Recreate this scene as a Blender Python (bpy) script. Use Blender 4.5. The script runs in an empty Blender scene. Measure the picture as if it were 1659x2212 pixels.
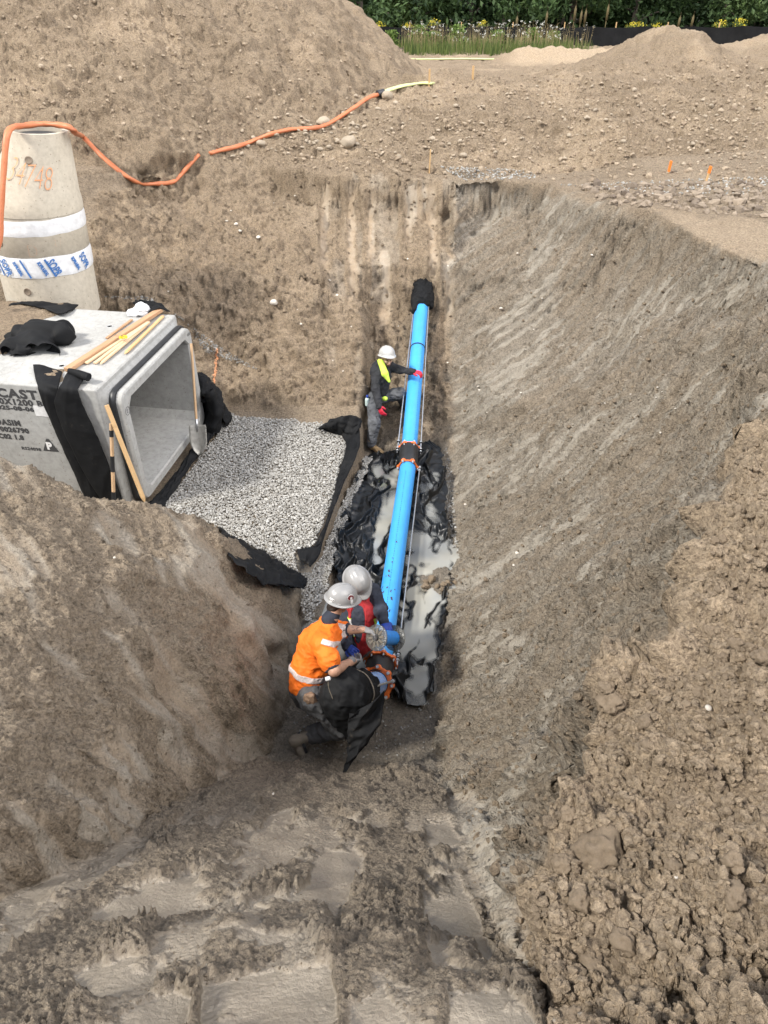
import bpy, bmesh, math, random
import numpy as np
from mathutils import Vector, Matrix
from mathutils.geometry import delaunay_2d_cdt
random.seed(7)
R = math.radians
scene = bpy.context.scene
COL = scene.collection
# ------------------------------------------------------------------ camera
CAMZ = 5.7; PITCH = R(36.5); FD = 1536.0
cam_data = bpy.data.cameras.new('camera'); cam = bpy.data.objects.new('camera', cam_data); COL.objects.link(cam)
cam.location = (0, 0, CAMZ); cam.rotation_euler = (R(90) - PITCH, 0, 0)
cam_data.sensor_fit = 'VERTICAL'; cam_data.sensor_height = 24.0; cam_data.lens = 24.0 * FD / 2212.0
cam_data.clip_start = 0.05; cam_data.clip_end = 1500
scene.camera = cam
# ------------------------------------------------------------------ world, sun, exposure
SUN_EL, SUN_AZ = R(47), R(-68)      # a soft, hazy sun from behind the camera's left shoulder
world = bpy.data.worlds.new('World'); scene.world = world; world.use_nodes = True
nt = world.node_tree; nt.nodes.clear()
sky = nt.nodes.new('ShaderNodeTexSky'); sky.sky_type = 'NISHITA'; sky.sun_disc = False
sky.sun_elevation = SUN_EL; sky.sun_rotation = R(180) + SUN_AZ; sky.dust_density = 3.0; sky.air_density = 1.0
hs = nt.nodes.new('ShaderNodeHueSaturation'); hs.inputs['Saturation'].default_value = 0.42
bg = nt.nodes.new('ShaderNodeBackground'); bg.inputs['Strength'].default_value = 0.13
wo = nt.nodes.new('ShaderNodeOutputWorld')
nt.links.new(sky.outputs[0], hs.inputs['Color']); nt.links.new(hs.outputs[0], bg.inputs[0]); nt.links.new(bg.outputs[0], wo.inputs[0])
sd = bpy.data.lights.new('sun', 'SUN'); sd.energy = 2.2; sd.angle = R(10); sd.color = (1.0, 0.95, 0.87)
sun = bpy.data.objects.new('sun', sd); COL.objects.link(sun)
# direction the light comes from: azimuth measured from -Y (behind the camera) towards -X (left)
_sx = math.sin(SUN_AZ) * math.cos(SUN_EL); _sy = -math.cos(SUN_AZ) * math.cos(SUN_EL); _sz = math.sin(SUN_EL)
sun.rotation_euler = Vector((_sx, _sy, _sz)).to_track_quat('Z', 'Y').to_euler()
vs = scene.view_settings
vs.view_transform = 'Standard'; vs.look = 'None'; vs.exposure = 1.34; vs.gamma = 1.0; vs.use_curve_mapping = False
scene.render.engine = 'CYCLES'; scene.cycles.max_bounces = 6; scene.cycles.transparent_max_bounces = 12
scene.cycles.caustics_reflective = False; scene.cycles.caustics_refractive = False

# ------------------------------------------------------------------ picture <-> place (pixels on a 1659 x 2212 grid)
CP, SP = math.cos(PITCH), math.sin(PITCH)
def ray(px, py):
    a = (px - 829.5) / FD; b = -(py - 1106.0) / FD
    return (a, CP + b * SP, -SP + b * CP)
def Z(px, py, z):
    r = ray(px, py); t = (z - CAMZ) / r[2]; return (r[0] * t, r[1] * t, z)
def Y(px, py, y):
    r = ray(px, py); t = y / r[1]; return (r[0] * t, y, CAMZ + r[2] * t)
def DP(px, py, dep):
    r = ray(px, py); return (r[0] * dep, r[1] * dep, CAMZ + r[2] * dep)
def proj(x, y, z):
    h = z - CAMZ; dep = y * CP - h * SP; up = y * SP + h * CP
    dep = np.maximum(dep, 0.05)
    return 829.5 + FD * x / dep, 1106.0 - FD * up / dep
RS = 1.11; RY = 3.84
def ZS(px, py):                      # point on the ramp below the camera
    r = ray(px, py); t = (RS * RY - CAMZ) / (r[2] + RS * r[1]); return (r[0] * t, r[1] * t, CAMZ + r[2] * t)

# ------------------------------------------------------------------ numpy noise
_rng = np.random.default_rng(11)
_perm = np.concatenate([_rng.permutation(512)] * 2).astype(np.int32)
_grad = _rng.normal(size=(512, 3)).astype(np.float32); _grad /= np.linalg.norm(_grad, axis=1)[:, None]
def noise(x, y, z=0.0, f=1.0, seed=0):
    x = np.asarray(x, np.float32) * f + seed * 17.31; y = np.asarray(y, np.float32) * f + seed * 5.77
    z = np.asarray(z, np.float32) * f + seed * 9.13 + np.zeros_like(x)
    xi = np.floor(x).astype(np.int32); yi = np.floor(y).astype(np.int32); zi = np.floor(z).astype(np.int32)
    xf = x - xi; yf = y - yi; zf = z - zi
    u = xf * xf * xf * (xf * (xf * 6 - 15) + 10); v = yf * yf * yf * (yf * (yf * 6 - 15) + 10); w = zf * zf * zf * (zf * (zf * 6 - 15) + 10)
    out = 0.0
    for dx in (0, 1):
        px = _perm[(xi + dx) & 511]
        for dy in (0, 1):
            py = _perm[(px + yi + dy) & 511]
            for dz in (0, 1):
                g = _grad[_perm[(py + zi + dz) & 511]]
                d = g[..., 0] * (xf - dx) + g[..., 1] * (yf - dy) + g[..., 2] * (zf - dz)
                out = out + d * (u if dx else 1 - u) * (v if dy else 1 - v) * (w if dz else 1 - w)
    return out * 1.5
def fbm(x, y, z=0.0, f=1.0, o=4, seed=0, gain=0.5):
    s = 0.0; a = 1.0
    for i in range(o):
        s = s + a * noise(x, y, z, f * 2.03 ** i, seed + i * 3); a *= gain
    return s
def ridged(x, y, z=0.0, f=1.0, o=3, seed=0):
    s = 0.0; a = 1.0
    for i in range(o):
        s = s + a * (1 - 2.2 * np.abs(noise(x, y, z, f * 2.1 ** i, seed + i * 5))); a *= 0.5
    return s
def worley(x, y, z=0.0, f=1.0, seed=0):      # distance to nearest feature point and its random value
    x = np.asarray(x, np.float32) * f; y = np.asarray(y, np.float32) * f
    xi = np.floor(x).astype(np.int32); yi = np.floor(y).astype(np.int32)
    best = np.full(x.shape, 9.0, np.float32); val = np.zeros(x.shape, np.float32)
    for dx in (-1, 0, 1):
        for dy in (-1, 0, 1):
            h = _perm[(_perm[(xi + dx + seed * 7) & 511] + yi + dy) & 511]
            ox = _perm[h] / 512.0; oy = _perm[(h + 131) & 511] / 512.0
            d = (xi + dx + ox - x) ** 2 + (yi + dy + oy - y) ** 2
            m = d < best; best = np.where(m, d, best); val = np.where(m, _perm[(h + 277) & 511] / 512.0, val)
    return np.sqrt(best), val
def chunks(x, y, f=1.0, seed=0, tilt=1.6):      # tilted angular plates parted by cracks: broken soil
    x = np.asarray(x, np.float32) * f; y = np.asarray(y, np.float32) * f
    xi = np.floor(x).astype(np.int32); yi = np.floor(y).astype(np.int32)
    b1 = np.full(x.shape, 9.0, np.float32); b2 = b1.copy(); hgt = np.zeros(x.shape, np.float32)
    for dx in (-1, 0, 1):
        for dy in (-1, 0, 1):
            h = _perm[(_perm[(xi + dx + seed * 7) & 511] + yi + dy) & 511]
            ex = x - (xi + dx + _perm[h] / 512.0); ey = y - (yi + dy + _perm[(h + 131) & 511] / 512.0); d = ex * ex + ey * ey
            q = _perm[(h + 277) & 511] / 512.0 + tilt * (ex * (_perm[(h + 57) & 511] / 512.0 - .5) + ey * (_perm[(h + 391) & 511] / 512.0 - .5))
            m = d < b1; b2 = np.where(m, b1, np.minimum(b2, d)); hgt = np.where(m, q, hgt); b1 = np.where(m, d, b1)
    e = np.sqrt(b2) - np.sqrt(b1); t = np.clip(e / .28, 0, 1); return hgt * (.25 + .75 * t) * t ** .4
def ss(a, b, x):
    t = np.clip((x - a) / (b - a), 0, 1); return t * t * (3 - 2 * t)
def inpoly(px, py, poly):            # signed distance-ish: >0 inside, in pixels
    n = len(poly); inside = np.zeros(px.shape, bool); d2 = np.full(px.shape, 1e12, np.float32)
    for i in range(n):
        x0, y0 = poly[i]; x1, y1 = poly[(i + 1) % n]
        c = ((y0 > py) != (y1 > py)) & (px < (x1 - x0) * (py - y0) / ((y1 - y0) if y1 != y0 else 1e-9) + x0)
        inside ^= c
        ex, ey = x1 - x0, y1 - y0; t = np.clip(((px - x0) * ex + (py - y0) * ey) / (ex * ex + ey * ey + 1e-9), 0, 1)
        d2 = np.minimum(d2, (px - x0 - t * ex) ** 2 + (py - y0 - t * ey) ** 2)
    d = np.sqrt(d2); return np.where(inside, d, -d)

# ------------------------------------------------------------------ object helpers
def tag(o, label=None, cat=None, group=None, kind=None):
    if label: o['label'] = label
    if cat: o['category'] = cat
    if group: o['group'] = group
    if kind: o['kind'] = kind
    return o
def empty(name, loc=(0, 0, 0), rot=(0, 0, 0)):
    o = bpy.data.objects.new(name, None); COL.objects.link(o); o.location = loc; o.rotation_euler = rot
    o.empty_display_size = 0.1
    return o
def mesh_np(name, verts, faces, mat=None, smooth=True, mats=None, fmat=None):
    verts = np.asarray(verts, np.float32); me = bpy.data.meshes.new(name)
    if isinstance(faces, np.ndarray):
        n, k = faces.shape
        me.vertices.add(len(verts)); me.vertices.foreach_set('co', verts.ravel())
        me.loops.add(n * k); me.loops.foreach_set('vertex_index', faces.astype(np.int32).ravel())
        me.polygons.add(n); me.polygons.foreach_set('loop_start', np.arange(0, n * k, k, dtype=np.int32))
        try: me.polygons.foreach_set('loop_total', np.full(n, k, np.int32))
        except Exception: pass
        me.update(calc_edges=True)
    else:
        me.from_pydata([tuple(map(float, v)) for v in verts], [], [tuple(map(int, f)) for f in faces]); me.update()
    if mats:
        for m in mats: me.materials.append(m)
    elif mat: me.materials.append(mat)
    if fmat is not None: me.polygons.foreach_set('material_index', np.asarray(fmat, np.int32))
    me.polygons.foreach_set('use_smooth', np.full(len(me.polygons), bool(smooth)))
    return me
def add(name, me, parent=None, loc=(0, 0, 0), rot=(0, 0, 0), **k):
    o = bpy.data.objects.new(name, me); COL.objects.link(o); o.location = loc; o.rotation_euler = rot
    if parent is not None: o.parent = parent
    if k: tag(o, **k)
    return o
def attr(me, name, arr):
    a = me.attributes.new(name, 'FLOAT', 'POINT'); a.data.foreach_set('value', np.asarray(arr, np.float32).ravel())
def copy_tree(o, parent=None):
    c = o.copy(); COL.objects.link(c); c.parent = parent
    for ch in list(o.children): copy_tree(ch, c)
    return c

# shape builders returning (verts, faces) lists
class MB:
    def __init__(s): s.v = []; s.f = []; s.m = []
    def put(s, v, f, mi=0):
        b = len(s.v); s.v += [tuple(map(float, p)) for p in v]; s.f += [tuple(i + b for i in q) for q in f]; s.m += [mi] * len(f); return s
    def box(s, c, d, M=None, mi=0):
        x, y, z = d[0] / 2, d[1] / 2, d[2] / 2
        v = [Vector((sx * x, sy * y, sz * z)) for sz in (-1, 1) for sy in (-1, 1) for sx in (-1, 1)]
        if M is not None: v = [M @ p for p in v]
        v = [p + Vector(c) for p in v]
        return s.put(v, [(0, 2, 3, 1), (4, 5, 7, 6), (0, 1, 5, 4), (2, 6, 7, 3), (0, 4, 6, 2), (1, 3, 7, 5)], mi)
    def tube(s, pts, r, n=12, cap=True, mi=0, rs=None, up=(0, 0, 1)):
        pts = [Vector(p) for p in pts]; k = len(pts); v = []; f = []
        for i, p in enumerate(pts):
            t = (pts[min(i + 1, k - 1)] - pts[max(i - 1, 0)]).normalized()
            a = t.cross(Vector(up)); a = a.normalized() if a.length > 1e-4 else t.cross(Vector((1, 0, 0))).normalized()
            b = a.cross(t).normalized(); rr = rs[i] if rs else r
            ra, rb = rr if isinstance(rr, tuple) else (rr, rr)
            for j in range(n):
                th = 2 * math.pi * j / n; v.append(p + a * (math.cos(th) * ra) + b * (math.sin(th) * rb))
        for i in range(k - 1):
            for j in range(n):
                j2 = (j + 1) % n; f.append((i * n + j, i * n + j2, (i + 1) * n + j2, (i + 1) * n + j))
        if cap: f.append(tuple(range(n - 1, -1, -1))); f.append(tuple((k - 1) * n + j for j in range(n)))
        return s.put(v, f, mi)
    def lathe(s, prof, n=32, M=None, mi=0, closed=False):
        v = []; f = []; k = len(prof)
        for (r, z) in prof:
            for j in range(n):
                th = 2 * math.pi * j / n; v.append(Vector((r * math.cos(th), r * math.sin(th), z)))
        for i in range(k - 1 + (1 if closed else 0)):
            i2 = (i + 1) % k
            for j in range(n):
                j2 = (j + 1) % n; f.append((i * n + j, i * n + j2, i2 * n + j2, i2 * n + j))
        if M is not None: v = [M @ p for p in v]
        return s.put(v, f, mi)
    def prism(s, poly, z0, z1, M=None, mi=0):
        n = len(poly); v = [Vector((x, y, z0)) for x, y in poly] + [Vector((x, y, z1)) for x, y in poly]
        if M is not None: v = [M @ p for p in v]
        return s.put(v, [tuple(range(n - 1, -1, -1)), tuple(range(n, 2 * n))] + [(i, (i + 1) % n, n + (i + 1) % n, n + i) for i in range(n)], mi)
    def mesh(s, name, mat=None, smooth=False, mats=None, bevel=0, seg=2, autosm=None):
        me = mesh_np(name, s.v, s.f, mat, smooth, mats, s.m if mats else None)
        if bevel or autosm is not None:
            bm = bmesh.new(); bm.from_mesh(me)
            if bevel: 
                es = [e for e in bm.edges if len(e.link_faces) == 2 and e.calc_face_angle(0) > R(30)]
                bmesh.ops.bevel(bm, geom=es, offset=bevel, segments=seg, affect='EDGES', profile=0.6, clamp_overlap=True)
            if autosm is not None:
                for e in bm.edges: e.smooth = not (len(e.link_faces) == 2 and e.calc_face_angle(0) > R(autosm))
            bm.to_mesh(me); bm.free()
        return me
    def build(s, name, mat=None, parent=None, loc=(0, 0, 0), rot=(0, 0, 0), smooth=False, mats=None, bevel=0, seg=2, autosm=None, **k):
        return add(name, s.mesh(name, mat, smooth, mats, bevel, seg, autosm), parent, loc, rot, **k)
def frame(p0, p1, up=(0, 0, 1)):     # matrix whose Z runs p0 -> p1
    p0 = Vector(p0); t = (Vector(p1) - p0).normalized(); a = Vector(up).cross(t)
    a = a.normalized() if a.length > 1e-4 else Vector((1, 0, 0)); b = t.cross(a)
    M = Matrix((a, b, t)).transposed().to_4x4(); M.translation = p0; return M
def bez(pts, n=8):                   # catmull-rom through points
    P = [Vector(p) for p in pts]; P = [P[0] * 2 - P[1]] + P + [P[-1] * 2 - P[-2]]; out = []
    for i in range(1, len(P) - 2):
        for k in range(n):
            t = k / n; a, b, c, d = P[i - 1], P[i], P[i + 1], P[i + 2]
            out.append(0.5 * ((2 * b) + (c - a) * t + (2 * a - 5 * b + 4 * c - d) * t * t + (3 * b - a - 3 * c + d) * t ** 3))
    out.append(P[-2]); return out

# ------------------------------------------------------------------ material helpers
def new_mat(name):
    m = bpy.data.materials.new(name); m.use_nodes = True; return m, m.node_tree, m.node_tree.nodes['Principled BSDF']
def nd(nt, t, **k):
    n = nt.nodes.new(t)
    for a, b in k.items():
        if hasattr(n, a): setattr(n, a, b)
        else: n.inputs[a].default_value = b
    return n
def ramp(nt, src, stops, interp='LINEAR'):
    r = nt.nodes.new('ShaderNodeValToRGB'); r.color_ramp.interpolation = interp; e = r.color_ramp.elements
    e[0].position = stops[0][0]; e[0].color = tuple(stops[0][1]) + (1,)
    e[1].position = stops[-1][0]; e[1].color = tuple(stops[-1][1]) + (1,)
    for p, c in stops[1:-1]:
        q = e.new(p); q.color = tuple(c) + (1,)
    nt.links.new(src, r.inputs[0]); return r.outputs[0]
def mixc(nt, fac, a, b, mode='MIX'):
    m = nt.nodes.new('ShaderNodeMix'); m.data_type = 'RGBA'; m.blend_type = mode
    for s, i in ((fac, 0), (a, 6), (b, 7)):
        if hasattr(s, 'links') or hasattr(s, 'is_linked'): nt.links.new(s, m.inputs[i])
        else: m.inputs[i].default_value = (tuple(s) + (1,)) if isinstance(s, (tuple, list)) else s
    return m.outputs[2]
def mth(nt, op, a, b=0.0, clamp=False):
    m = nt.nodes.new('ShaderNodeMath'); m.operation = op; m.use_clamp = clamp
    for s, i in ((a, 0), (b, 1)):
        if hasattr(s, 'is_linked'): nt.links.new(s, m.inputs[i])
        else: m.inputs[i].default_value = s
    return m.outputs[0]
def nz(nt, scale, detail=4, rough=0.55, coord='Object', vec=None, dist=0.0):
    n = nt.nodes.new('ShaderNodeTexNoise'); n.inputs['Scale'].default_value = scale; n.inputs['Detail'].default_value = detail
    n.inputs['Roughness'].default_value = rough; n.inputs['Distortion'].default_value = dist
    if vec is None: vec = nt.nodes.new('ShaderNodeTexCoord').outputs[coord]
    nt.links.new(vec, n.inputs['Vector']); return n.outputs['Fac']
def bump(nt, bs, h, strength=0.4, dist=0.01, prev=None):
    b = nt.nodes.new('ShaderNodeBump'); b.inputs['Strength'].default_value = strength; b.inputs['Distance'].default_value = dist
    nt.links.new(h, b.inputs['Height'])
    if prev: nt.links.new(prev, b.inputs['Normal'])
    if bs: nt.links.new(b.outputs[0], bs.inputs['Normal'])
    return b.outputs[0]
def plain(name, col, rough=0.6, var=0.15, scale=20, bmp=0.0, bscale=80, bdist=0.003, metal=0.0, col2=None, spec=0.5):
    m, nt, bs = new_mat(name)
    f = nz(nt, scale, 5)
    c2 = col2 if col2 else tuple(c * (1 - var) * 0.9 for c in col); c1 = tuple(min(1, c * (1 + var)) for c in col)
    nt.links.new(ramp(nt, f, [(0.3, c2), (0.7, c1)]), bs.inputs['Base Color'])
    bs.inputs['Roughness'].default_value = rough; bs.inputs['Metallic'].default_value = metal; bs.inputs['Specular IOR Level'].default_value = spec
    if bmp: bump(nt, bs, nz(nt, bscale, 4), bmp, bdist)
    return m
def attrn(nt, name):
    a = nt.nodes.new('ShaderNodeAttribute'); a.attribute_name = name; return a.outputs['Fac']
# ------------------------------------------------------------------ terrain: control points -> TIN -> fine heightfield
BL = []   # break lines (lists of xyz)
base_r = [Z(965, 957, 0), Z(972, 1000, 0), Z(984, 1180, 0), Z(972, 1300, 0), Z(950, 1430, 0), Z(938, 1520, 0), Z(936, 1640, 0.01),
          ZS(958, 1720), ZS(990, 1800), ZS(1062, 2000), ZS(1125, 2130), ZS(1165, 2212), (0.50, 0.10, 4.1)]
BL.append(base_r)
base_l = [(-.29, 9.2, 0), (-.36, 8.6, 0), (-.77, 6.45, 0), (-.80, 6.1, .03), (-.84, 5.75, .05), (-.88, 5.45, 0.02), (-.90, 5.2, 0), Z(613, 1550, 0), Z(580, 1632, 0.01),
          ZS(450, 1700), ZS(300, 1790), ZS(100, 1895), ZS(0, 1950), (-1.70, 0.45, 3.75), (-1.9, 0.1, 4.1)]
BL.append(base_l)
BL.append([Z(580, 1632, 0.01), (-0.30, RY, 0.0), Z(936, 1640, 0.01)])
step_t = [(-.38, 9.15, .5), (-.43, 8.6, .5), (-.84, 6.4, .5), (-1.0, 6.05, .47), (-1.06, 5.78, .42)]
BL.append(step_t)
# slot for the rising pipe (left side, right side, floor)
BL.append([(-0.36, 9.15, .5), (-0.36, 9.6, .62), (-0.36, 10.4, 1.15), (-0.36, 11.2, 1.62)])
BL.append([(-0.29, 9.2, 0.0), (-0.28, 10.2, .35), (-0.27, 11.0, .85), (-0.25, 11.7, 1.3), (-0.2, 12.0, 1.95)])
BL.append([Z(965, 957, 0), (1.02, 10.2, .35), (1.07, 11.0, .85), (1.12, 11.7, 1.3), (1.15, 12.0, 1.95), (1.25, 13.2, 3.0)])
BL.append([(0.3, 9.25, 0), (0.35, 10.2, .33), (0.4, 11.0, .83), (0.5, 11.7, 1.25), (0.5, 12.0, 1.95)])
# bed
BL.append([(-0.36, 9.35, .56), Z(700, 905, .5), Z(600, 900, .5), Z(500, 880, .5), (-2.7, 9.75, .5), (-4.5, 9.75, .5), (-9, 9.75, .6)])
BL.append([(-1.06, 5.78, .42), (-1.45, 6.15, .5), (-2.0, 6.4, .5), (-3.2, 6.45, .5), (-9, 7.0, .5)])
crest = [(-1.0, 5.42, .5), Z(577, 1264, .95), Z(522, 1232, 1.2), Z(490, 1172, 1.45), Z(430, 1130, 1.72), Z(370, 1097, 1.86), Z(300, 1082, 2.0),
         Z(160, 1062, 2.25), Z(60, 1012, 2.5), Z(0, 980, 2.62), (-4.6, 5.1, 2.9), (-9, 5.2, 3.3)]
BL.append(crest)
# right rim
rim_r = [(0.62, 0.1, 4.2), Z(1150, 2140, 3.62), Z(1115, 1971, 3.25), Z(1176, 1815, 3.22), Z(1230, 1712, 3.2), Z(1294, 1660, 3.15), Z(1294, 1460, 3.2), Z(1455, 1436, 3.3),
         Z(1486, 1353, 3.3), Z(1559, 1093, 3.3), Z(1659, 905, 3.2), (3.6, 6.6, 3.15), Z(1659, 570, 3.1), Z(1540, 530, 3.1), Z(1405, 455, 3.05),
         Z(1300, 440, 3.05), Z(1190, 398, 3.0), Z(1080, 388, 3.0), (1.25, 13.2, 3.0)]
BL.append(rim_r)
# far rim
BL.append([(1.25, 13.2, 3.0), (0, 13.25, 3.0), Z(700, 380, 3.0), Z(560, 352, 3.0), Z(470, 345, 3.0), (-4.0, 13.9, 3.1), (-5.2, 12.2, 3.3), (-6.5, 11.6, 3.3), (-9, 11.6, 3.3)])
P3 = [  # free points
    (-1.5, 11.4, 1.85), (-2.5, 11.3, 1.9), (-3.6, 11.0, 1.95), (-5, 10.7, 2.1), (-9, 10.6, 2.2),
    Z(370, 440, 2.62), Z(320, 420, 2.7), Z(420, 425, 2.65), Z(250, 420, 2.9),
    # left wall body
    ZS(450, 1700)[:2] + (0.86,), Z(300, 1600, 1.85), Z(300, 1400, 1.92), Z(500, 1400, 1.15), Z(560, 1480, .75), Z(0, 1500, 2.6), Z(0, 1750, 2.95),
    Z(150, 1250, 2.35), Z(400, 1250, 1.65), Z(560, 1340, .95), Z(430, 1560, 1.15), Z(200, 1750, 2.3), (-2.6, 1.5, 3.3), (-3.6, 3.5, 3.1), (-2.4, 0.3, 4.0),
    (-9, 2, 4.0), (-4, -1, 4.2),
    # right wall: slightly concave middle
    Z(1150, 1300, 1.1), Z(1300, 1250, 1.95), Z(1150, 900, 1.2), Z(1300, 800, 1.9), Z(1450, 750, 2.35), Z(1120, 1600, 1.3), Z(1050, 1100, .55), Z(1010, 800, .75), Z(1130, 600, 1.9), Z(1150, 480, 2.5),
    Z(1230, 1550, 2.35), Z(1120, 1760, 2.0),
    # right top
    (2.2, 0.5, 4.0), (2.6, 2.4, 3.7), (4.5, 4.5, 3.6), (6.5, 8, 3.4), (9, 3, 3.9), (6, -1, 4.3), (12, 9, 3.5), (12, 13, 3.5),
    (5.2, 10.5, 3.15), (4.5, 12.5, 3.15), (7, 12.5, 3.3),
    # ground behind camera
    (0, -0.3, 4.25), (0, -4, 4.2), (-12, -6, 4.2), (12, -6, 4.2), (-14, 8, 3.6), (-14, 16, 3.6),
    # beyond the far rim
    (0, 14.4, 3.05), (3, 14.2, 3.05), (-3, 14.6, 3.1), (0, 16.2, 3.55), (4, 16.0, 3.6), (8, 15.5, 3.8), (14, 16, 4.0),
    (0, 18.2, 3.85), (1.5, 18.8, 3.9), (4.5, 18.5, 3.85), (8, 18.5, 4.1), (14, 20, 4.2), (1, 22.5, 3.5), (5, 23, 3.5), (14, 27, 3.5),
    (0, 33, 3.4), (10, 33, 3.4), (24, 33, 3.4), (-14, 33, 3.4), (-30, 20, 3.6), (-40, -10, 4.0), (40, -10, 4.0), (30, 14, 3.8), (-60, 60, 3.4), (60, 60, 3.4), (0, 60, 3.4)]
for p in rim_r[2:6]: P3.append((p[0] - .03, p[1] + .10, p[2] - .28))
for p in rim_r[6:11]: P3.append((p[0] - .10, p[1] + .03, p[2] - .5))
for p in rim_r[11:18]: P3.append((p[0] - .22, p[1] - .12, p[2] - .6))
for p in [(1.1, 13.22, 3.0), (.5, 13.22, 3.0), (-.1, 13.24, 3.0), Z(700, 380, 3.0), Z(630, 366, 3.0), Z(560, 352, 3.0), Z(500, 348, 3.0)]: P3.append((p[0], p[1] - .16, p[2] - .55))
verts2 = []; zz = []; edges = []; idx = {}
def vid(p):
    k = (round(p[0], 3), round(p[1], 3))
    if k not in idx: idx[k] = len(verts2); verts2.append(Vector((p[0], p[1]))); zz.append(p[2])
    return idx[k]
for l in BL:
    ids = [vid(p) for p in l]; edges += list(zip(ids[:-1], ids[1:]))
for p in P3: vid(p)
vo, eo, fo, ov, oe, of_ = delaunay_2d_cdt(verts2, edges, [], 0, 1e-4)
zo = []
for i, v in enumerate(vo):
    if len(ov[i]): zo.append(zz[ov[i][0]])
    else:   # crossing created by constraints: interpolate from the nearest originals
        ds = sorted((( (v - w).length, zz[j]) for j, w in enumerate(verts2)))[:3]; ws = [1 / (d + 1e-3) for d, _ in ds]
        zo.append(sum(w * q[1] for w, q in zip(ws, ds)) / sum(ws))
TX = np.array([v.x for v in vo]); TY = np.array([v.y for v in vo]); TZ = np.array(zo)
TF = np.array([f for f in fo if len(f) == 3])
def tin(x, y):
    x = np.asarray(x, np.float64); y = np.asarray(y, np.float64); sh = x.shape; x = x.ravel(); y = y.ravel()
    z = np.full(x.shape, np.nan); o = np.argsort(y, kind='stable'); ys = y[o]
    for a, b, c in TF:
        x0, y0, x1, y1, x2, y2 = TX[a], TY[a], TX[b], TY[b], TX[c], TY[c]
        lo = np.searchsorted(ys, min(y0, y1, y2) - 1e-6); hi = np.searchsorted(ys, max(y0, y1, y2) + 1e-6)
        if hi <= lo: continue
        ii = o[lo:hi]; ii = ii[(x[ii] >= min(x0, x1, x2) - 1e-6) & (x[ii] <= max(x0, x1, x2) + 1e-6)]
        if not len(ii): continue
        den = (y1 - y2) * (x0 - x2) + (x2 - x1) * (y0 - y2)
        if abs(den) < 1e-12: continue
        w0 = ((y1 - y2) * (x[ii] - x2) + (x2 - x1) * (y[ii] - y2)) / den
        w1 = ((y2 - y0) * (x[ii] - x2) + (x0 - x2) * (y[ii] - y2)) / den; w2 = 1 - w0 - w1
        k = (w0 > -1e-5) & (w1 > -1e-5) & (w2 > -1e-5)
        z[ii[k]] = (w0 * TZ[a] + w1 * TZ[b] + w2 * TZ[c])[k]
    z = np.where(np.isnan(z), 3.4, z); return z.reshape(sh)
def smax(a, b, k): 
    h = np.clip(0.5 + 0.5 * (a - b) / k, 0, 1); return b + (a - b) * h + k * h * (1 - h)
def base_h(x, y):
    x = np.asarray(x, np.float64); y = np.asarray(y, np.float64)
    # ragged edges: warp the coordinates a little, less on the trench floor edges
    w = ss(-1.5, 0.5, y)
    wx = (0.05 * fbm(x, y, 0, 1.7, 3, 1) + 0.02 * noise(x, y, 0, 7, 5)) * w
    wy = (0.05 * fbm(x, y, 0, 1.7, 3, 2) + 0.02 * noise(x, y, 0, 7, 6)) * w
    off = np.array([(0, 0), (1, 0), (-1, 0), (0, 1), (0, -1), (.7, .7), (-.7, .7), (.7, -.7), (-.7, -.7)]) * 0.02
    z = 0
    for ox, oy in off: z = z + tin(x + wx + ox, y + wy + oy)
    z = z / len(off)
    # big spoil heap, upper left
    r = np.sqrt((x + 8.3) ** 2 + (y - 23) ** 2); ang = np.arctan2(y - 23, x + 7)
    r = r + 0.5 * noise(x, y, 0, .35, 9) + 0.22 * noise(x, y, 0, 1.1, 10)
    z = smax(z, 10.8 - .80 * np.maximum(r - 0.4, 0) , 0.15)
    # heaps, upper right
    for cx, cy, top, sl, sx in ((7.6, 22.5, 4.75, .42, 1.0), (12.5, 26, 4.55, .35, .8), (10.5, 17.0, 4.25, .33, .9)):
        r = np.sqrt(((x - cx) * sx) ** 2 + (y - cy) ** 2) + .35 * noise(x, y, 0, .5, int(cx)) + .12 * noise(x, y, 0, 1.6, int(cx))
        z = smax(z, top - sl * np.maximum(r - .4, 0) - 6 * ss(15.0, 12.5, y), 0.2)
    # pale berm far right
    b = .85 * np.exp(-((y - 31 - .3 * noise(x, y, 0, .3, 4)) / 1.1) ** 2) * ss(3.6, 5.2, x) * (1 - ss(9.5, 12.5, x)) * (0.8 + .5 * noise(x, y, 0, .5, 8))
    z = z + np.maximum(b, 0) * (1 + .18 * noise(x, y, 0, 1.7, 15)) * .62
    far = ss(13.4, 15, y) * (1 - ss(19, 30, y))
    z = z + far * (.22 * fbm(x, y, 0, .55, 3, 12) + .05 * ridged(x, y, 0, 1.7, 2, 13))
    return z
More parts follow.
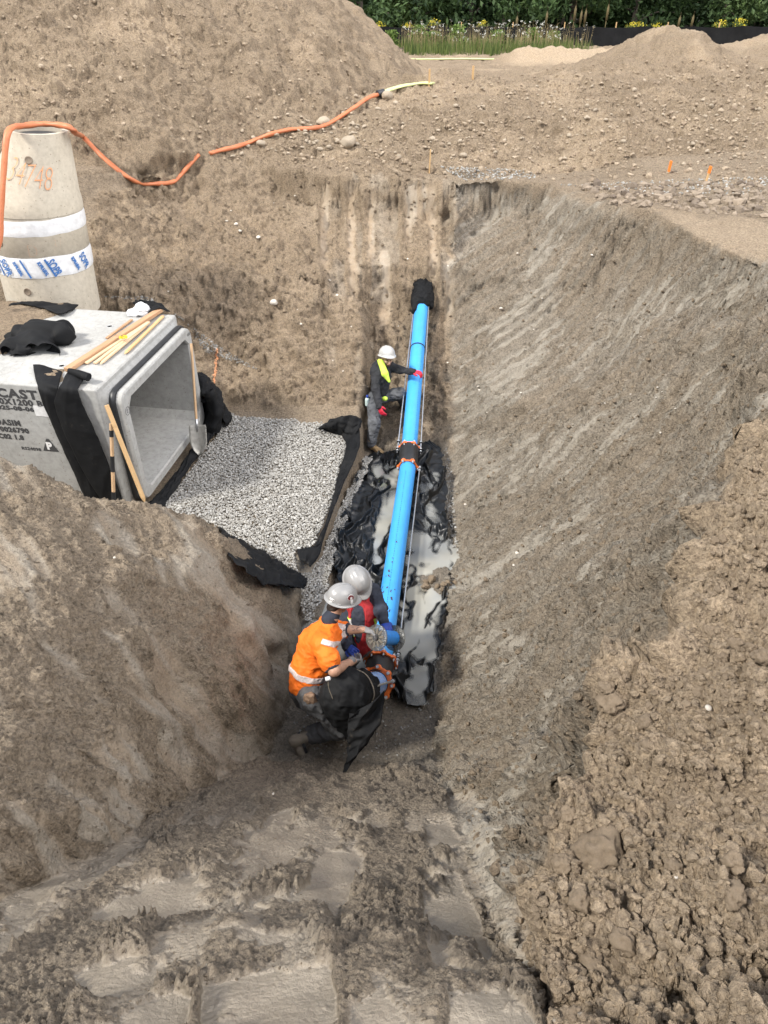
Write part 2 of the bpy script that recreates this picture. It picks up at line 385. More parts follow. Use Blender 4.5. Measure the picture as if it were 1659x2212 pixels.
# ------------------------------------------------------------------ ground mesh
def rows():
    ys = [-40, -20, -10, -6, -4, -2.6, -1.6, -1.0, -.6, -.35, -.2, -.1]; y = 0.0
    while y < 300:
        ys.append(y)
        zc = 5.7 - (RY - y) * RS if y < RY else (5.7 if y < 9.2 else 5.7 - min(3.0, (y - 9.2) * .72))
        zc = max(zc, 1.6) if y < .7 else zc
        dep = y * CP + min(zc, 5.2) * SP
        s = max(dep, 1.5) / 711 * GPX
        if y > 13.5: s *= 1 + ((y - 13.5) / 9) ** 1.5
        y += min(s, 20)
    return np.array(ys)
GPX = 1.55
ys = rows(); NC = 560
u = np.linspace(-1, 1, NC)
outer = np.array([1.03, 1.08, 1.16, 1.3, 1.55, 2.0, 3.0, 5.0, 9.0])
u = np.concatenate([-outer[::-1], u, outer])
wy_ = 0.54 * 1.16 * (np.clip(ys, 0, None) * CP + np.where(ys < RY, np.clip(5.7 - (RY - ys) * RS, 1.9, 5.2), np.where(ys < 9.2, 5.2, np.clip(5.2 - (ys - 9.2) * .7, 2.4, 5.2))) * SP) + .05
wy_ = np.convolve(np.pad(wy_, 25, mode='edge'), np.ones(51) / 51, 'valid')
GX = u[None, :] * wy_[:, None]; GY = np.repeat(ys[:, None], len(u), 1)
GX = GX.astype(np.float64)
Hb = base_h(GX, GY)
PX, PY = proj(GX, GY, Hb)
def grid_normals(X, Yy, Zz):
    dxu = np.gradient(X, axis=1); dzu = np.gradient(Zz, axis=1)
    dyv = np.gradient(Yy, axis=0); dzv = np.gradient(Zz, axis=0); dxv = np.gradient(X, axis=0)
    # tangents: U=(dxu,0,dzu)  V=(dxv,dyv,dzv)
    nx = 0 * dzv - dzu * dyv; ny = dzu * dxv - dxu * dzv; nz_ = dxu * dyv
    l = np.sqrt(nx * nx + ny * ny + nz_ * nz_) + 1e-12
    return nx / l, ny / l, nz_ / l
NX, NY, NZ = grid_normals(GX, GY, Hb)
# zones (0..1 masks), from polygons drawn over the photograph and carried onto the surface
jx = 20 * fbm(GX, GY, Hb, 3.0, 3, 21); jy = 20 * fbm(GX, GY, Hb, 3.0, 3, 22)
def zone(poly, soft=14, jit=1.0):
    return ss(-soft, soft, inpoly(PX + jx * jit, PY + jy * jit, poly))
near = (GY < 13.6)
z_ramp = zone([(575, 1625), (940, 1635), (1000, 1790), (1075, 2000), (1200, 2320), (1200, 2900), (-900, 2900), (-300, 2100), (0, 1950), (300, 1792), (450, 1702)], 10, .6) * near
z_floor = zone([(790, 960), (965, 955), (990, 1180), (940, 1520), (936, 1660), (575, 1640), (612, 1550), (645, 1340), (700, 1200)], 8, .3) * near
z_heap = zone([(1225, 1760), (1300, 1650), (1292, 1462), (1455, 1440), (1486, 1353), (1559, 1093), (1659, 905), (2400, 600), (2600, 3000), (1230, 3000), (1190, 2160), (1150, 1975)], 8, .7) * near * (1 - z_ramp)
z_right = zone([(975, 540), (985, 385), (1300, 440), (1659, 570), (1900, 650), (1900, 800), (1659, 905), (1559, 1093), (1486, 1353), (1294, 1462), (1290, 1650), (1112, 1971), (1165, 2212), (936, 1640), (945, 1430), (980, 1180), (966, 960)], 14, 1) * near * (1 - z_heap)
z_face = zone([(960, 1720), (1000, 1790), (1075, 2000), (1180, 2230), (1215, 2230), (1140, 2010), (1085, 1850), (1020, 1700)], 7, .5) * near
z_end = zone([(240, 420), (440, 345), (985, 385), (975, 540), (966, 960), (783, 980), (783, 900), (440, 850), (200, 660), (200, 430)], 14, 1) * near
z_left = (GX < -0.6) * (GY < 6.4) * (1 - z_ramp) * (1 - z_floor) * near
z_far = (GY >= 13.6) * 1.0
# ---- relief, metres along the normal
X_, Y_, Z_ = GX, GY, Hb
D = np.zeros_like(Hb)
amp_dist = np.clip(1.0, 0, 1)
rough_s = fbm(X_, Y_, Z_, 9, 4, 31)
rough_f = fbm(X_, Y_, Z_, 38, 3, 33)
rf2 = fbm(X_, Y_, Z_, 80, 2, 78)
mid = fbm(X_, Y_, Z_, 2.6, 3, 35)
wd, wv = worley(X_ + .3 * Z_, Y_ - .3 * Z_, 0, 9, 3)
def dome(d, r): return np.sqrt(np.clip(r * r - d * d, 0, None))
rj = .12 * fbm(X_, Y_, Z_, 20, 2, 36)
crumb = dome(wd + rj, .38) * (wv > .45) * (.5 + wv)
wd2, wv2 = worley(X_ - .25 * Z_, Y_ + .3 * Z_, 0, 22, 5)
crumb2 = dome(wd2 + rj, .42) * (wv2 > .35) * (.5 + wv2)
wpx = X_ + .05 * rough_s; wpy = np.where(z_ramp > .5, 1.49 * Y_, Y_ + .35 * Z_) + .05 * rough_f
ck1 = chunks(wpx, wpy, 4.2, 3); ck2 = chunks(wpx, wpy, 10, 5); ck3 = chunks(wpx, wpy, 24, 7)
rock = np.clip(ridged(X_, Y_, Z_, 2.4, 3, 38) - .55, -.6, .8)
wd3, wv3 = worley(X_, np.where(z_ramp > .5, 1.49 * Y_, Y_ + .3 * Z_), 0, 30, 7)
crumb3b = dome(wd3 + rj, .5) * (.4 + wv3)
# right wall: scrapes running from upper right to lower left
a1 = R(42); sx_ = PX * math.cos(a1) - PY * math.sin(a1); sy_ = PX * math.sin(a1) + PY * math.cos(a1)
bend = 40 * noise(PX, PY, 0, .0035, 41)
# (sx_ runs along the scrape, sy_ across it)
scr = fbm((sx_) * .0030, (sy_ + bend) * .05, 0, 1, 3, 42)
scr2 = fbm((sx_) * .010, (sy_ + bend) * .16, 0, 1, 3, 44)
def terr(v, n_, w=.22):
    q = v * n_; f_ = q - np.floor(q); return (np.floor(q) + ss(.5 - w, .5 + w, f_)) / n_ - v
ledge = terr(scr + .25 * scr2, 3.2, .12) + .6 * terr(fbm(sx_ * .005, (sy_ + bend) * .045, 0, 1, 3, 45), 4.0, .1)
streak = ss(-.05, .15, fbm(sx_ * .0028, (sy_ + bend) * .12, 0, 1, 3, 47))
streak2 = ss(.0, .25, fbm(sx_ * .005, (sy_ + bend) * .30, 0, 1, 2, 49))
patch = ss(.04, .14, .45 * scr2 + .2 * scr + fbm(sx_ * .0035, (sy_ + bend) * .010, 0, 1, 3, 46))      # smooth scraped areas
patch_b = ss(.10, .16, fbm(sx_ * .006, (sy_ + bend) * .022, 0, 1, 2, 48) )
D += z_right * (-.014 * streak + .008 * streak2 + .05 * scr + .24 * ledge + .16 * fbm(sx_ * .0016, (sy_ + bend) * .0075, 0, 1, 2, 43) + .016 * scr2 * (1 - .6 * patch) + (1 - .8 * patch) * (.016 * rough_s + .007 * rough_f + .012 * crumb + .008 * crumb2 + .018 * ck2 * ss(0, .4, mid) + .011 * ck3 + .010 * rock) + .05 * mid)
# end wall: tooth marks running up the face
t0 = noise(PX * .034 + .5 * noise(PX, PY, 0, .004, 51), PY * .0022, 0, 1, 52) + .35 * noise(PX * .09, PY * .006, 0, 1, 53)
t1 = (ss(-.05, .02, t0) - .5) * .8 + .5 * (ss(.25, .30, t0)) + .12 * t0
teeth_m = ss(640, 760, PX + .0 * PY) * ss(980, 700, PY)
D += z_end * (-.05 * t1 * (.08 + .92 * teeth_m) + .08 * mid + .042 * rough_s + .020 * rough_f + .025 * crumb * (1 - .5 * teeth_m) + .015 * crumb2 + .085 * ck2 * (1 - .6 * teeth_m) * ss(-.3, .3, mid) + .028 * ck3 + .05 * rock * (1 - .6 * teeth_m))
D += z_end * .10 * ss(697, 688, PX + 8 * rough_s + 10 * noise(PX, PY, 0, .012, 59)) * ss(350, 400, PY) * ss(860, 640, PY) * ss(500, 640, PX)
scoop = ss(-10, 12, inpoly(PX + .5 * jx, PY + .5 * jy, [(285, 352), (350, 338), (432, 346), (440, 415), (400, 440), (320, 440), (280, 405)])) * (GY > 9)
D -= scoop * (.20 + .035 * np.sin((PX + 6 * rough_s) * .21) - .03 * ck2)
colm = np.zeros_like(Hb)
COLS = ((832, 11, 535, 700), (972, 10, 540, 700), (905, 20, 395, 470), (700, 10, 370, 560), (760, 9, 400, 640), (1110, 60, 395, 500), (880, 8, 400, 520), (935, 9, 395, 590), (800, 7, 420, 560))
for cx_, w_, y0_, y1_ in COLS:
    wob = 5 * noise(PX * 0, PY, 0, .02, int(cx_)) + 5 * rough_s
    colm = np.maximum(colm, z_end * ss(w_ + 2, w_ - 1.5, np.abs(PX - cx_ - wob)) * ss(y0_ - 4, y0_ + 4, PY + 10 * rough_s) * ss(y1_ + 40, y1_ - 20, PY + 30 * rough_s))
D = D * (1 - .6 * colm) - .03 * colm
for cx_, w_, y0_, y1_, dpt in () and ((832, 11, 535, 700, .05), (972, 10, 540, 700, .05), (905, 16, 385, 470, .03), (875, 12, 390, 480, .025), (700, 10, 370, 560, .05), (764, 9, 390, 620, .03), (1010, 12, 400, 520, .03), (935, 10, 395, 600, .025)):
    D -= z_end * dpt * ss(w_ + 3, w_ - 3, np.abs(PX - cx_ - 3 * noise(PX, PY, 0, .02, 55))) * ss(y0_ - 6, y0_ + 6, PY) * ss(y1_ + 30, y1_ - 30, PY)
# left mound
a2 = R(-52); lx = PX * math.cos(a2) - PY * math.sin(a2); ly = PX * math.sin(a2) + PY * math.cos(a2)
lscr = fbm(lx * .004, ly * .03, 0, 1, 3, 61); lpatch = ss(.05, .3, fbm(lx * .004, ly * .012, 0, 1, 3, 63))
D += z_left * (.02 * lscr + .05 * mid + (1 - .7 * lpatch) * (.022 * rough_s + .014 * rough_f + .02 * ck3 + .035 * ck2 * ss(.0, .4, mid) + .008 * crumb2 + .02 * rock) + .006 * rough_f)
# ramp: smooth shiny bucket strips between crumbly ridges, both fanning down the ramp
vx, vy = 845.0, 1592.0
fan = (X_ - .0) / 1.0
strip = fbm((X_ + .10 * noise(X_, Y_, 0, 1.3, 71)) * 2.3, Y_ * .42, 0, 1, 2, 72)
brk = fbm(X_ * 2.5, Y_ * 3.2, 0, 1, 3, 74)
RP = [[(905, 1780), (975, 1770), (1000, 1840), (925, 1845)], [(915, 1870), (985, 1860), (1010, 1930), (1070, 2060), (1060, 2100), (990, 2110), (930, 2090), (915, 1990)],
      [(745, 1765), (800, 1768), (795, 1800), (748, 1802)], [(585, 1760), (650, 1752), (640, 1785), (575, 1790)],
      [(690, 1830), (780, 1830), (770, 1900), (720, 2010), (655, 2010), (610, 1990), (650, 1930)], [(500, 1960), (640, 1930), (700, 1960), (740, 1900), (735, 2000), (700, 2040), (540, 2040)],
      [(0, 1960), (180, 1850), (310, 1848), (280, 1870), (150, 1910), (60, 1975), (0, 2000)], [(250, 1930), (450, 1880), (560, 1830), (560, 1860), (440, 1960), (320, 2000), (180, 1990)],
      [(0, 2010), (80, 1990), (60, 2030), (0, 2050)], [(150, 2110), (230, 2070), (330, 2050), (370, 2085), (300, 2150), (180, 2180)],
      [(440, 2130), (560, 2110), (720, 2080), (740, 2212), (700, 2300), (420, 2300)], [(260, 2190), (380, 2130), (420, 2160), (380, 2300), (230, 2300)],
      [(960, 2150), (1100, 2140), (1180, 2230), (1180, 2320), (960, 2320)], [(760, 2180), (830, 2130), (900, 2230), (860, 2330), (750, 2330)]]
smooth_r = np.zeros_like(Hb)
for q in RP: smooth_r = np.maximum(smooth_r, ss(-7, 6, inpoly(PX + jx * .7 + 5 * rf2, PY + jy * .5 + 14 * rough_s, q)))
smooth_r = np.clip(smooth_r - ss(.25, .55, brk + .3 * rough_s) * .9, 0, 1)
thin = ss(.12, .3, fbm(X_ * 3.0, Y_ * .8, 0, 1, 3, 75) + .25 * rough_s) * .75
smooth_r = np.maximum(smooth_r, thin * ss(1730, 1800, PY))
wd3, wv3 = worley(X_, Y_ + .5 * Z_, 0, 30, 7)
crumb3 = dome(wd3 + rj, .5) * (.4 + wv3)
ridge_big = ss(-.1, .5, fbm(X_ * 4.5, (Y_ + Z_ * .3) * 4.5, 0, 1, 3, 76))
D += z_ramp * (.015 * mid + (1 - smooth_r) * (.014 + .02 * ridge_big + .010 * rough_s + .012 * rough_f * (.4 + ridge_big) + .014 * ck3 * (.4 + ridge_big) + .020 * ck2 * ridge_big + .005 * rf2 + .006 * rough_f) + smooth_r * .003 * fbm(X_, Y_, 0, 5, 3, 79))
rut = ss(1640, 1655, PY) * ss(1720, 1690, PY) * ss(620, 660, PX)
D += z_floor * (.014 * rough_s + .010 * rough_f + .010 * crumb2 + .014 * ck3 * (PY > 1500) + .01 * mid)
D -= ss(1620, 1640, PY) * ss(1735, 1700, PY) * z_ramp * .02 * (np.sin((PY + 6 * noise(PX, PY, 0, .01, 81)) * .33) * .5 + .5)
# heap of loose crumbs, right foreground
wd4, wv4 = worley(X_ + .1 * noise(X_, Y_, 0, 6, 3), Y_, 0, 7, 9); wd5, wv5 = worley(X_, Y_ + .06 * rough_s, 0, 15, 11)
D += z_heap * (.06 + .05 * mid + .014 * rough_s + .010 * rough_f + .10 * ck1 * ss(-.3, .3, mid) + .055 * ck2 + .024 * ck3 + .006 * rf2)
isl = zone([(905, 1250), (985, 1225), (990, 1310), (930, 1300)], 14, 1.6) * near
D += isl * (.10 + .05 * crumb + .03 * crumb2) + ss(-6, 20, inpoly(PX + jx, PY + jy, [(570, 1395), (635, 1385), (640, 1430), (590, 1455)])) * -.12 * (GY < 6)
# scooped hollow with tooth marks under the orange hose
D += z_far * (.06 * fbm(X_, Y_, Z_, 2.2, 4, 91) + .035 * rough_s * (Y_ < 24) + .03 * crumb * (Y_ < 24) + .05 * ck2 * (Y_ < 19) * (Y_ > 13.6) + .05 * rock)
D *= 1 - .75 * z_face
rest = np.clip(1 - z_ramp - z_floor - z_heap - z_right - z_end - z_left - z_far, 0, 1)
D += rest * (.02 * mid + .015 * rough_s + .01 * crumb2)
# keep the bed, the channel and the seats of things calm
chz = ss(-.03, .04, inpoly(GX, GY, [(-.33, 9.0), (-.30, 8.4), (-.43, 7.4), (-.58, 6.7), (-.62, 6.1), (-.70, 5.6), (-.9, 5.5), (-1.0, 5.8), (-.9, 6.3), (-.8, 6.6), (-.6, 7.4), (-.42, 8.4)]))
bedm = (GX < -.3) * (GX > -9) * (GY > 6.2) * (GY < 9.6)
D = np.where(bedm, D * .3, D)
VZX = .10 * chz * z_floor
VX = GX + NX * D; VY = GY + NY * D; VZ = Hb + NZ * D + VZX
# second order: height above the smooth surface tells crumbs from scraped clay (used only for soil colour)
nr, nc = VX.shape
ii = np.arange(nr * nc).reshape(nr, nc)
F = np.stack([ii[:-1, :-1], ii[:-1, 1:], ii[1:, 1:], ii[1:, :-1]], -1).reshape(-1, 4)
def soil_mat():
    m, nt, bs = new_mat('soil')
    tc = nt.nodes.new('ShaderNodeTexCoord').outputs['Object']
    n1 = nz(nt, .9, 5, .6, vec=tc); n2 = nz(nt, 7, 6, .65, vec=tc); n3 = nz(nt, 45, 5, .7, vec=tc); n4 = nz(nt, 160, 3, .7, vec=tc)
    c = ramp(nt, n1, [(.3, (.250, .190, .130)), (.55, (.305, .235, .163)), (.75, (.355, .278, .195))])
    c = mixc(nt, ramp(nt, n2, [(.35, (0, 0, 0)), (.7, (.5, .5, .5))]), c, (.37, .295, .21))
    damp = attrn(nt, 'damp')
    c = mixc(nt, damp, c, mixc(nt, n2, (.205, .175, .138), (.305, .265, .213)))
    grey = attrn(nt, 'clay')      # scraped grey clay faces
    c = mixc(nt, grey, c, mixc(nt, n2, (.30, .265, .215), (.37, .335, .28)))
    pale = attrn(nt, 'pale')
    c = mixc(nt, pale, c, mixc(nt, n2, (.44, .338, .232), (.51, .402, .287)))
    # specks: grit and pebbles
    v = nt.nodes.new('ShaderNodeTexVoronoi'); v.inputs['Scale'].default_value = 34; nt.links.new(tc, v.inputs['Vector'])
    vr = nt.nodes.new('ShaderNodeSeparateColor'); nt.links.new(v.outputs['Color'], vr.inputs[0])
    sp = mth(nt, 'MULTIPLY', mth(nt, 'LESS_THAN', v.outputs['Distance'], .16), mth(nt, 'GREATER_THAN', vr.outputs[0], .965))
    c = mixc(nt, mth(nt, 'MULTIPLY', sp, .55), c, (.42, .38, .33))
    n5 = nz(nt, 22, 6, .8, vec=tc)
    inv = mth(nt, 'SUBTRACT', 1.0, mth(nt, 'MULTIPLY', attrn(nt, 'slick'), .75))
    hi = mixc(nt, inv, (1, 1, 1), ramp(nt, n3, [(.3, (.50, .49, .48)), (.5, (.98, .98, .98)), (.72, (1.36, 1.35, 1.33))]))
    c = mixc(nt, 1.0, c, hi, 'MULTIPLY')
    hi = mixc(nt, inv, (1, 1, 1), ramp(nt, n5, [(.32, (.66, .65, .64)), (.5, (1, 1, 1)), (.7, (1.22, 1.22, 1.2))]))
    c = mixc(nt, 1.0, c, hi, 'MULTIPLY')
    nt.links.new(c, bs.inputs['Base Color'])
    wet = attrn(nt, 'wet')
    rg = mth(nt, 'SUBTRACT', .96, mth(nt, 'MULTIPLY', wet, .62)); nt.links.new(rg, bs.inputs['Roughness'])
    nt.links.new(mth(nt, 'ADD', .28, mth(nt, 'MULTIPLY', wet, .35)), bs.inputs['Specular IOR Level'])
    h = mth(nt, 'ADD', mth(nt, 'MULTIPLY', n3, 1.0), mth(nt, 'MULTIPLY', n4, .35)); h = mth(nt, 'MULTIPLY', h, inv)
    v2 = nt.nodes.new('ShaderNodeTexVoronoi'); v2.inputs['Scale'].default_value = 55; nt.links.new(tc, v2.inputs['Vector'])
    h = mth(nt, 'ADD', h, mth(nt, 'MULTIPLY', mth(nt, 'MULTIPLY', mth(nt, 'SUBTRACT', .6, v2.outputs['Distance']), .45), inv))
    h = mth(nt, 'ADD', h, mth(nt, 'MULTIPLY', n5, mth(nt, 'MULTIPLY', inv, 1.0)))
    h = mth(nt, 'ADD', h, mth(nt, 'MULTIPLY', sp, .15))
    bump(nt, bs, h, 1.0, .035)
    return m
SOIL = soil_mat()
gme = mesh_np('ground', np.stack([VX, VY, VZ], -1).reshape(-1, 3), F, SOIL, True)
# soil kinds
damp = np.clip(z_floor * .95 + z_ramp * .62 + z_right * (.16 + .40 * ss(2.6, .2, Hb)) * (.75 + .5 * fbm(X_, Y_, Z_, .8, 2, 95)) + z_left * (.04 + .4 * ss(1.4, .1, Hb)) * (.8 + .6 * fbm(X_, Y_, Z_, 1.0, 2, 96))
               + z_end * .12 * ss(2.6, .2, Hb) + z_end * .5 * ss(.5, .1, Hb) + z_heap * .0 + rest * .2, 0, 1)
damp = np.where(bedm, .35, damp)
rp = ss(.0, .25, fbm(X_, Y_, Z_, 1.6, 2, 97))
clay = np.clip(z_right * (.60 * patch * (.5 + .5 * streak) + .45 * streak * (.5 + .5 * streak2) + .32) + z_left * (.25 + .6 * lpatch * ss(-.5, .3, lscr)) + z_ramp * .36 * smooth_r, 0, 1)
clay += z_end * (.6 * ss(.0, .5, t1) * teeth_m * ss(-.2, .3, fbm(PX, PY, 0, .012, 3, 58)))
clay += .3 * z_face
clay += .32 * colm * ss(-.5, .3, rough_s + mid)
clay = np.clip(clay, 0, 1)
pale = np.clip(.78 * z_heap + .22 * z_end + ss(28.5, 29.8, Y_) * ss(33, 32, Y_) * ss(3.8, 5, X_) + .55 * ss(.15, .5, fbm(X_, Y_, 0, .5, 3, 98)) * z_far + .5 * zone([(1410, 452), (1659, 480), (1800, 560), (1659, 565), (1540, 528)], 8, .5) * near, 0, 1)
wet = np.clip(z_floor * .5 + z_ramp * smooth_r * .95 + z_ramp * .1 + z_right * patch * .25 * ss(2.5, .5, Hb), 0, 1)
slick = np.clip(z_ramp * smooth_r * 1.1 + z_right * patch * streak * .6 + z_left * lpatch * .6 + z_end * clay * .6 + colm * .8 + .85 * z_face, 0, 1)
for n_, a_ in (('damp', damp), ('clay', clay), ('pale', pale), ('wet', wet), ('slick', slick)): attr(gme, n_, a_)
GROUND = add('ground', gme, kind='structure')
def gz(x, y):      # ground height for seating things
    return float(base_h(np.array([x]), np.array([y]))[0])
# ------------------------------------------------------------------ materials
def concrete(name, c1, c2, stain=.25, bs_=90, speck=True):
    m, nt, bs = new_mat(name); tc = nt.nodes.new('ShaderNodeTexCoord').outputs['Object']
    n1 = nz(nt, 1.6, 6, .65, vec=tc); n2 = nz(nt, 14, 5, .7, vec=tc); n3 = nz(nt, bs_, 3, .6, vec=tc)
    c = ramp(nt, n1, [(.3, c2), (.65, c1)])
    c = mixc(nt, stain, c, ramp(nt, n2, [(.3, tuple(v * .62 for v in c2)), (.6, c1)]))
    if speck:
        v = nt.nodes.new('ShaderNodeTexVoronoi'); v.inputs['Scale'].default_value = 26; nt.links.new(tc, v.inputs['Vector'])
        sc = nt.nodes.new('ShaderNodeSeparateColor'); nt.links.new(v.outputs['Color'], sc.inputs[0])
        pit = mth(nt, 'MULTIPLY', mth(nt, 'LESS_THAN', v.outputs['Distance'], .2), mth(nt, 'GREATER_THAN', sc.outputs[1], .72))
        c = mixc(nt, mth(nt, 'MULTIPLY', pit, .5), c, (.16, .12, .085))
    nt.links.new(c, bs.inputs['Base Color']); bs.inputs['Roughness'].default_value = .86; bs.inputs['Specular IOR Level'].default_value = .3
    bump(nt, bs, mth(nt, 'ADD', n3, mth(nt, 'MULTIPLY', n2, .8)), .35, .004)
    return m
M_CONC = concrete('concrete_grey', (.41, .41, .395), (.30, .297, .28), .4)
M_CONC_IN = concrete('concrete_inner', (.42, .425, .42), (.34, .345, .34), .18)
M_CONC_TAN = concrete('concrete_tan', (.56, .51, .42), (.44, .39, .31), .35)
M_RUB = plain('black_rubber', (.018, .019, .021), .45, .3, 12, .15, 60)
def geotex():
    m, nt, bs = new_mat('black_geotextile'); tc = nt.nodes.new('ShaderNodeTexCoord').outputs['Object']
    n1 = nz(nt, 2.2, 5, .6, vec=tc); n2 = nz(nt, 180, 2, .6, vec=tc); n3 = nz(nt, 9, 6, .7, vec=tc)
    c = ramp(nt, n1, [(.35, (.0045, .005, .006)), (.7, (.011, .0115, .0125))])
    dust = ramp(nt, n3, [(.60, (0, 0, 0)), (.78, (.45, .45, .45))])
    c = mixc(nt, mth(nt, 'MULTIPLY', dust, .5), c, (.16, .135, .105))
    nt.links.new(c, bs.inputs['Base Color']); bs.inputs['Roughness'].default_value = .78
    bs.inputs['Specular IOR Level'].default_value = .22
    bump(nt, bs, mth(nt, 'ADD', mth(nt, 'MULTIPLY', n2, .3), n3), .3, .006); return m
M_GEO = geotex()
def geowet():
    m, nt, bs = new_mat('wet_black_geotextile'); tc = nt.nodes.new('ShaderNodeTexCoord').outputs['Object']
    n1 = nz(nt, 3, 5, .6, vec=tc)
    nt.links.new(ramp(nt, n1, [(.4, (.004, .005, .006)), (.75, (.010, .011, .012))]), bs.inputs['Base Color'])
    bs.inputs['Roughness'].default_value = .38; bump(nt, bs, nz(nt, 14, 4, .6, vec=tc), .3, .01); return m
M_GEOW = geowet()
def pvc(name, col, col2):
    m, nt, bs = new_mat(name); tc = nt.nodes.new('ShaderNodeTexCoord').outputs['Object']
    n = nz(nt, 3, 5, .6, vec=tc); s = nz(nt, 16, 6, .75, vec=tc)
    c = ramp(nt, n, [(.3, col2), (.7, col)])
    c = mixc(nt, ramp(nt, s, [(.60, (0, 0, 0)), (.75, (.45, .45, .45))]), c, (.30, .28, .24))
    nt.links.new(c, bs.inputs['Base Color']); nt.links.new(ramp(nt, s, [(.4, (.32, .32, .32)), (.7, (.6, .6, .6))]), bs.inputs['Roughness']); return m
M_BLUE = pvc('blue_pvc', (.055, .36, .84), (.045, .30, .76))
M_ORN = plain('orange_enamel', (.72, .155, .028), .42, .15, 20, .1, 90)
M_STEEL = plain('zinc_steel', (.55, .56, .57), .35, .12, 30, .1, 120, metal=.85)
M_BOLT = plain('pale_bolt', (.55, .58, .60), .4, .15, 60, 0, metal=.4)
M_DKST = plain('dark_steel', (.06, .06, .065), .5, .2, 40, .1, metal=.5)
M_MARK = plain('print_dark', (.015, .03, .07), .6, .3, 40)
M_STEN = plain('stencil_black', (.022, .022, .024), .7, .6, 90, col2=(.07, .07, .07))
M_SPRAY = plain('orange_spray', (.78, .30, .12), .8, .1, 60, col2=(.58, .36, .22))
M_TAPEW = plain('white_membrane', (.74, .75, .76), .45, .06, 14, .3, 25, .01)
M_TBLUE = plain('blue_print', (.05, .17, .45), .5, .15, 60)
M_WHITE = plain('white_plastic', (.72, .72, .73), .4, .06, 14, .1, 30)
M_PAPER = plain('white_label', (.78, .78, .77), .6, .03, 30)
def wood(name, c1, c2, sc=(1, 1, 12)):
    m, nt, bs = new_mat(name); tc = nt.nodes.new('ShaderNodeTexCoord')
    mp = nt.nodes.new('ShaderNodeMapping'); nt.links.new(tc.outputs['Object'], mp.inputs[0]); mp.inputs['Scale'].default_value = (22, 22, 1.6)
    n = nz(nt, 2.2, 6, .65, vec=mp.outputs[0], dist=.6); n2 = nz(nt, 9, 3, .5)
    c = ramp(nt, n, [(.3, c2), (.7, c1)]); c = mixc(nt, ramp(nt, n2, [(.62, (0, 0, 0)), (.75, (.6, .6, .6))]), c, tuple(v * .45 for v in c2))
    nt.links.new(c, bs.inputs['Base Color']); bs.inputs['Roughness'].default_value = .7; bump(nt, bs, n, .25, .003); return m
M_W_BROWN = wood('lumber_brown', (.50, .31, .18), (.36, .205, .11))
M_W_PALE = wood('lumber_pale', (.66, .50, .33), (.53, .37, .22))
M_W_STK = wood('stake_wood', (.62, .43, .22), (.48, .29, .13))
M_W_HND = wood('handle_wood', (.58, .40, .24), (.44, .28, .15))
def hosem(name, col, col2):
    m, nt, bs = new_mat(name); n = nz(nt, 6, 5, .6)
    nt.links.new(ramp(nt, n, [(.3, col2), (.7, col)]), bs.inputs['Base Color']); bs.inputs['Roughness'].default_value = .5
    bump(nt, bs, nz(nt, 30, 4), .35, .01); return m
M_HOSE = hosem('orange_hose', (.60, .205, .09), (.47, .15, .065))
M_LIME = hosem('lime_hose', (.62, .68, .34), (.54, .58, .26))
M_STONE = None
def stone_mat(name, a, b, c_):
    m, nt, bs = new_mat(name); oi = nt.nodes.new('ShaderNodeObjectInfo'); at = attrn(nt, 'shade')
    n = nz(nt, 40, 4, .6)
    c = ramp(nt, at, [(0, a), (.5, b), (1, c_)]); c = mixc(nt, 1.0, c, ramp(nt, n, [(.3, (.8, .8, .8)), (.7, (1.12, 1.12, 1.12))]), 'MULTIPLY')
    nt.links.new(c, bs.inputs['Base Color']); bs.inputs['Roughness'].default_value = .85; bump(nt, bs, nz(nt, 90, 3), .3, .003); return m
M_GRAV = stone_mat('crushed_limestone', (.21, .20, .18), (.33, .32, .295), (.46, .455, .435))
def rockm(name, c1, c2, bd=.02):
    m, nt, bs = new_mat(name); oi = nt.nodes.new('ShaderNodeObjectInfo')
    n = nz(nt, 9, 6, .7); n2 = nz(nt, 60, 4, .7); c = ramp(nt, n, [(.3, c2), (.7, c1)])
    c = mixc(nt, mth(nt, 'MULTIPLY', oi.outputs['Random'], .35), c, tuple(min(1, v * 1.35) for v in c1))
    c = mixc(nt, 1.0, c, ramp(nt, n2, [(.25, (.7, .7, .7)), (.7, (1.15, 1.15, 1.15))]), 'MULTIPLY')
    nt.links.new(c, bs.inputs['Base Color']); bs.inputs['Roughness'].default_value = .93; bs.inputs['Specular IOR Level'].default_value = .25
    bump(nt, bs, mth(nt, 'ADD', n, n2), .7, bd); return m
M_CLOD = rockm('dry_clod', (.31, .24, .168), (.225, .175, .122))
M_ROCK = rockm('pale_rock', (.42, .355, .275), (.31, .255, .19), .01)
M_PEB = rockm('white_pebble', (.68, .63, .56), (.52, .47, .40), .004)
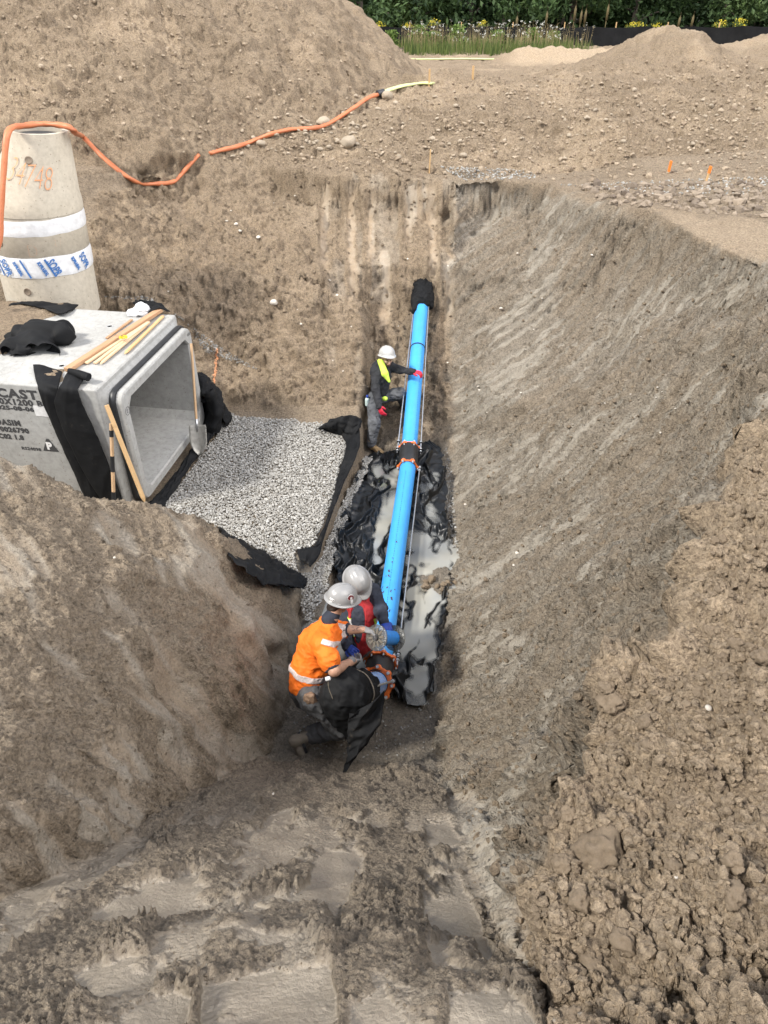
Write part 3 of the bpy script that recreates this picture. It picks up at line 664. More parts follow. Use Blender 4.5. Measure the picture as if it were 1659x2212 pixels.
# ------------------------------------------------------------------ more builders
def sheet(name, A, B, n=60, m=14, bulge=0.0, wr=.01, wf=6, mat=None, parent=None, seed=0, thick=.006, up=(0, 0, 1), fold=0.0, ff=3.0, edge=.0, mid=None, ret=False, **k):
    """cloth between two 3D polylines; mid: optional middle polyline it passes through"""
    def rs(P, n):
        P = np.array([tuple(p) for p in P], float); d = np.r_[0, np.cumsum(np.linalg.norm(np.diff(P, axis=0), axis=1))]; t = np.linspace(0, d[-1], n)
        return np.stack([np.interp(t, d, P[:, i]) for i in range(3)], 1)
    a, b = rs(A, n), rs(B, n); t = np.linspace(0, 1, m)[None, :, None]
    if mid is not None:
        c = rs(mid, n); c2 = 2 * c - (a + b) / 2
        G = a[:, None] * (1 - t) ** 2 + 2 * c2[:, None] * t * (1 - t) + b[:, None] * t ** 2
    else: G = a[:, None] * (1 - t) + b[:, None] * t
    du = np.gradient(G, axis=0); dv = np.gradient(G, axis=1); N = np.cross(du, dv); N /= np.linalg.norm(N, axis=2)[..., None] + 1e-9
    if (N.reshape(-1, 3) @ np.array(up)).mean() < 0: N = -N
    x, y, z = G[..., 0], G[..., 1], G[..., 2]; s = np.linspace(0, 1, n)[:, None]; tt = t[..., 0]
    d = bulge * np.sin(np.pi * tt) + wr * fbm(x, y, z, wf, 3, seed) + fold * (ridged(s * ff * 2.0 + .3 * tt, tt * ff * .8 + s, 0, 1, 2, seed + 3) - .3)
    G = G + N * d[..., None]
    if edge:
        e = edge * (noise(s * 9 + seed, np.zeros_like(s), 0, 1, seed + 7))[..., None]
        w = (tt * 2 - 1)[..., None] ** 3; G = G + dv / (np.linalg.norm(dv, axis=2)[..., None] + 1e-9) * e * w
    T = G + N * thick; ii = np.arange(n * m).reshape(n, m)
    f1 = np.stack([ii[:-1, :-1], ii[1:, :-1], ii[1:, 1:], ii[:-1, 1:]], -1).reshape(-1, 4); o = n * m
    f2 = f1[:, ::-1] + o
    loop = np.concatenate([ii[0, :], ii[1:, -1], ii[-1, -2::-1], ii[-2:0:-1, 0]]); l2 = np.roll(loop, -1)
    f3 = np.stack([loop, l2, l2 + o, loop + o], 1)
    me = mesh_np(name, np.concatenate([G.reshape(-1, 3), T.reshape(-1, 3)]), np.concatenate([f1, f2, f3]), mat or M_GEO, True)
    if ret: return me, G
    return add(name, me, parent, **k)
def text_polys(body, size=1.0, bold=0.0, xs=1.0, space=1.0):
    cu = bpy.data.curves.new('t', 'FONT'); cu.body = body; cu.size = size; cu.offset = bold; cu.space_character = space; cu.resolution_u = 3
    o = bpy.data.objects.new('t', cu); COL.objects.link(o); bpy.context.view_layer.update()
    me = bpy.data.meshes.new_from_object(o.evaluated_get(bpy.context.evaluated_depsgraph_get()))
    v = [(p.co.x * xs, p.co.y) for p in me.vertices]; f = [tuple(p.vertices) for p in me.polygons]
    bpy.data.objects.remove(o); bpy.data.curves.remove(cu); bpy.data.meshes.remove(me); return v, f
def lettering(name, body, size, fn, mat, parent, bold=0.004, xs=1.0, space=1.05, label=None):
    v, f = text_polys(body, size, bold, xs, space)
    me = mesh_np(name, [fn(x, y) for x, y in v], f, mat, False); o = add(name, me, parent)
    if label: o['label'] = label
    return o
def blob_mesh(name, r, seed, mat, sub=2, amp=.28, fr=1.4, flat=1.0, sharp=.0):
    bm = bmesh.new(); bmesh.ops.create_icosphere(bm, subdivisions=sub, radius=1.0)
    V = np.array([v.co[:] for v in bm.verts]); 
    d = 1 + amp * fbm(V[:, 0], V[:, 1], V[:, 2], fr, 3, seed) + (.10 * fbm(V[:, 0], V[:, 1], V[:, 2], 5.5, 3, seed + 9) if sub > 3 else 0)
    if sharp:      # facets: cut by random planes
        rg = np.random.default_rng(seed)
        for _ in range(9):
            n = rg.normal(size=3); n /= np.linalg.norm(n); h = rg.uniform(.55, .85); p = (V * d[:, None]) @ n
            d = np.where(p > h, d * (h + (p - h) * (1 - sharp)) / np.maximum(p, 1e-6), d)
    V = V * d[:, None] * r; V[:, 2] *= flat
    for v, c in zip(bm.verts, V): v.co = c
    me = bpy.data.meshes.new(name); bm.to_mesh(me); bm.free(); me.materials.append(mat)
    me.polygons.foreach_set('use_smooth', np.full(len(me.polygons), not sharp or sub > 2)); return me
# --- signed-distance modelling for bodies, clothes, crumpled things
class SDF:
    def __init__(s, lo, hi, h=.008):
        s.h = h; s.lo = np.array(lo, float); n = np.ceil((np.array(hi) - s.lo) / h).astype(int) + 1; s.n = n
        s.D = np.full(n, .5, np.float32)
    def sub(s, lo, hi):
        a = np.clip(np.floor((np.array(lo) - s.lo) / s.h).astype(int), 0, s.n); b = np.clip(np.ceil((np.array(hi) - s.lo) / s.h).astype(int) + 1, 0, s.n)
        sl = tuple(slice(i, j) for i, j in zip(a, b)); ax = [s.lo[i] + np.arange(a[i], b[i]) * s.h for i in range(3)]
        return sl, np.meshgrid(*ax, indexing='ij', sparse=True)
    def put(s, sl, d, k, mode='u'):
        o = s.D[sl]
        if mode == 'u':
            if k > 0: h = np.clip(.5 + .5 * (o - d) / k, 0, 1); s.D[sl] = o + (d - o) * h - k * h * (1 - h)
            else: s.D[sl] = np.minimum(o, d)
        elif mode == 's':
            h = np.clip(.5 - .5 * (o + d) / max(k, 1e-5), 0, 1); s.D[sl] = o + (-d - o) * h + k * h * (1 - h)
    def cone(s, p, q, r1, r2, k=.02, mode='u'):
        p, q = np.array(p, float), np.array(q, float); R_ = max(r1, r2) + max(k, .0) * 1.5 + .03
        sl, (x, y, z) = s.sub(np.minimum(p, q) - R_, np.maximum(p, q) + R_)
        d = q - p; L = d @ d + 1e-12; t = np.clip(((x - p[0]) * d[0] + (y - p[1]) * d[1] + (z - p[2]) * d[2]) / L, 0, 1)
        dd = np.sqrt((x - p[0] - t * d[0]) ** 2 + (y - p[1] - t * d[1]) ** 2 + (z - p[2] - t * d[2]) ** 2) - (r1 + (r2 - r1) * t)
        s.put(sl, dd, k, mode); return s
    def ell(s, c, r, M=None, k=.02, mode='u'):
        c = np.array(c, float); r = np.array(r, float); R_ = r.max() + k * 1.5 + .03; sl, (x, y, z) = s.sub(c - R_, c + R_)
        x, y, z = x - c[0], y - c[1], z - c[2]
        if M is not None:
            M = np.array(M)[:3, :3]; x, y, z = x * M[0, 0] + y * M[1, 0] + z * M[2, 0], x * M[0, 1] + y * M[1, 1] + z * M[2, 1], x * M[0, 2] + y * M[1, 2] + z * M[2, 2]
        k0 = np.sqrt((x / r[0]) ** 2 + (y / r[1]) ** 2 + (z / r[2]) ** 2); k1 = np.sqrt((x / r[0] ** 2) ** 2 + (y / r[1] ** 2) ** 2 + (z / r[2] ** 2) ** 2) + 1e-9
        s.put(sl, k0 * (k0 - 1) / k1, k, mode); return s
    def chain(s, P, Rr, k=.02):
        for i in range(len(P) - 1): s.cone(P[i], P[i + 1], Rr[i], Rr[i + 1], k)
        return s
    def wrinkle(s, amp, f, seed, o=2, rid=False, dirv=None, st=3.0):
        # only near the surface
        m = np.abs(s.D) < .05; i = np.nonzero(m); x, y, z = (s.lo[j] + i[j] * s.h for j in range(3))
        if dirv is not None:
            d = np.array(dirv, float); d /= np.linalg.norm(d); t = x * d[0] + y * d[1] + z * d[2]; q = (1 - 1 / st) * t; x, y, z = x - q * d[0], y - q * d[1], z - q * d[2]
        nn = ridged(x, y, z, f, o, seed) - .4 if rid else fbm(x, y, z, f, o, seed)
        s.D[i] -= (amp * nn).astype(np.float32); return s
    def cut(s, p, n):      # keep the side where (x-p).n < 0
        sl, (x, y, z) = s.sub(s.lo, s.lo + s.n * s.h); n = np.array(n, float); n /= np.linalg.norm(n); p = np.array(p)
        s.D = np.maximum(s.D, ((x - p[0]) * n[0] + (y - p[1]) * n[1] + (z - p[2]) * n[2])).astype(np.float32); return s
    def mesh(s, name, mat, smooth=True):
        D = s.D; n = D.shape; ins = D < 0
        c = (ins[:-1, :-1, :-1].astype(np.int8) + ins[1:, :-1, :-1] + ins[:-1, 1:, :-1] + ins[:-1, :-1, 1:] + ins[1:, 1:, :-1] + ins[1:, :-1, 1:] + ins[:-1, 1:, 1:] + ins[1:, 1:, 1:])
        act = (c > 0) & (c < 8); ci = np.nonzero(act); idm = np.full(act.shape, -1, np.int64); idm[ci] = np.arange(len(ci[0]))
        P = np.zeros((len(ci[0]), 3)); W = np.zeros(len(ci[0]))
        for ax in range(3):
            o1, o2 = [a for a in range(3) if a != ax]
            for a in (0, 1):
                for b in (0, 1):
                    i0 = [ci[0].copy(), ci[1].copy(), ci[2].copy()]; i0[o1] = i0[o1] + a; i0[o2] = i0[o2] + b; i1 = [q.copy() for q in i0]; i1[ax] = i1[ax] + 1
                    d0 = D[tuple(i0)]; d1 = D[tuple(i1)]; m = (d0 < 0) != (d1 < 0); t = np.where(m, d0 / np.where(m, d0 - d1, 1), 0)
                    for q in range(3): P[:, q] += np.where(m, (i0[q] + (t if q == ax else 0)), 0)
                    W += m
        P = P / np.maximum(W, 1)[:, None] * s.h + s.lo; F = []
        for ax in range(3):
            o1, o2 = (ax + 1) % 3, (ax + 2) % 3; sl0 = [slice(None)] * 3; sl1 = [slice(None)] * 3; sl0[ax] = slice(None, -1); sl1[ax] = slice(1, None)
            A, B = ins[tuple(sl0)], ins[tuple(sl1)]; e = A != B; ei = list(np.nonzero(e)); flip = A[tuple(ei)]
            ok = (ei[o1] > 0) & (ei[o2] > 0) & (ei[o1] < n[o1] - 1) & (ei[o2] < n[o2] - 1); ei = [q[ok] for q in ei]; flip = flip[ok]
            def g(a, b):
                j = [q.copy() for q in ei]; j[o1] -= a; j[o2] -= b; return idm[tuple(j)]
            q = np.stack([g(1, 1), g(0, 1), g(0, 0), g(1, 0)], 1); q[~flip] = q[~flip][:, ::-1]; F.append(q)
        F = np.concatenate(F); F = F[(F >= 0).all(1)]
        return mesh_np(name, P, F, mat, smooth)
# ------------------------------------------------------------------ precast box culvert
CA = R(9.0); c_ax = Vector((-math.cos(CA), math.sin(CA), 0)); c_w = Vector((math.sin(CA), math.cos(CA), 0))
C_FLOOR = .75; TH = .22; CW, CH = 1.8, 1.2
c_o = Vector((-2.6, 8.95, 0)) - c_w * CW        # near inner corner of the mouth
def cul(s, w, z): p = c_o + c_ax * s + c_w * w; return Vector((p.x, p.y, z))
ZT = C_FLOOR + CH + TH; ZB = C_FLOOR - TH
culv = empty('box_culvert', cul(0, CW / 2, ZB)); tag(culv, 'grey precast concrete box culvert with open square mouth facing the trench', 'culvert')
inv = Matrix.Translation(culv.location).inverted()
def cl(s, w, z): return inv @ cul(s, w, z)
def rrect(x0, x1, z0, z1, r, n=5, ch=False):
    P = []
    for cx, cz, a0 in ((x1 - r, z1 - r, 0), (x0 + r, z1 - r, 90), (x0 + r, z0 + r, 180), (x1 - r, z0 + r, 270)):
        if ch: P += [(cx + (r if a0 in (0, 270) else 0) * 1.0 - (r if a0 in (90,) else 0) * 0, cz)] if False else []
        for i in range(n):
            a = R(a0 + 90 * i / (n - 1)); P.append((cx + r * math.cos(a), cz + r * math.sin(a)))
    return P
NP = 6
def ring(x0, x1, z0, z1, r): return rrect(x0, x1, z0, z1, r, NP)
def chamf(x0, x1, z0, z1, r):       # haunched inner corners, same vertex count
    P = []
    for ax_, az, bx, bz in (((x1, z1 - r, x1 - r, z1)), ((x0 + r, z1, x0, z1 - r)), ((x0, z0 + r, x0 + r, z0)), ((x1 - r, z0, x1, z0 + r))):
        for i in range(NP): t = i / (NP - 1); P.append((ax_ + (bx - ax_) * t, az + (bz - az) * t))
    return P
secs = [(chamf(0, CW, C_FLOOR, C_FLOOR + CH, .10), 7.0), (chamf(0, CW, C_FLOOR, C_FLOOR + CH, .10), .02), (chamf(-.015, CW + .015, C_FLOOR - .015, C_FLOOR + CH + .015, .11), .0),
        (ring(-.105, CW + .105, C_FLOOR - .105, C_FLOOR + CH + .105, .12), .0), (ring(-.12, CW + .12, C_FLOOR - .12, C_FLOOR + CH + .12, .13), .015),
        (ring(-.135, CW + .135, C_FLOOR - .135, C_FLOOR + CH + .135, .13), .17), (ring(-.17, CW + .17, C_FLOOR - .17, C_FLOOR + CH + .17, .07), .21), (ring(-TH + .012, CW + TH - .012, ZB + .012, ZT - .012, .03), .215),
        (ring(-TH, CW + TH, ZB, ZT, .02), .235), (ring(-TH, CW + TH, ZB, ZT, .02), 2.42), (ring(-TH + .02, CW + TH - .02, ZB + .02, ZT - .02, .02), 2.43), (ring(-TH + .02, CW + TH - .02, ZB + .02, ZT - .02, .02), 2.45),
        (ring(-TH, CW + TH, ZB, ZT, .02), 2.46), (ring(-TH, CW + TH, ZB, ZT, .02), 7.0)]
v = []; f = []; nn = 4 * NP
for P, s_ in secs: v += [cl(s_, w, z) for w, z in P]
for i in range(len(secs) - 1):
    for j in range(nn): j2 = (j + 1) % nn; f.append((i * nn + j, i * nn + j2, (i + 1) * nn + j2, (i + 1) * nn + j))
def fix_normals(me):
    bm = bmesh.new(); bm.from_mesh(me); bmesh.ops.recalc_face_normals(bm, faces=bm.faces); 
    for e in bm.edges: e.smooth = not (len(e.link_faces) == 2 and e.calc_face_angle(0) > R(28))
    bm.to_mesh(me); bm.free(); return me
me = mesh_np('shell', v, f, M_CONC, True); add('shell', fix_normals(me), culv)
# rubber gasket round the spigot
gsec = []
for d_, s_ in ((.0, .075), (.022, .08), (.03, .10), (.03, .125), (.022, .145), (.0, .15)):
    e = .126 + d_; gsec.append((ring(-e, CW + e, C_FLOOR - e, C_FLOOR + CH + e, .13 + d_), s_))
v = []; f = []
for P, s_ in gsec: v += [cl(s_, w, z) for w, z in P]
for i in range(len(gsec) - 1):
    for j in range(nn): j2 = (j + 1) % nn; f.append((i * nn + j, i * nn + j2, (i + 1) * nn + j2, (i + 1) * nn + j))
add('rubber_gasket', fix_normals(mesh_np('rubber_gasket', v, f, M_RUB, True)), culv)
# stencilled lettering on the near side
side_n = Vector(-c_w); side_p = cul(0, -TH, 0)
def side(px, py):
    r = Vector(ray(px, py)); o = Vector((0, 0, CAMZ)); t = (side_p - o).dot(side_n) / r.dot(side_n); p = o + r * t; q = p - c_o; return q.dot(c_ax), p.z
def on_side(s0, z0):
    def fn(x, y): return inv @ (cul(s0 - x, -TH - .003, z0 + y))
    return fn
s_e, z_e = side(122, 868)
for body, pxr, pyb, sz, xs, bold in (('PRECAST', 84, 863, .150, 1.25, .007), ('1800X1200 B', 94, 879, .105, 1.12, .005), ('2025-08-06', 75, 889, .072, 1.35, .004), ('DASIM', 46, 920, .10, 1.0, .005), ('10026790', 64, 936, .088, 1.05, .005), ('BC02 1.8', 53, 950, .085, 1.05, .005), ('RS24098', 90, 974, .055, 1.15, .002)):
    vv, ff_ = text_polys(body, sz, bold, xs, 1.12); wdt = max(a for a, b in vv); s1, z1 = side(pxr, pyb)
    if body == '1800X1200 B': pass
    lettering('lettering', body, sz, on_side(s1 + wdt, z1), M_STEN, culv, bold, xs, 1.12, 'black stencilled %s' % body)
s1, z1 = side(137, 977); mb = MB()
fn = on_side(s1 + .25, z1)
tri = [(0, 0), (.2, 0), (.115, .17), (.085, .17)]; mb.put([fn(*p) for p in tri], [(0, 1, 2, 3)]); mb.build('triangle_logo', M_STEN, culv)
lettering('logo_letter', 'P', .13, lambda x, y: fn(.062 + x, .03 + y) - side_n * -.003, M_PAPER, culv, .008, 1, 1)
s1, z1 = side(92, 896); mb = MB(); fn2 = on_side(s1, z1); mb.put([fn2(*p) for p in ((-.085, -.02), (.085, -.02), (.085, .115), (-.085, .115))], [(0, 1, 2, 3)]); mb.build('paper_label', M_PAPER, culv)
# pencilled marks on the mouth
def on_face(w0, z0):
    def fn(x, y): return inv @ cul(-.003, w0 + x, z0 + y)
    return fn
lettering('lettering', '908', .06, on_face(CW - .02, C_FLOOR + CH + .015), M_DKST, culv, .0, 1, 1.1)
lettering('lettering', '2', .06, on_face(-.075, C_FLOOR + CH - .12), M_DKST, culv, .001, 1, 1)
mb = MB(); M_ = Matrix((c_w.to_4d(), Vector((0, 0, 1, 0)), c_ax.to_4d(), Vector((0, 0, 0, 1)))).transposed(); M_.translation = inv @ cul(-.004, -.055, C_FLOOR + CH - .10)
mb.lathe([(.045, 0), (.05, 0), (.05, .002), (.045, .002)], 20, M_, closed=True); mb.build('ring_mark', M_DKST, culv)
fnf = lambda x, y: inv @ cul(.25 + y, .28 + x, C_FLOOR + .004)
lettering('lettering', 'L', .22, fnf, M_DKST, culv, .006, 1, 1)
# lifting socket recess hints on the top
for s_, w_ in ((.9, .3), (.9, 1.5)):
    mb = MB(); mb.lathe([(.0, .0), (.03, .0), (.035, .006), (.05, .004), (.052, 0)], 16, Matrix.Translation(inv @ cul(s_, w_, ZT))); mb.build('lifting_anchor', M_CONC_IN, culv, smooth=True)
# ------------------------------------------------------------------ manhole riser standing on the culvert
RX, RYc, RZ = -4.86, 10.30, ZT
rz = empty('manhole_riser', (RX, RYc, RZ), (0, R(3.4), 0)); tag(rz, 'pale concrete manhole riser with tapered cone and white taped joints', 'manhole')
BR = .63; z_c = 1.10; z_t = 2.06; ex = .27
m = MB(); m.lathe([(BR, -.3), (BR, .55)], 56); m.build('lower_barrel', M_CONC_TAN, rz, smooth=True)
m = MB(); m.lathe([(BR - .005, .552), (BR + .004, .56), (BR + .004, z_c)], 56); m.build('upper_barrel', M_CONC_TAN, rz, smooth=True)
m = MB(); n = 56; prof = [(BR + .012, z_c + .004, 0), (BR + .014, z_c + .10, 0), (BR - .02, z_c + .2, .02), (.385, z_t - .14, ex - .01), (.37, z_t, ex), (.30, z_t + .0, ex), (.30, z_t - .3, ex)]
v = []; f = []
for r_, z_, e_ in prof:
    for j in range(n): a = 2 * math.pi * j / n; v.append((e_ + r_ * math.cos(a), r_ * math.sin(a), z_))
for i in range(len(prof) - 1):
    for j in range(n): j2 = (j + 1) % n; f.append((i * n + j, i * n + j2, (i + 1) * n + j2, (i + 1) * n + j))
m.put(v, f); m.build('cone_section', M_CONC_TAN, rz, smooth=True, autosm=40)
m = MB(); m.lathe([(0, 0), (.31, -.01), (.30, -.02)], 24, Matrix.Translation((ex, 0, z_t - .05))); m.build('cover_board', M_DKST, rz)
def band(name, z0, z1, seed, off=.008):
    n = 90; k = 7; v = []; f = []
    for i in range(k):
        for j in range(n):
            a = 2 * math.pi * j / n; w = .016 * float(noise(math.cos(a) * 3, math.sin(a) * 3, i * .0, 1, seed)) ; rr = BR + .004 + off + (.006 * float(noise(math.cos(a) * 9, math.sin(a) * 9, i * .35, 1, seed + 2)))
            if i in (0, k - 1): rr = BR + .006
            v.append((rr * math.cos(a), rr * math.sin(a), z0 + (z1 - z0) * i / (k - 1) + w + .03 * math.sin(a + 2)))
    for i in range(k - 1):
        for j in range(n): j2 = (j + 1) % n; f.append((i * n + j, i * n + j2, (i + 1) * n + j2, (i + 1) * n + j))
    me = mesh_np(name, v, f, M_TAPEW, True); return add(name, me, rz)
b1 = band('joint_tape', .86, 1.06, 5); b2 = band('joint_tape', .31, .58, 9)
def on_cyl(a0, z0, rot=0.0, off=.024):
    def fn(x, y):
        x, y = x * math.cos(rot) - y * math.sin(rot), x * math.sin(rot) + y * math.cos(rot); a = a0 + x / BR; r_ = BR + off
        return (r_ * math.cos(a), r_ * math.sin(a), z0 + y + .03 * math.sin(a + 2))
    return fn
M_TB2 = M_TBLUE
for a_, txt, sz, rt in ((-137, 'SOPR', .15, -68), (-116, 'SOPR', .15, -68), (-99, 'SOPRASEAL', .062, -66), (-70, 'SOPRASEAL', .062, -66), (-57, 'SOPR', .15, -68), (-30, 'SOPRASEAL', .062, -66), (-15, 'SOPR', .15, -68)):
    L = {'SOPR': .36, 'SOPRASEAL': .30}[txt]
    # only the stretch of print that falls on the tape
    fn_ = on_cyl(R(a_), .445, R(rt)); 
    vv, ff_ = text_polys(txt, sz, .004, .62, 1.0); keep = [q for q in ff_ if all(.33 < fn_(*vv[i])[2] < .575 for i in [0]) or True]
    mx = max(p[0] for p in vv); vv = [(p[0] - mx / 2, p[1] - sz * .35) for p in vv]; pts = [fn_(*p) for p in vv]
    keep = [q for q in ff_ if all(.315 + .03 * math.sin(math.atan2(pts[i][1], pts[i][0]) + 2) < pts[i][2] < .575 + .03 * math.sin(math.atan2(pts[i][1], pts[i][0]) + 2) for i in q)]
    add('print', mesh_np('print', pts, keep, M_TB2, False), b2)
for a_ in (-127, -62, -90):
    m = MB(); fn_ = on_cyl(R(a_), .445, R(-68), .023); m.put([fn_(x, y) for x, y in ((-.13, -.012), (.13, -.012), (.13, .012), (-.13, .012))], [(0, 1, 2, 3)]); m.build('print', M_TB2, b2)
# orange spray numbers on the cone and barrel
def on_cone(a0, z0):
    def fn(x, y):
        z = z0 + y; t = (z - z_c - .2) / (z_t - .14 - z_c - .2); t = min(max(t, 0), 1); r_ = BR - .02 + (.385 - BR + .02) * t + .014; e_ = .02 + (ex - .03) * t; a = a0 + x / r_
        return (e_ + r_ * math.cos(a), r_ * math.sin(a), z)
    return fn
for ch, a_, dz in zip('34748', (-110, -96, -83, -70, -57), (.06, .02, -.01, -.03, -.05)):
    lettering('spray_number', ch, .40, on_cone(R(a_), z_c + .38 + dz), M_SPRAY, rz, -.0105, .62, 1)
lettering('spray_number', 'D', .24, on_cyl(R(-84), .60, .0, .009), M_SPRAY, rz, -.010, .8, 1)
lettering('spray_number', '37', .22, on_cyl(R(-54), .66, .0, .009), M_SPRAY, rz, -.01, .6, 1)
for a_, z_, fn_ in ((-82, .68, on_cone), ):
    M_ = frame(fn_(R(a_), z_c + z_)(0, 0), Vector(fn_(R(a_), z_c + z_)(0, 0)) + Vector((math.cos(R(a_)), math.sin(R(a_)), .35)))
    m = MB(); m.lathe([(0, .002), (.035, .002), (.04, .006), (.046, .004), (.048, -.01)], 20, M_); m.build('lift_hole', plain('hole_mortar', (.20, .16, .12), .9), rz, smooth=True)
for a_, z_ in ((-118, .76), (-95, .14)):
    p = on_cyl(R(a_), z_ - .03 * math.sin(R(a_) + 2), 0, .004)(0, 0); M_ = frame(p, Vector(p) + Vector((math.cos(R(a_)), math.sin(R(a_)), 0)))
    m = MB(); m.lathe([(0, .002), (.038, .002), (.044, .006), (.05, .004), (.052, -.01)], 20, M_); m.build('lift_hole', bpy.data.materials['hole_mortar'], rz, smooth=True)
# ------------------------------------------------------------------ blue water main
PR = .112
pA = Vector(Z(881, 1010, .25)); pB = Vector(Z(822, 1432, .25)); pU0 = Vector(Z(884, 968, .33)); pU1 = Vector((.0, 0, 0))
q = Y(912, 640, 11.75); pU1 = Vector(q)
pS0 = Vector(Z(814, 1476, .34)); pS1 = Vector((-.30, 4.0, .80))
def pipe(name, a, b, label, group, name2='barrel'):
    root = empty(name, a); tag(root, label, 'pipe', group); L = (b - a).length; fm = Matrix.Translation(-a) @ frame(a, b)
    m = MB(); m.lathe([(PR - .012, .03), (PR - .012, 0), (PR, .002), (PR, L), (PR - .012, L), (PR - .012, L - .03)], 40, fm); m.build(name2, M_BLUE, root, smooth=True, autosm=40)
    return root, fm, L
p_low, fl, Ll = pipe('water_pipe', pA, pB, 'blue plastic pipe lying level along the flooded trench floor', 'blue water pipes in the trench')
p_up, fu, Lu = pipe('water_pipe', pU0, pU1, 'blue plastic pipe rising from the far coupling into the end wall', 'blue water pipes in the trench')
p_st, fs, Ls = pipe('water_pipe', pS0, pS1, 'short blue pipe stub under the black fabric hood nearest the camera', 'blue water pipes in the trench')
# printed line along the crown
def printline(root, fm, L, ang, z0, z1):
    m = MB(); z = z0; rr = PR + .0015
    while z < z1:
        l = random.uniform(.012, .03); a0, a1 = ang - .02, ang + .02
        m.put([fm @ Vector((rr * math.cos(a0), rr * math.sin(a0), z)), fm @ Vector((rr * math.cos(a1), rr * math.sin(a1), z)), fm @ Vector((rr * math.cos(a1), rr * math.sin(a1), z + l)), fm @ Vector((rr * math.cos(a0), rr * math.sin(a0), z + l))], [(0, 1, 2, 3)])
        z += l + random.uniform(.006, .03)
    m.build('printed_line', M_MARK, root)['kind'] = 'stuff'
printline(p_low, fl, Ll, R(95), .25, Ll - .4); printline(p_up, fu, Lu, R(130), .1, Lu * .6)
# scuffs of glue and mud on the pipes (real stains, small raised smears)
m = MB()
for _ in range(16):
    z = Ll * random.triangular(.45, 1, .72); a = R(random.uniform(60, 150)); rr = PR + .002; w, l = random.uniform(.004, .012), random.uniform(.006, .03); an = random.uniform(-.5, .5)
    c = [(-w, -l), (w, -l * .6), (w * 1.2, l * .7), (-w * .6, l)]
    m.put([fl @ Vector((rr * math.cos(a + (x + y * an) / PR), rr * math.sin(a + (x + y * an) / PR), z + y)) for x, y in c], [(0, 1, 2, 3)])
m.build('mud_smears', plain('dried_mud_mark', (.06, .045, .06), .8), p_low)['kind'] = 'stuff'
def hexnut(mb, M, r=.017, h=.016, mi=0):
    mb.prism([(r * math.cos(R(60 * i)), r * math.sin(R(60 * i))) for i in range(6)], 0, h, M, mi)
def coupling(loc_a, loc_b, dir_a, dir_b, label, nb=8, R0=.158, ph=0):
    root = empty('pipe_coupling', (loc_a + loc_b) / 2); tag(root, label, 'pipe coupling', 'orange bolted couplings on the pipe'); o = root.location
    axm = (loc_b - loc_a); sl = Matrix.Translation(-o)
    def fr(p, d): return sl @ frame(p, p + d)
    # rubber sleeve
    pts = [loc_a - dir_a * .02, loc_a + dir_a * .02, (loc_a + loc_b) / 2, loc_b - dir_b * .02, loc_b + dir_b * .02]
    m = MB(); m.tube([p - o for p in pts], .13, 32, rs=[.128, .14, .134, .14, .128]); m.build('rubber_sleeve', M_RUB, root, smooth=True, autosm=50)
    for p, d, s in ((loc_a, dir_a, -1), (loc_b, dir_b, 1)):
        M = fr(p, d * s); m = MB()
        # clamp ring with lugs: outer outline scalloped around the bolts
        n = 96; sec = []
        def rad(th):
            x = math.cos(nb * th); return R0 - .022 + .022 * max(0, min(1, (x + .1) * 1.2))
        for (zz_, kk, inn) in ((-.012, 1, 0), (.016, 1, 0), (.022, .97, 0), (.022, 0, 1), (-.012, 0, 1)):
            sec.append([Vector(((PR + .008 if inn else rad(2 * math.pi * j / n) * kk) * math.cos(2 * math.pi * j / n + ph), (PR + .008 if inn else rad(2 * math.pi * j / n) * kk) * math.sin(2 * math.pi * j / n + ph), zz_)) for j in range(n)])
        v = [M @ p_ for s_ in sec for p_ in s_]; f = []
        for i in range(5):
            for j in range(n): i2 = (i + 1) % 5; j2 = (j + 1) % n; f.append((i * n + j, i * n + j2, i2 * n + j2, i2 * n + j))
        m.put(v, f); rg = m.build('clamp_ring', M_ORN, root, smooth=True, autosm=35)
        for j in range(nb):
            th = 2 * math.pi * j / nb + ph; c = Vector(((R0 - .018) * math.cos(th), (R0 - .018) * math.sin(th), .02)); Mb = M @ Matrix.Translation(c)
            mm = MB(); hexnut(mm, Mb, .0165, .018); mm.lathe([(.0, .034), (.009, .032), (.010, .018)], 10, Mb); mm.lathe([(.009, -.06), (.009, 0)], 10, Mb); mm.build('bolt', M_BOLT, root, smooth=False)
    return root
dl = (pB - pA).normalized(); du = (pU1 - pU0).normalized(); dsn = (pS1 - pS0).normalized()
coupling(pU0, pA, -du, dl, 'orange bolted coupling joining the level pipe to the rising pipe', 6)
coupling(pB, pS0, dl, dsn, 'large orange bolted coupling in front of the crouching workers', 8, .178, .2)
# tie rods beside the pipes
def rod(a, b, label, r=.0085, nuts=()):
    root = empty('tie_rod', a); tag(root, label, 'steel rod', 'steel tie rods beside the pipe'); m = MB(); m.tube([Vector((0, 0, 0)), b - a], r, 10); m.build('threaded_rod', M_STEEL, root, smooth=True, autosm=50)
    fm = Matrix.Translation(-a) @ frame(a, b)
    for t in nuts:
        Mb = fm @ Matrix.Translation((0, 0, t)); m = MB(); hexnut(m, Mb, .019, .022); m.build('nut', M_BOLT, root)
        m = MB(); m.lathe([(.0, -.008), (.026, -.008), (.026, -.001), (0, -.001)], 16, Mb); m.build('washer', M_DKST, root)
    return root
latu = du.cross(Vector((0, 0, 1))).normalized(); latl = dl.cross(Vector((0, 0, 1))).normalized()
if latu.x < 0: latu = -latu
if latl.x < 0: latl = -latl
upu = latu.cross(du); upu = upu if upu.z > 0 else -upu
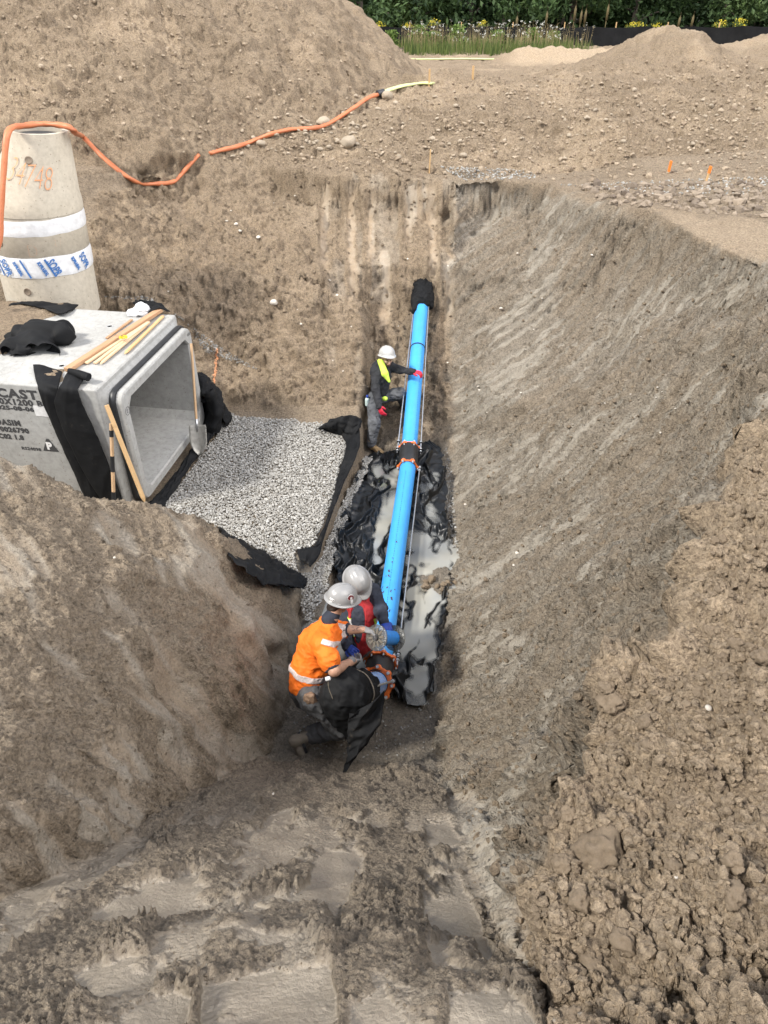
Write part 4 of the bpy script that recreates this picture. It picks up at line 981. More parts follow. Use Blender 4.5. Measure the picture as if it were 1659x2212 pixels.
rod(pU0 - latu * .168 - du * .10 + upu * .01, pU1 - latu * .118 + upu * .03, 'long steel tie rod left of the rising blue pipe', nuts=(.03, .075, .2))
rod(pU0 + latu * .168 - du * .10 + upu * .01, pU1 + latu * .118 + upu * .03, 'long steel tie rod right of the rising blue pipe', nuts=(.03, .075, .2))
rod(pA + latl * .168 + dl * -.03 + Vector((0, 0, .02)), pB + latl * .168 + dl * .03 + Vector((0, 0, .02)), 'long steel tie rod beside the level blue pipe over the water', nuts=(.03, .10, (pB - pA).length - .02, (pB - pA).length - .09))
rod(pS0 + latl * .17 - dsn * -.02 + Vector((0, 0, .06)), pS0 + latl * .13 + dsn * .42 + Vector((0, 0, .05)), 'short white tie rod running under the black fabric hood', .011, nuts=(.02,))
# straps round the rising pipe
for t, tl in ((.62, 'narrow black strap round the rising pipe above the worker'), (.955, 'narrow black strap round the rising pipe beside the dark wrapping')):
    p = pU0.lerp(pU1, t); m = MB(); n = 28; r_ = PR + .003; M_ = frame(p, p + du)
    for k in range(n):
        a0 = 2 * math.pi * k / n; pass
    m.lathe([(r_, -.011), (r_ + .004, -.011), (r_ + .004, .011), (r_, .011)], n, Matrix.Rotation(0, 4, 'X'), closed=True)
    wings = MB(); s = m.build('strap', M_RUB); s.matrix_world = M_ @ Matrix.Rotation(R(5), 4, 'X'); tag(s, tl, 'strap')
# clear film on the stub
m = MB(); m.lathe([(PR + .006, .05), (PR + .01, .10), (PR + .007, .16), (PR + .012, .22), (PR + .006, .30)], 30, fs)
mf, nt_, bs_ = new_mat('clear_film'); bs_.inputs['Roughness'].default_value = .15; bs_.inputs['Alpha'].default_value = .35; bs_.inputs['Base Color'].default_value = (.8, .85, .9, 1); bump(nt_, bs_, nz(nt_, 18, 4), .8, .02)
m.build('clear_wrap', mf, p_st, smooth=True)
# ------------------------------------------------------------------ sheet under the pipe, milky water, gravel
def rs2(P, n):
    P = np.array([tuple(p) for p in P], float); d = np.r_[0, np.cumsum(np.linalg.norm(np.diff(P, axis=0), axis=1))]; t = np.linspace(0, d[-1], n)
    return np.stack([np.interp(t, d, P[:, i]) for i in range(P.shape[1])], 1)
WL = .085     # water level
Ls_ = [Z(x, y, .15) for x, y in ((815, 975), (790, 1000), (772, 1030), (765, 1065), (748, 1100), (732, 1150), (722, 1190), (720, 1215), (728, 1240), (745, 1275), (765, 1330), (790, 1380), (810, 1420), (830, 1455), (845, 1490), (868, 1508))]
Rs_ = [Z(x, y, .1) for x, y in ((930, 957), (950, 965), (958, 1000), (966, 1060), (962, 1090), (968, 1140), (974, 1180), (975, 1230), (968, 1290), (962, 1325), (950, 1350), (946, 1390), (942, 1430), (938, 1470), (926, 1515), (905, 1522))]
n, mM = 420, 150
a = rs2(Ls_, n); b = rs2(Rs_, n); t = np.linspace(0, 1, mM)[None, :]
sx = a[:, 0:1] * (1 - t) + b[:, 0:1] * t; sy = a[:, 1:2] * (1 - t) + b[:, 1:2] * t
en = .06 * noise(np.arange(n)[:, None] * .09, 0 * sy, 0, 1, 301); sx = sx + (t * 2 - 1) ** 3 * en
wx_ = .25 * noise(sx, sy, 0, 2.2, 302)
spx, spy = proj(sx, sy, 0.1)
# creases: narrow crooked ridges at several directions
def crease(u_, v_, f_, st, w_, seed): n_ = noise(u_ * f_, v_ * f_ * st, 0, 1, seed) + .25 * noise(u_ * f_ * 3, v_ * f_ * 2, 0, 1, seed + 1); return np.clip(1 - np.abs(n_) / w_, 0, 1) ** 1.3
dr_ = R(62); u1 = sx * math.sin(dr_) + sy * math.cos(dr_) * .4; v1 = sy * math.sin(dr_) - sx * math.cos(dr_)
fo_ = .085 * crease(sx * .93 - sy * .37 + .5 * wx_, sx * .37 + sy * .93, 2.8, .20, .12, 303) + .065 * crease(sx * .98 - sy * .10 + .5 * wx_, sy, 2.6, .22, .10, 305) + .018 * crease(sx + .5 * sy + wx_, sy, 4, .5, .2, 309) + .008 * fbm(sx, sy, 0, 7, 3, 306)
# ponds: places where the sheet sags under the water
def pond(poly, s=10): return ss(-s, s, inpoly(spx + 10 * noise(sx, sy, 0, 4, 307), spy + 10 * noise(sx, sy, 0, 4, 308), poly))
pd = np.maximum.reduce([pond([(815, 1005), (865, 1000), (862, 1100), (848, 1180), (846, 1225), (803, 1222), (795, 1165), (812, 1140), (820, 1080), (800, 1045)]), pond([(885, 1150), (930, 1148), (972, 1165), (972, 1215), (925, 1245), (965, 1300), (925, 1325), (890, 1400), (870, 1425), (860, 1400), (872, 1250)]),
                        pond([(895, 1360), (935, 1345), (940, 1420), (905, 1420), (880, 1410)]), pond([(875, 1450), (920, 1430), (925, 1480), (895, 1500), (868, 1480)]), pond([(895, 1020), (950, 1020), (945, 1060), (905, 1070)]) * .7, pond([(900, 1090), (940, 1080), (950, 1130), (925, 1140)]) * .6])
ed = np.clip(1 - np.minimum(t, 1 - t) / .07, 0, 1) ** 2
deep = np.clip(.24 + .52 * pd + .55 * fbm((sx * .93 - sy * .3) * 1.6, (sx * .3 + sy) * .5, 0, 1.5, 2, 310) , 0, 1.1)
zz_ = WL + .022 - .085 * deep + fo_ * (1 - .30 * pd) + .018 * ed + .03 * ss(8.6, 9.1, sy) + .05 * ss(.10, 0, t) * ss(5.4, 6.2, sy)
# ragged rim that lies against the trench side
SH = np.stack([sx, sy, zz_], -1); ii = np.arange(n * mM).reshape(n, mM); F_ = np.stack([ii[:-1, :-1], ii[:-1, 1:], ii[1:, 1:], ii[1:, :-1]], -1).reshape(-1, 4)
ths = SH.copy(); ths[..., 2] -= .006; loop = np.concatenate([ii[0, :], ii[1:, -1], ii[-1, -2::-1], ii[-2:0:-1, 0]]); l2 = np.roll(loop, -1); o = n * mM
me = mesh_np('trench_liner', np.concatenate([SH.reshape(-1, 3), ths.reshape(-1, 3)]), np.concatenate([F_[:, ::-1], F_ + o, np.stack([loop, loop + o, l2 + o, l2], 1)]), M_GEOW)
add('trench_liner', me, label='wrinkled wet black fabric sheet lying under the level blue pipe', cat='fabric sheet')
# water surface, turbidity follows the depth below it
wp = [(-.26, 9.12), (.90, 9.0), (.93, 7.6), (.94, 6.9), (.92, 6.2), (.72, 5.4), (.62, 4.6), (.5, 4.42), (-.1, 4.45), (-.55, 4.75), (-.98, 4.95), (-1.0, 5.5), (-.72, 6.1), (-.66, 6.6), (-.3, 8.5)]
gx, gy = np.meshgrid(np.arange(-1.1, 1.15, .0125), np.arange(4.2, 9.2, .0145), indexing='ij')
ins = inpoly(gx, gy, wp) > 0
# local bottom height: nearest sheet sample, else trench floor
bot = np.full(gx.shape, .02); cell = {}
ix = np.clip(((SH[..., 0] + 1.1) / .0125).round().astype(int), 0, gx.shape[0] - 1); iy = np.clip(((SH[..., 1] - 4.2) / .0145).round().astype(int), 0, gx.shape[1] - 1)
bot[ix.ravel(), iy.ravel()] = SH[..., 2].ravel()
bs2 = np.pad(bot, 1, mode='edge'); bot = (bs2[1:-1, 1:-1] * 2 + bs2[:-2, 1:-1] + bs2[2:, 1:-1] + bs2[1:-1, :-2] + bs2[1:-1, 2:]) / 6
inside_sheet = np.zeros(gx.shape, bool); inside_sheet[ix.ravel(), iy.ravel()] = True
p = np.pad(inside_sheet, 1); inside_sheet = inside_sheet | (p[:-2, 1:-1] & p[2:, 1:-1]) | (p[1:-1, :-2] & p[1:-1, 2:])
in0 = inside_sheet.copy()
for _ in range(2):
    p = np.pad(inside_sheet, 1); inside_sheet = p[1:-1, 1:-1] | p[:-2, 1:-1] | p[2:, 1:-1] | p[1:-1, :-2] | p[1:-1, 2:]
dpt = np.where(inside_sheet, WL - bot, .045)
ins &= inside_sheet | ((gx < -.1) & (gy < 6.0)) | ((gx > .5) & (gy > 5.9) & (gy < 6.9))
turb = np.clip((dpt + .002) / .034, 0, 1) * (.82 + .35 * fbm(gx, gy, 0, 1.6, 3, 311)) 
turb = turb * (in0 | ((gx < -.1) & (gy < 6.0)) | ((gx > .5) & (gy > 5.9) & (gy < 6.9)))
wz = WL + .0006 * noise(gx, gy, 0, 18, 312)
vid_ = np.full(gx.shape, -1); vid_[ins] = np.arange(ins.sum()); q_ = np.stack([vid_[:-1, :-1], vid_[1:, :-1], vid_[1:, 1:], vid_[:-1, 1:]], -1).reshape(-1, 4); q_ = q_[(q_ >= 0).all(1)]
m, nt, bs = new_mat('milky_water'); out = nt.nodes['Material Output']
bs.inputs['Base Color'].default_value = (.40, .395, .34, 1); bs.inputs['Roughness'].default_value = .06; bs.inputs['IOR'].default_value = 1.33
tc = nt.nodes.new('ShaderNodeTexCoord').outputs['Object']
nt.links.new(ramp(nt, nz(nt, 1.3, 3, .5, vec=tc), [(.35, (.30, .315, .32)), (.65, (.42, .40, .335))]), bs.inputs['Base Color'])
nt.links.new(attrn(nt, 'turb'), bs.inputs['Alpha']); bump(nt, bs, nz(nt, 16, 3, .5, vec=tc), .05, .004)
gl = nt.nodes.new('ShaderNodeBsdfGlossy'); gl.inputs['Roughness'].default_value = .03; fr = nt.nodes.new('ShaderNodeFresnel'); fr.inputs[0].default_value = 1.33
mx = nt.nodes.new('ShaderNodeMixShader'); nt.links.new(mth(nt, 'MULTIPLY', fr.outputs[0], mth(nt, 'SUBTRACT', 1.0, attrn(nt, 'turb'))), mx.inputs[0]); nt.links.new(bs.outputs[0], mx.inputs[1]); nt.links.new(gl.outputs[0], mx.inputs[2]); nt.links.new(mx.outputs[0], out.inputs['Surface'])
me = mesh_np('puddle_water', np.stack([gx[ins], gy[ins], wz[ins]], -1), q_, m); attr(me, 'turb', np.clip(turb[ins], .0, .96)); add('puddle_water', me, kind='structure')
# ---- gravel
def scatter_poly(poly, sp, seed, jit=.45):
    P = np.array(poly); rg = np.random.default_rng(seed); x, y = np.meshgrid(np.arange(P[:, 0].min(), P[:, 0].max(), sp), np.arange(P[:, 1].min(), P[:, 1].max(), sp))
    x = x.ravel() + rg.uniform(-jit, jit, x.size) * sp; y = y.ravel() + rg.uniform(-jit, jit, y.size) * sp; k = inpoly(x, y, poly) + .05 * noise(x, y, 0, 5, seed) > 0; return x[k], y[k]
bmi = bmesh.new(); bmesh.ops.create_icosphere(bmi, subdivisions=1, radius=1); ICO = np.array([v.co[:] for v in bmi.verts]); ICF = np.array([[v.index for v in f.verts] for f in bmi.faces]); bmi.free()
def stones(name, x, y, z, r, seed, mat, flat=.7, **k):
    rg = np.random.default_rng(seed); N = len(x); nv = len(ICO); r = np.broadcast_to(r, (N,)) * rg.uniform(.65, 1.3, N)
    V = ICO[None] * (1 + rg.uniform(-.28, .28, (N, nv, 1))) * r[:, None, None] * rg.uniform(.7, 1.25, (N, 1, 3)); a = rg.uniform(0, 6.28, N); bq = rg.uniform(-.6, .6, N)
    V[..., 2] *= flat; c, s = np.cos(bq)[:, None], np.sin(bq)[:, None]; V[..., 1], V[..., 2] = V[..., 1] * c - V[..., 2] * s, V[..., 1] * s + V[..., 2] * c
    c, s = np.cos(a)[:, None], np.sin(a)[:, None]; V[..., 0], V[..., 1] = V[..., 0] * c - V[..., 1] * s, V[..., 0] * s + V[..., 1] * c
    V += np.stack([x, y, z], -1)[:, None]; me = mesh_np(name, V.reshape(-1, 3), (ICF[None] + (np.arange(N) * nv)[:, None, None]).reshape(-1, 3), mat, False)
    attr(me, 'shade', np.repeat(np.clip(rg.normal(.5, .26, N), 0, 1), nv)); return add(name, me, kind='stuff', **k)
bedp = [Z(x, y, .53)[:2] for x, y in ((480, 885), (520, 900), (600, 905), (700, 918), (742, 940), (752, 965), (735, 1010), (728, 1040), (712, 1090), (697, 1140), (675, 1185), (640, 1190), (640, 1240), (600, 1212), (560, 1190), (500, 1155), (420, 1120), (300, 1120), (365, 1075), (405, 1020), (470, 940))]
bx, by = scatter_poly(bedp, .0215, 401)
bz = .53 + .02 * noise(bx, by, 0, 1.2, 5) + .008 * np.random.default_rng(3).normal(size=len(bx)); bz = np.where(by < 6.2, bz - .06 * ss(6.2, 5.7, by), bz)
stones('gravel_bed', bx, by, bz, .0145, 402, M_GRAV, cat='gravel', label='bed of pale crushed stone in front of the culvert mouth')
chp = [Z(x, y, .19)[:2] for x, y in ((792, 985), (751, 1057), (705, 1171), (690, 1200), (660, 1225), (654, 1262), (650, 1330), (668, 1345), (700, 1290), (722, 1200), (737, 1150), (772, 1060), (806, 985))]
cx_, cy_ = scatter_poly(chp, .0205, 403); _k = ss(6.6, 5.9, cy_); cz_ = .185 + .02 * noise(cx_, cy_, 0, 3, 6) + _k * np.clip((-.72 - cx_) / .25, 0, 1) * .26 - .09 * ss(5.9, 5.4, cy_)
stones('gravel_strip', cx_, cy_, cz_, .0145, 404, M_GRAV, cat='gravel', label='narrow strip of crushed stone between the liner and the soil step')
rg = np.random.default_rng(9)
# scattered grit on the near floor, right of the coupling, behind the culvert and at the far rim
def grit(poly_d, z, n_, r, seed, name, label, mat=None):
    rg = np.random.default_rng(seed); P = np.array(poly_d, float); pts = []
    while len(pts) < n_:
        p = rg.uniform(P.min(0), P.max(0), (n_, 2)); k = inpoly(p[:, 0], p[:, 1], poly_d) > 0; pts += list(p[k])
    pts = np.array(pts[:n_]); W = np.array([ground_at(px, py, z) for px, py in pts]); stones(name, W[:, 0], W[:, 1], W[:, 2] + r * .3, r, seed + 1, mat or M_GRAV, label=label, cat='gravel')

def ground_at(px, py, z0):
    # march along the view ray until it meets the displaced base surface
    r = ray(px, py); z = z0
    for _ in range(14): p = Z(px, py, z); zn = gz(p[0], p[1]); z = z * .45 + zn * .55
    p = Z(px, py, z); return (p[0], p[1], z)
bpy.context.view_layer.update()
def hits(pd_):      # where each view ray first meets the finished ground
    out = []; o = Vector((0, 0, CAMZ))
    for px, py in pd_:
        r = Vector(ray(px, py)).normalized(); ok, p, n_, i_ = GROUND.ray_cast(o, r)
        out.append(tuple(p) if ok else Y(px, py, 33))
    return np.array(out)
def pick(poly_d, n_, seed):
    rg = np.random.default_rng(seed); P = np.array(poly_d, float); pts = np.zeros((0, 2))
    while len(pts) < n_: p = rg.uniform(P.min(0), P.max(0), (n_ * 2, 2)); pts = np.concatenate([pts, p[inpoly(p[:, 0], p[:, 1], poly_d) > 0]])
    return pts[:n_]
def grit(poly_d, n_, r, seed, name, label, mat=None):
    W = hits(pick(poly_d, n_, seed)); stones(name, W[:, 0], W[:, 1], W[:, 2] + r * .3, r, seed + 1, mat or M_GRAV, label=label, cat='gravel')
grit([(840, 1520), (930, 1520), (935, 1620), (850, 1640), (700, 1640), (620, 1560), (640, 1530), (760, 1540)], 160, .009, 501, 'loose_gravel', 'pale chips scattered on the mud between the hood and the ramp')
grit([(965, 965), (975, 1010), (990, 1190), (975, 1200), (962, 1080), (950, 985)], 220, .013, 503, 'edge_gravel', 'thin line of crushed stone along the foot of the right wall')
grit([(215, 640), (320, 640), (470, 745), (560, 800), (500, 780), (440, 760), (400, 690), (330, 655)], 420, .012, 505, 'spilled_gravel', 'crushed stone spilled on the bank behind the culvert')
grit([(950, 360), (1130, 365), (1170, 385), (1000, 390)], 320, .016, 507, 'rim_gravel', 'grey crushed stone spilled along the far rim near the middle')
grit([(1300, 395), (1659, 380), (1659, 420), (1400, 420), (1210, 400)], 260, .018, 509, 'rim_gravel', 'dark grey crushed stone on the far rim at the right')
# ---- fabric strips round the gravel bed
G5 = .545
def zp(L, z): return [Z(x, y, z if not isinstance(z, (list, tuple)) else z[i]) for i, (x, y) in enumerate(L)]
E_in = zp([(700, 930), (738, 940), (750, 962), (738, 1010), (730, 1035), (716, 1085), (700, 1135), (680, 1180), (645, 1190), (648, 1212)], .565)
E_out = zp([(712, 905), (758, 897), (778, 905), (777, 962), (764, 1000), (741, 1050), (722, 1100), (702, 1155), (688, 1195), (668, 1226)], [.70, .74, .72, .60, .58, .56, .56, .55, .54, .52])
sheet('bed_liner', E_in, E_out, 120, 16, .02, .02, 7, M_GEO, None, 21, .008, fold=.014, ff=5, edge=.03, label='black fabric strip edging the gravel bed on its right side', cat='fabric sheet')
sheet('liner_flap', zp([(690, 925), (715, 932), (745, 940), (765, 955)], .57), [Z(700, 915, .66), Z(742, 897, .86), Z(768, 897, .86), Z(778, 906, .74)], 50, 20, .05, .03, 6, M_GEO, None, 25, .008, fold=.03, ff=2, edge=.02, label='raised black fabric corner behind the gravel bed beside the soil step', cat='fabric sheet')
# front drape hanging over the mound edge
sheet('bank_drape', [Z(462, 1148, .62), Z(500, 1165, .60), Z(545, 1182, .58), Z(590, 1210, .56), Z(632, 1240, .52), Z(655, 1258, .46)], [Z(475, 1166, 1.45), Z(500, 1200, 1.42), Z(530, 1240, 1.32), Z(570, 1266, 1.12), Z(620, 1270, .84), Z(652, 1276, .55)], 80, 30, .05, .03, 5, M_GEO, None, 31, .01, fold=.035, ff=3, edge=.02,
      label='black fabric drape lapping over the soil bank in front of the gravel', cat='fabric sheet')
s_ = SDF((-1.12, 5.45, .35), (-.68, 5.95, .75), .009); c = Z(636, 1256, .50); s_.ell(c, (.13, .07, .055), k=.03); s_.ell((c[0] - .09, c[1] + .02, c[2] + .03), (.09, .08, .06)); s_.wrinkle(.015, 9, 5, 3, True)
add('fabric_roll', s_.mesh('fabric_roll', M_GEO), label='small crumpled black fabric lump at the corner of the gravel bed', cat='fabric sheet')
# under the culvert mouth
sheet('mouth_liner', [Z(x, y, .535) for x, y in ((300, 1110), (355, 1060), (400, 1000), (432, 950), (440, 905), (436, 860))], [Z(350, 1100, .55), Z(385, 1050, .55), Z(425, 990, .56), Z(470, 930, .60), Z(484, 890, .80), Z(455, 840, 1.05)], 90, 24, .03, .025, 6, M_GEO, None, 35, .01, fold=.03, ff=4, edge=.03,
      mid=[Z(325, 1105, .55), Z(368, 1057, .55), Z(412, 995, .56), Z(452, 938, .58), Z(466, 893, .85), Z(448, 848, 1.15)], label='black fabric sheet running under the culvert mouth beside the gravel', cat='fabric sheet')
s_ = SDF((-3.3, 9.0, .4), (-2.0, 10.1, 1.6), .014); p0, p1, p2 = Z(455, 890, .75), Z(445, 850, 1.0), Z(470, 905, .65)
s_.chain([(p1[0] - .1, p1[1] + .1, 1.15), p1, p0, p2], [.10, .16, .19, .14], .06); s_.ell(Z(460, 905, .6), (.24, .2, .14), k=.05); s_.wrinkle(.045, 3.4, 37, 3, True)
add('fabric_heap', s_.mesh('fabric_heap', M_GEO), label='bulging black fabric heap beside the far corner of the culvert mouth', cat='fabric sheet')
# ---- drapes on the near side of the culvert
def sp_(px, py, out=.02):
    s0, z0 = side(px, py); return cul(s0, -TH - out, z0)
def tp_(px, py, up=.012): return Vector(Z(px, py, ZT + up))
def zd(zx, zy): return (zx * .32, 564 + zy * .32)
def SPz(zx, zy, out=.02): return sp_(*zd(zx, zy), out)
def TPz(zx, zy, up=.012): return tp_(*zd(zx, zy), up)
dr = empty('side_drape', SPz(420, 1100)); tag(dr, 'two black fabric strips hanging down the lettered side of the culvert', 'fabric sheet'); oi = dr.location
def loc(P): return [Vector(p) - oi for p in P]
sheet('strip', loc([TPz(225, 705, .03), TPz(240, 790), SPz(262, 850), SPz(300, 960), SPz(360, 1090), SPz(440, 1270), SPz(560, 1545), SPz(640, 1700)]), loc([TPz(420, 745, .03), TPz(405, 800), SPz(400, 850), SPz(430, 980), SPz(480, 1110), SPz(560, 1270), SPz(680, 1560), SPz(720, 1700)]), 120, 26, .02, .006, 7, M_GEO, dr, 51, .006, (0, -1, 0), fold=.012, ff=1.2, edge=.008)
sheet('strip', loc([TPz(470, 745, .05), TPz(400, 850, .04), SPz(380, 930, .05), SPz(400, 1010, .05), SPz(470, 1180, .05), SPz(560, 1370, .05), SPz(680, 1570, .05), SPz(730, 1700, .05)]), loc([TPz(600, 770, .05), TPz(560, 800, .05), SPz(540, 860, .04), SPz(570, 950, .04), SPz(640, 1100, .04), SPz(720, 1290, .04), SPz(840, 1595, .04), SPz(870, 1700, .04)]), 120, 26, .02, .006, 7, M_GEO, dr, 53, .006, (0, -1, 0), fold=.012, ff=1.2, edge=.008)
m = MB(); P_ = [TPz(470, 745, .09), TPz(540, 765, .10), TPz(600, 785, .08)]; m.tube(loc(P_), .05, 14, rs=[(.03, .04), (.04, .05), (.05, .045)]); m.build('rolled_edge', M_GEO, dr, smooth=True, autosm=50)
# soil on top of the drape, soil on the culvert top
def pile(name, poly, h, seed, label, amp=.02, up=ZT + .01, cell=.022, cat='soil pile', mat=None):
    P = [Z(*zd(*q), up)[:2] for q in poly]; A = np.array(P); xs_, ys_ = np.meshgrid(np.arange(A[:, 0].min() - .1, A[:, 0].max() + .1, cell), np.arange(A[:, 1].min() - .1, A[:, 1].max() + .1, cell), indexing='ij')
    d = inpoly(xs_, ys_, P) + .05 * noise(xs_, ys_, 0, 6, seed); k = d > -cell; hh = up - .015 + h * np.clip(d / .12, -.2, 1) ** 1 + np.where(d > 0, amp * (fbm(xs_, ys_, 0, 12, 4, seed + 1) + .3), 0)
    vi = np.full(xs_.shape, -1); vi[k] = np.arange(k.sum()); q = np.stack([vi[:-1, :-1], vi[1:, :-1], vi[1:, 1:], vi[:-1, 1:]], -1).reshape(-1, 4); q = q[(q >= 0).all(1)]
    me = mesh_np(name, np.stack([xs_[k], ys_[k], hh[k]], -1), q, mat or SOIL); return add(name, me, label=label, cat=cat)
pile('soil_pile', [(275, 800), (310, 730), (430, 735), (440, 790), (400, 835), (330, 830)], .05, 601, 'small pile of damp soil on the black drape at the culvert edge', .03)
pile('soil_layer', [(-900, 250), (0, 262), (160, 268), (520, 290), (440, 350), (300, 380), (240, 420), (60, 480), (30, 560), (50, 620), (-900, 700)], .04, 603, 'loose soil layer covering the left end of the culvert top', .02, cat='soil')
sheet('top_sheet', [TPz(60, 300, .05), TPz(170, 290, .06), TPz(400, 355, .06), TPz(440, 350, .05)], [TPz(100, 280, .05), TPz(240, 275, .06), TPz(530, 290, .02), TPz(500, 325, .02)], 50, 10, .015, .02, 7, M_GEO, None, 61, .008, edge=.02, label='torn black fabric edge poking out of the soil on the culvert top', cat='fabric sheet')
# crumpled bundle on the culvert top
s_ = SDF(tuple(np.array(TPz(250, 500)) - (.75, .6, .1)), tuple(np.array(TPz(250, 500)) + (.75, .65, .6)), .012); B = lambda zx, zy, h: tuple(TPz(zx, zy, h))
s_.cone(B(80, 580, .07), B(440, 470, .10), .09, .11, .03); s_.cone(B(60, 600, .05), B(300, 540, .09), .07, .12, .03); s_.cone(B(250, 470, .13), B(420, 500, .12), .13, .13, .02); s_.cone(B(150, 500, .10), B(330, 600, .07), .11, .10, .03); s_.cone(B(350, 470, .18), B(210, 470, .17), .09, .10, .02); s_.cone(B(260, 560, .1), B(200, 630, .05), .10, .07, .03)
s_.wrinkle(.030, 3.0, 71, 2, True, (1, .2, 0), 2.0)
bd_ = s_.mesh('fabric_bundle', M_GEO); add('fabric_bundle', bd_, label='crumpled bundle of black fabric lying on the culvert top', cat='fabric bundle')
sheet('bundle_flap', [TPz(30, 510, .09), TPz(55, 590, .05), TPz(75, 640, .02)], [TPz(150, 470, .16), TPz(210, 590, .10), TPz(200, 620, .03)], 30, 14, .03, .03, 6, M_GEO, bpy.data.objects['fabric_bundle'], 73, .008)
sheet('black_rag', [TPz(900, 290, .03), TPz(960, 340, .03), TPz(1010, 365, .03)], [TPz(1015, 262, .12), TPz(1090, 300, .06), TPz(1150, 345, .02)], 40, 20, .06, .04, 5, M_GEO, None, 75, .008, fold=.03, ff=2, label='black fabric rag under the lumber at the far corner of the culvert', cat='fabric rag')
# ---- hood over the near pipe stub
hc = Vector(pS1); s_ = SDF((-.75, 3.3, -.05), (.3, 4.85, 1.25), .011)
dS = (pS1 - pS0).normalized(); s_.cone(tuple(pS1 - dS * .34 + Vector((.0, 0, .01))), tuple(pS1 + dS * .02), .125, .20, .04)
s_.cone(tuple(pS1 - dS * .04), tuple(pS1 + dS * .05), .205, .19, .03)
s_.cone(tuple(pS1 + Vector((-.02, -.03, -.02))), tuple(pS1 + Vector((.0, -.05, -.38))), .19, .09, .06); s_.cone(tuple(pS1 + Vector((.12, .05, -.1))), tuple(pS1 + Vector((.06, -.02, -.42))), .15, .06, .06)
s_.cone(tuple(pS1 + Vector((-.12, .0, -.15))), tuple(pS1 + Vector((-.05, -.05, -.40))), .12, .05, .05)
s_.wrinkle(.034, 2.6, 81, 3, True, (.1, .3, 1), 3.5); s_.wrinkle(.012, 8, 82, 2, True)
add('fabric_hood', s_.mesh('fabric_hood', M_GEO), label='black fabric hood tied over the near pipe end beside the kneeling man', cat='fabric hood')
H_ = bpy.data.objects['fabric_hood']
h1 = DP(747, 1585, 6.0); h2 = DP(745, 1660, 5.95); h3 = DP(815, 1570, 5.95)
sheet('tail', [DP(752, 1540, 5.85), DP(750, 1585, 5.88), DP(752, 1620, 5.9), DP(741, 1663, 5.95)], [DP(832, 1490, 5.9), DP(822, 1560, 5.9), DP(785, 1610, 5.92), DP(744, 1665, 5.95)], 50, 24, .05, .02, 5, M_GEO, H_, 83, .006, (0, -1, 0), fold=.04, ff=1.5, edge=.01)
m = MB(); prof = []; M_ = frame(pS1 - dS * .03, pS1 + dS)
pts = [M_ @ Vector(((.212 + .008 * math.sin(5 * a)) * math.cos(a), (.212 + .008 * math.sin(3 * a)) * math.sin(a), .006 * math.sin(4 * a))) for a in np.linspace(0, 2 * math.pi, 50)]
m.tube(pts, .006, 6); m.build('tie_cord', plain('dusty_cord', (.20, .17, .13), .9), H_, smooth=True)
m = MB(); kp = DP(709, 1466, 5.75); m.lathe([(0, -.02), (.018, -.02), (.018, .012), (.01, .02), (0, .02)], 14, Matrix.Translation(kp) @ Matrix.Rotation(R(70), 4, 'Y')); m.build('white_plug', M_WHITE, H_, smooth=True)
m = MB(); m.tube(bez([Vector(kp), Vector(kp) + Vector((.0, -.01, -.10)), Vector(kp) + Vector((.03, -.03, -.22))], 6), .004, 6); m.build('drawstring', bpy.data.materials['dusty_cord'], H_, smooth=True)
# ---- black wrapping where the rising pipe enters the wall
s_ = SDF(tuple(np.array(pU1) - (.45, .7, .45)), tuple(np.array(pU1) + (.45, .4, .5)), .011)
s_.cone(tuple(pU1 - du * .18 + Vector((0, 0, .04))), tuple(pU1 + du * .16), .155, .17, .04); s_.cone(tuple(pU1 - du * .05 + Vector((-.08, 0, .06))), tuple(pU1 - du * .42 + Vector((-.10, 0, .06))), .08, .05, .04)
s_.cone(tuple(pU1 - du * .05 + Vector((.1, 0, .05))), tuple(pU1 - du * .22 + Vector((.15, 0, .0))), .09, .05, .04); s_.ell(tuple(pU1 + du * .1 + Vector((0, 0, .1))), (.16, .12, .1), k=.03)
s_.wrinkle(.02, 6, 91, 3, True); add('pipe_wrap', s_.mesh('pipe_wrap', M_GEO), label='black fabric wrapped round the top of the rising pipe at the end wall', cat='fabric wrap')
# ------------------------------------------------------------------ people
def A3(p): return np.array(tuple(p), float)
def unit(v): v = A3(v); return v / (np.linalg.norm(v) + 1e-9)
def basis(fwd, up):          # columns: side, forward, up
    f = unit(fwd); u = A3(up); u = unit(u - f * (u @ f)); s = np.cross(f, u); return np.stack([s, f, u], 1)
M_SKIN = plain('skin', (.44, .25, .17), .55, .12, 30, .1, 200)
M_SKIN2 = plain('skin_fair', (.52, .32, .235), .55, .12, 30, .1, 200)
M_HAIR = plain('dark_hair', (.018, .013, .010), .6, .3, 60, .3, 200)
M_STUB = plain('stubble', (.15, .085, .06), .8, .3, 90)
M_SHELL = plain('helmet_shell', (.30, .30, .30), .3, .04, 8)
M_SHELLW = plain('helmet_white', (.46, .46, .45), .32, .04, 8)
M_REFL = plain('reflector', (.72, .72, .72), .35, .05, 50)
M_HIVIS = plain('orange_shirt', (.86, .17, .008), .75, .06, 8, .2, 160, .002)
M_SILV = plain('silver_tape', (.60, .52, .50), .4, .12, 90, .3, 160, .002)
M_NAVY = plain('navy_cloth', (.022, .027, .042), .85, .3, 12, .3, 160, .003)
M_TRSR = plain('charcoal_trousers', (.085, .086, .088), .85, .3, 10, .3, 120, .004)
M_TRSG = plain('grey_trousers', (.085, .09, .10), .85, .25, 10, .3, 120, .004)
M_BLKH = plain('black_hoodie', (.016, .017, .021), .85, .3, 10, .3, 120, .004)
M_RED = plain('red_vest', (.33, .012, .016), .75, .15, 10, .2, 120, .003)
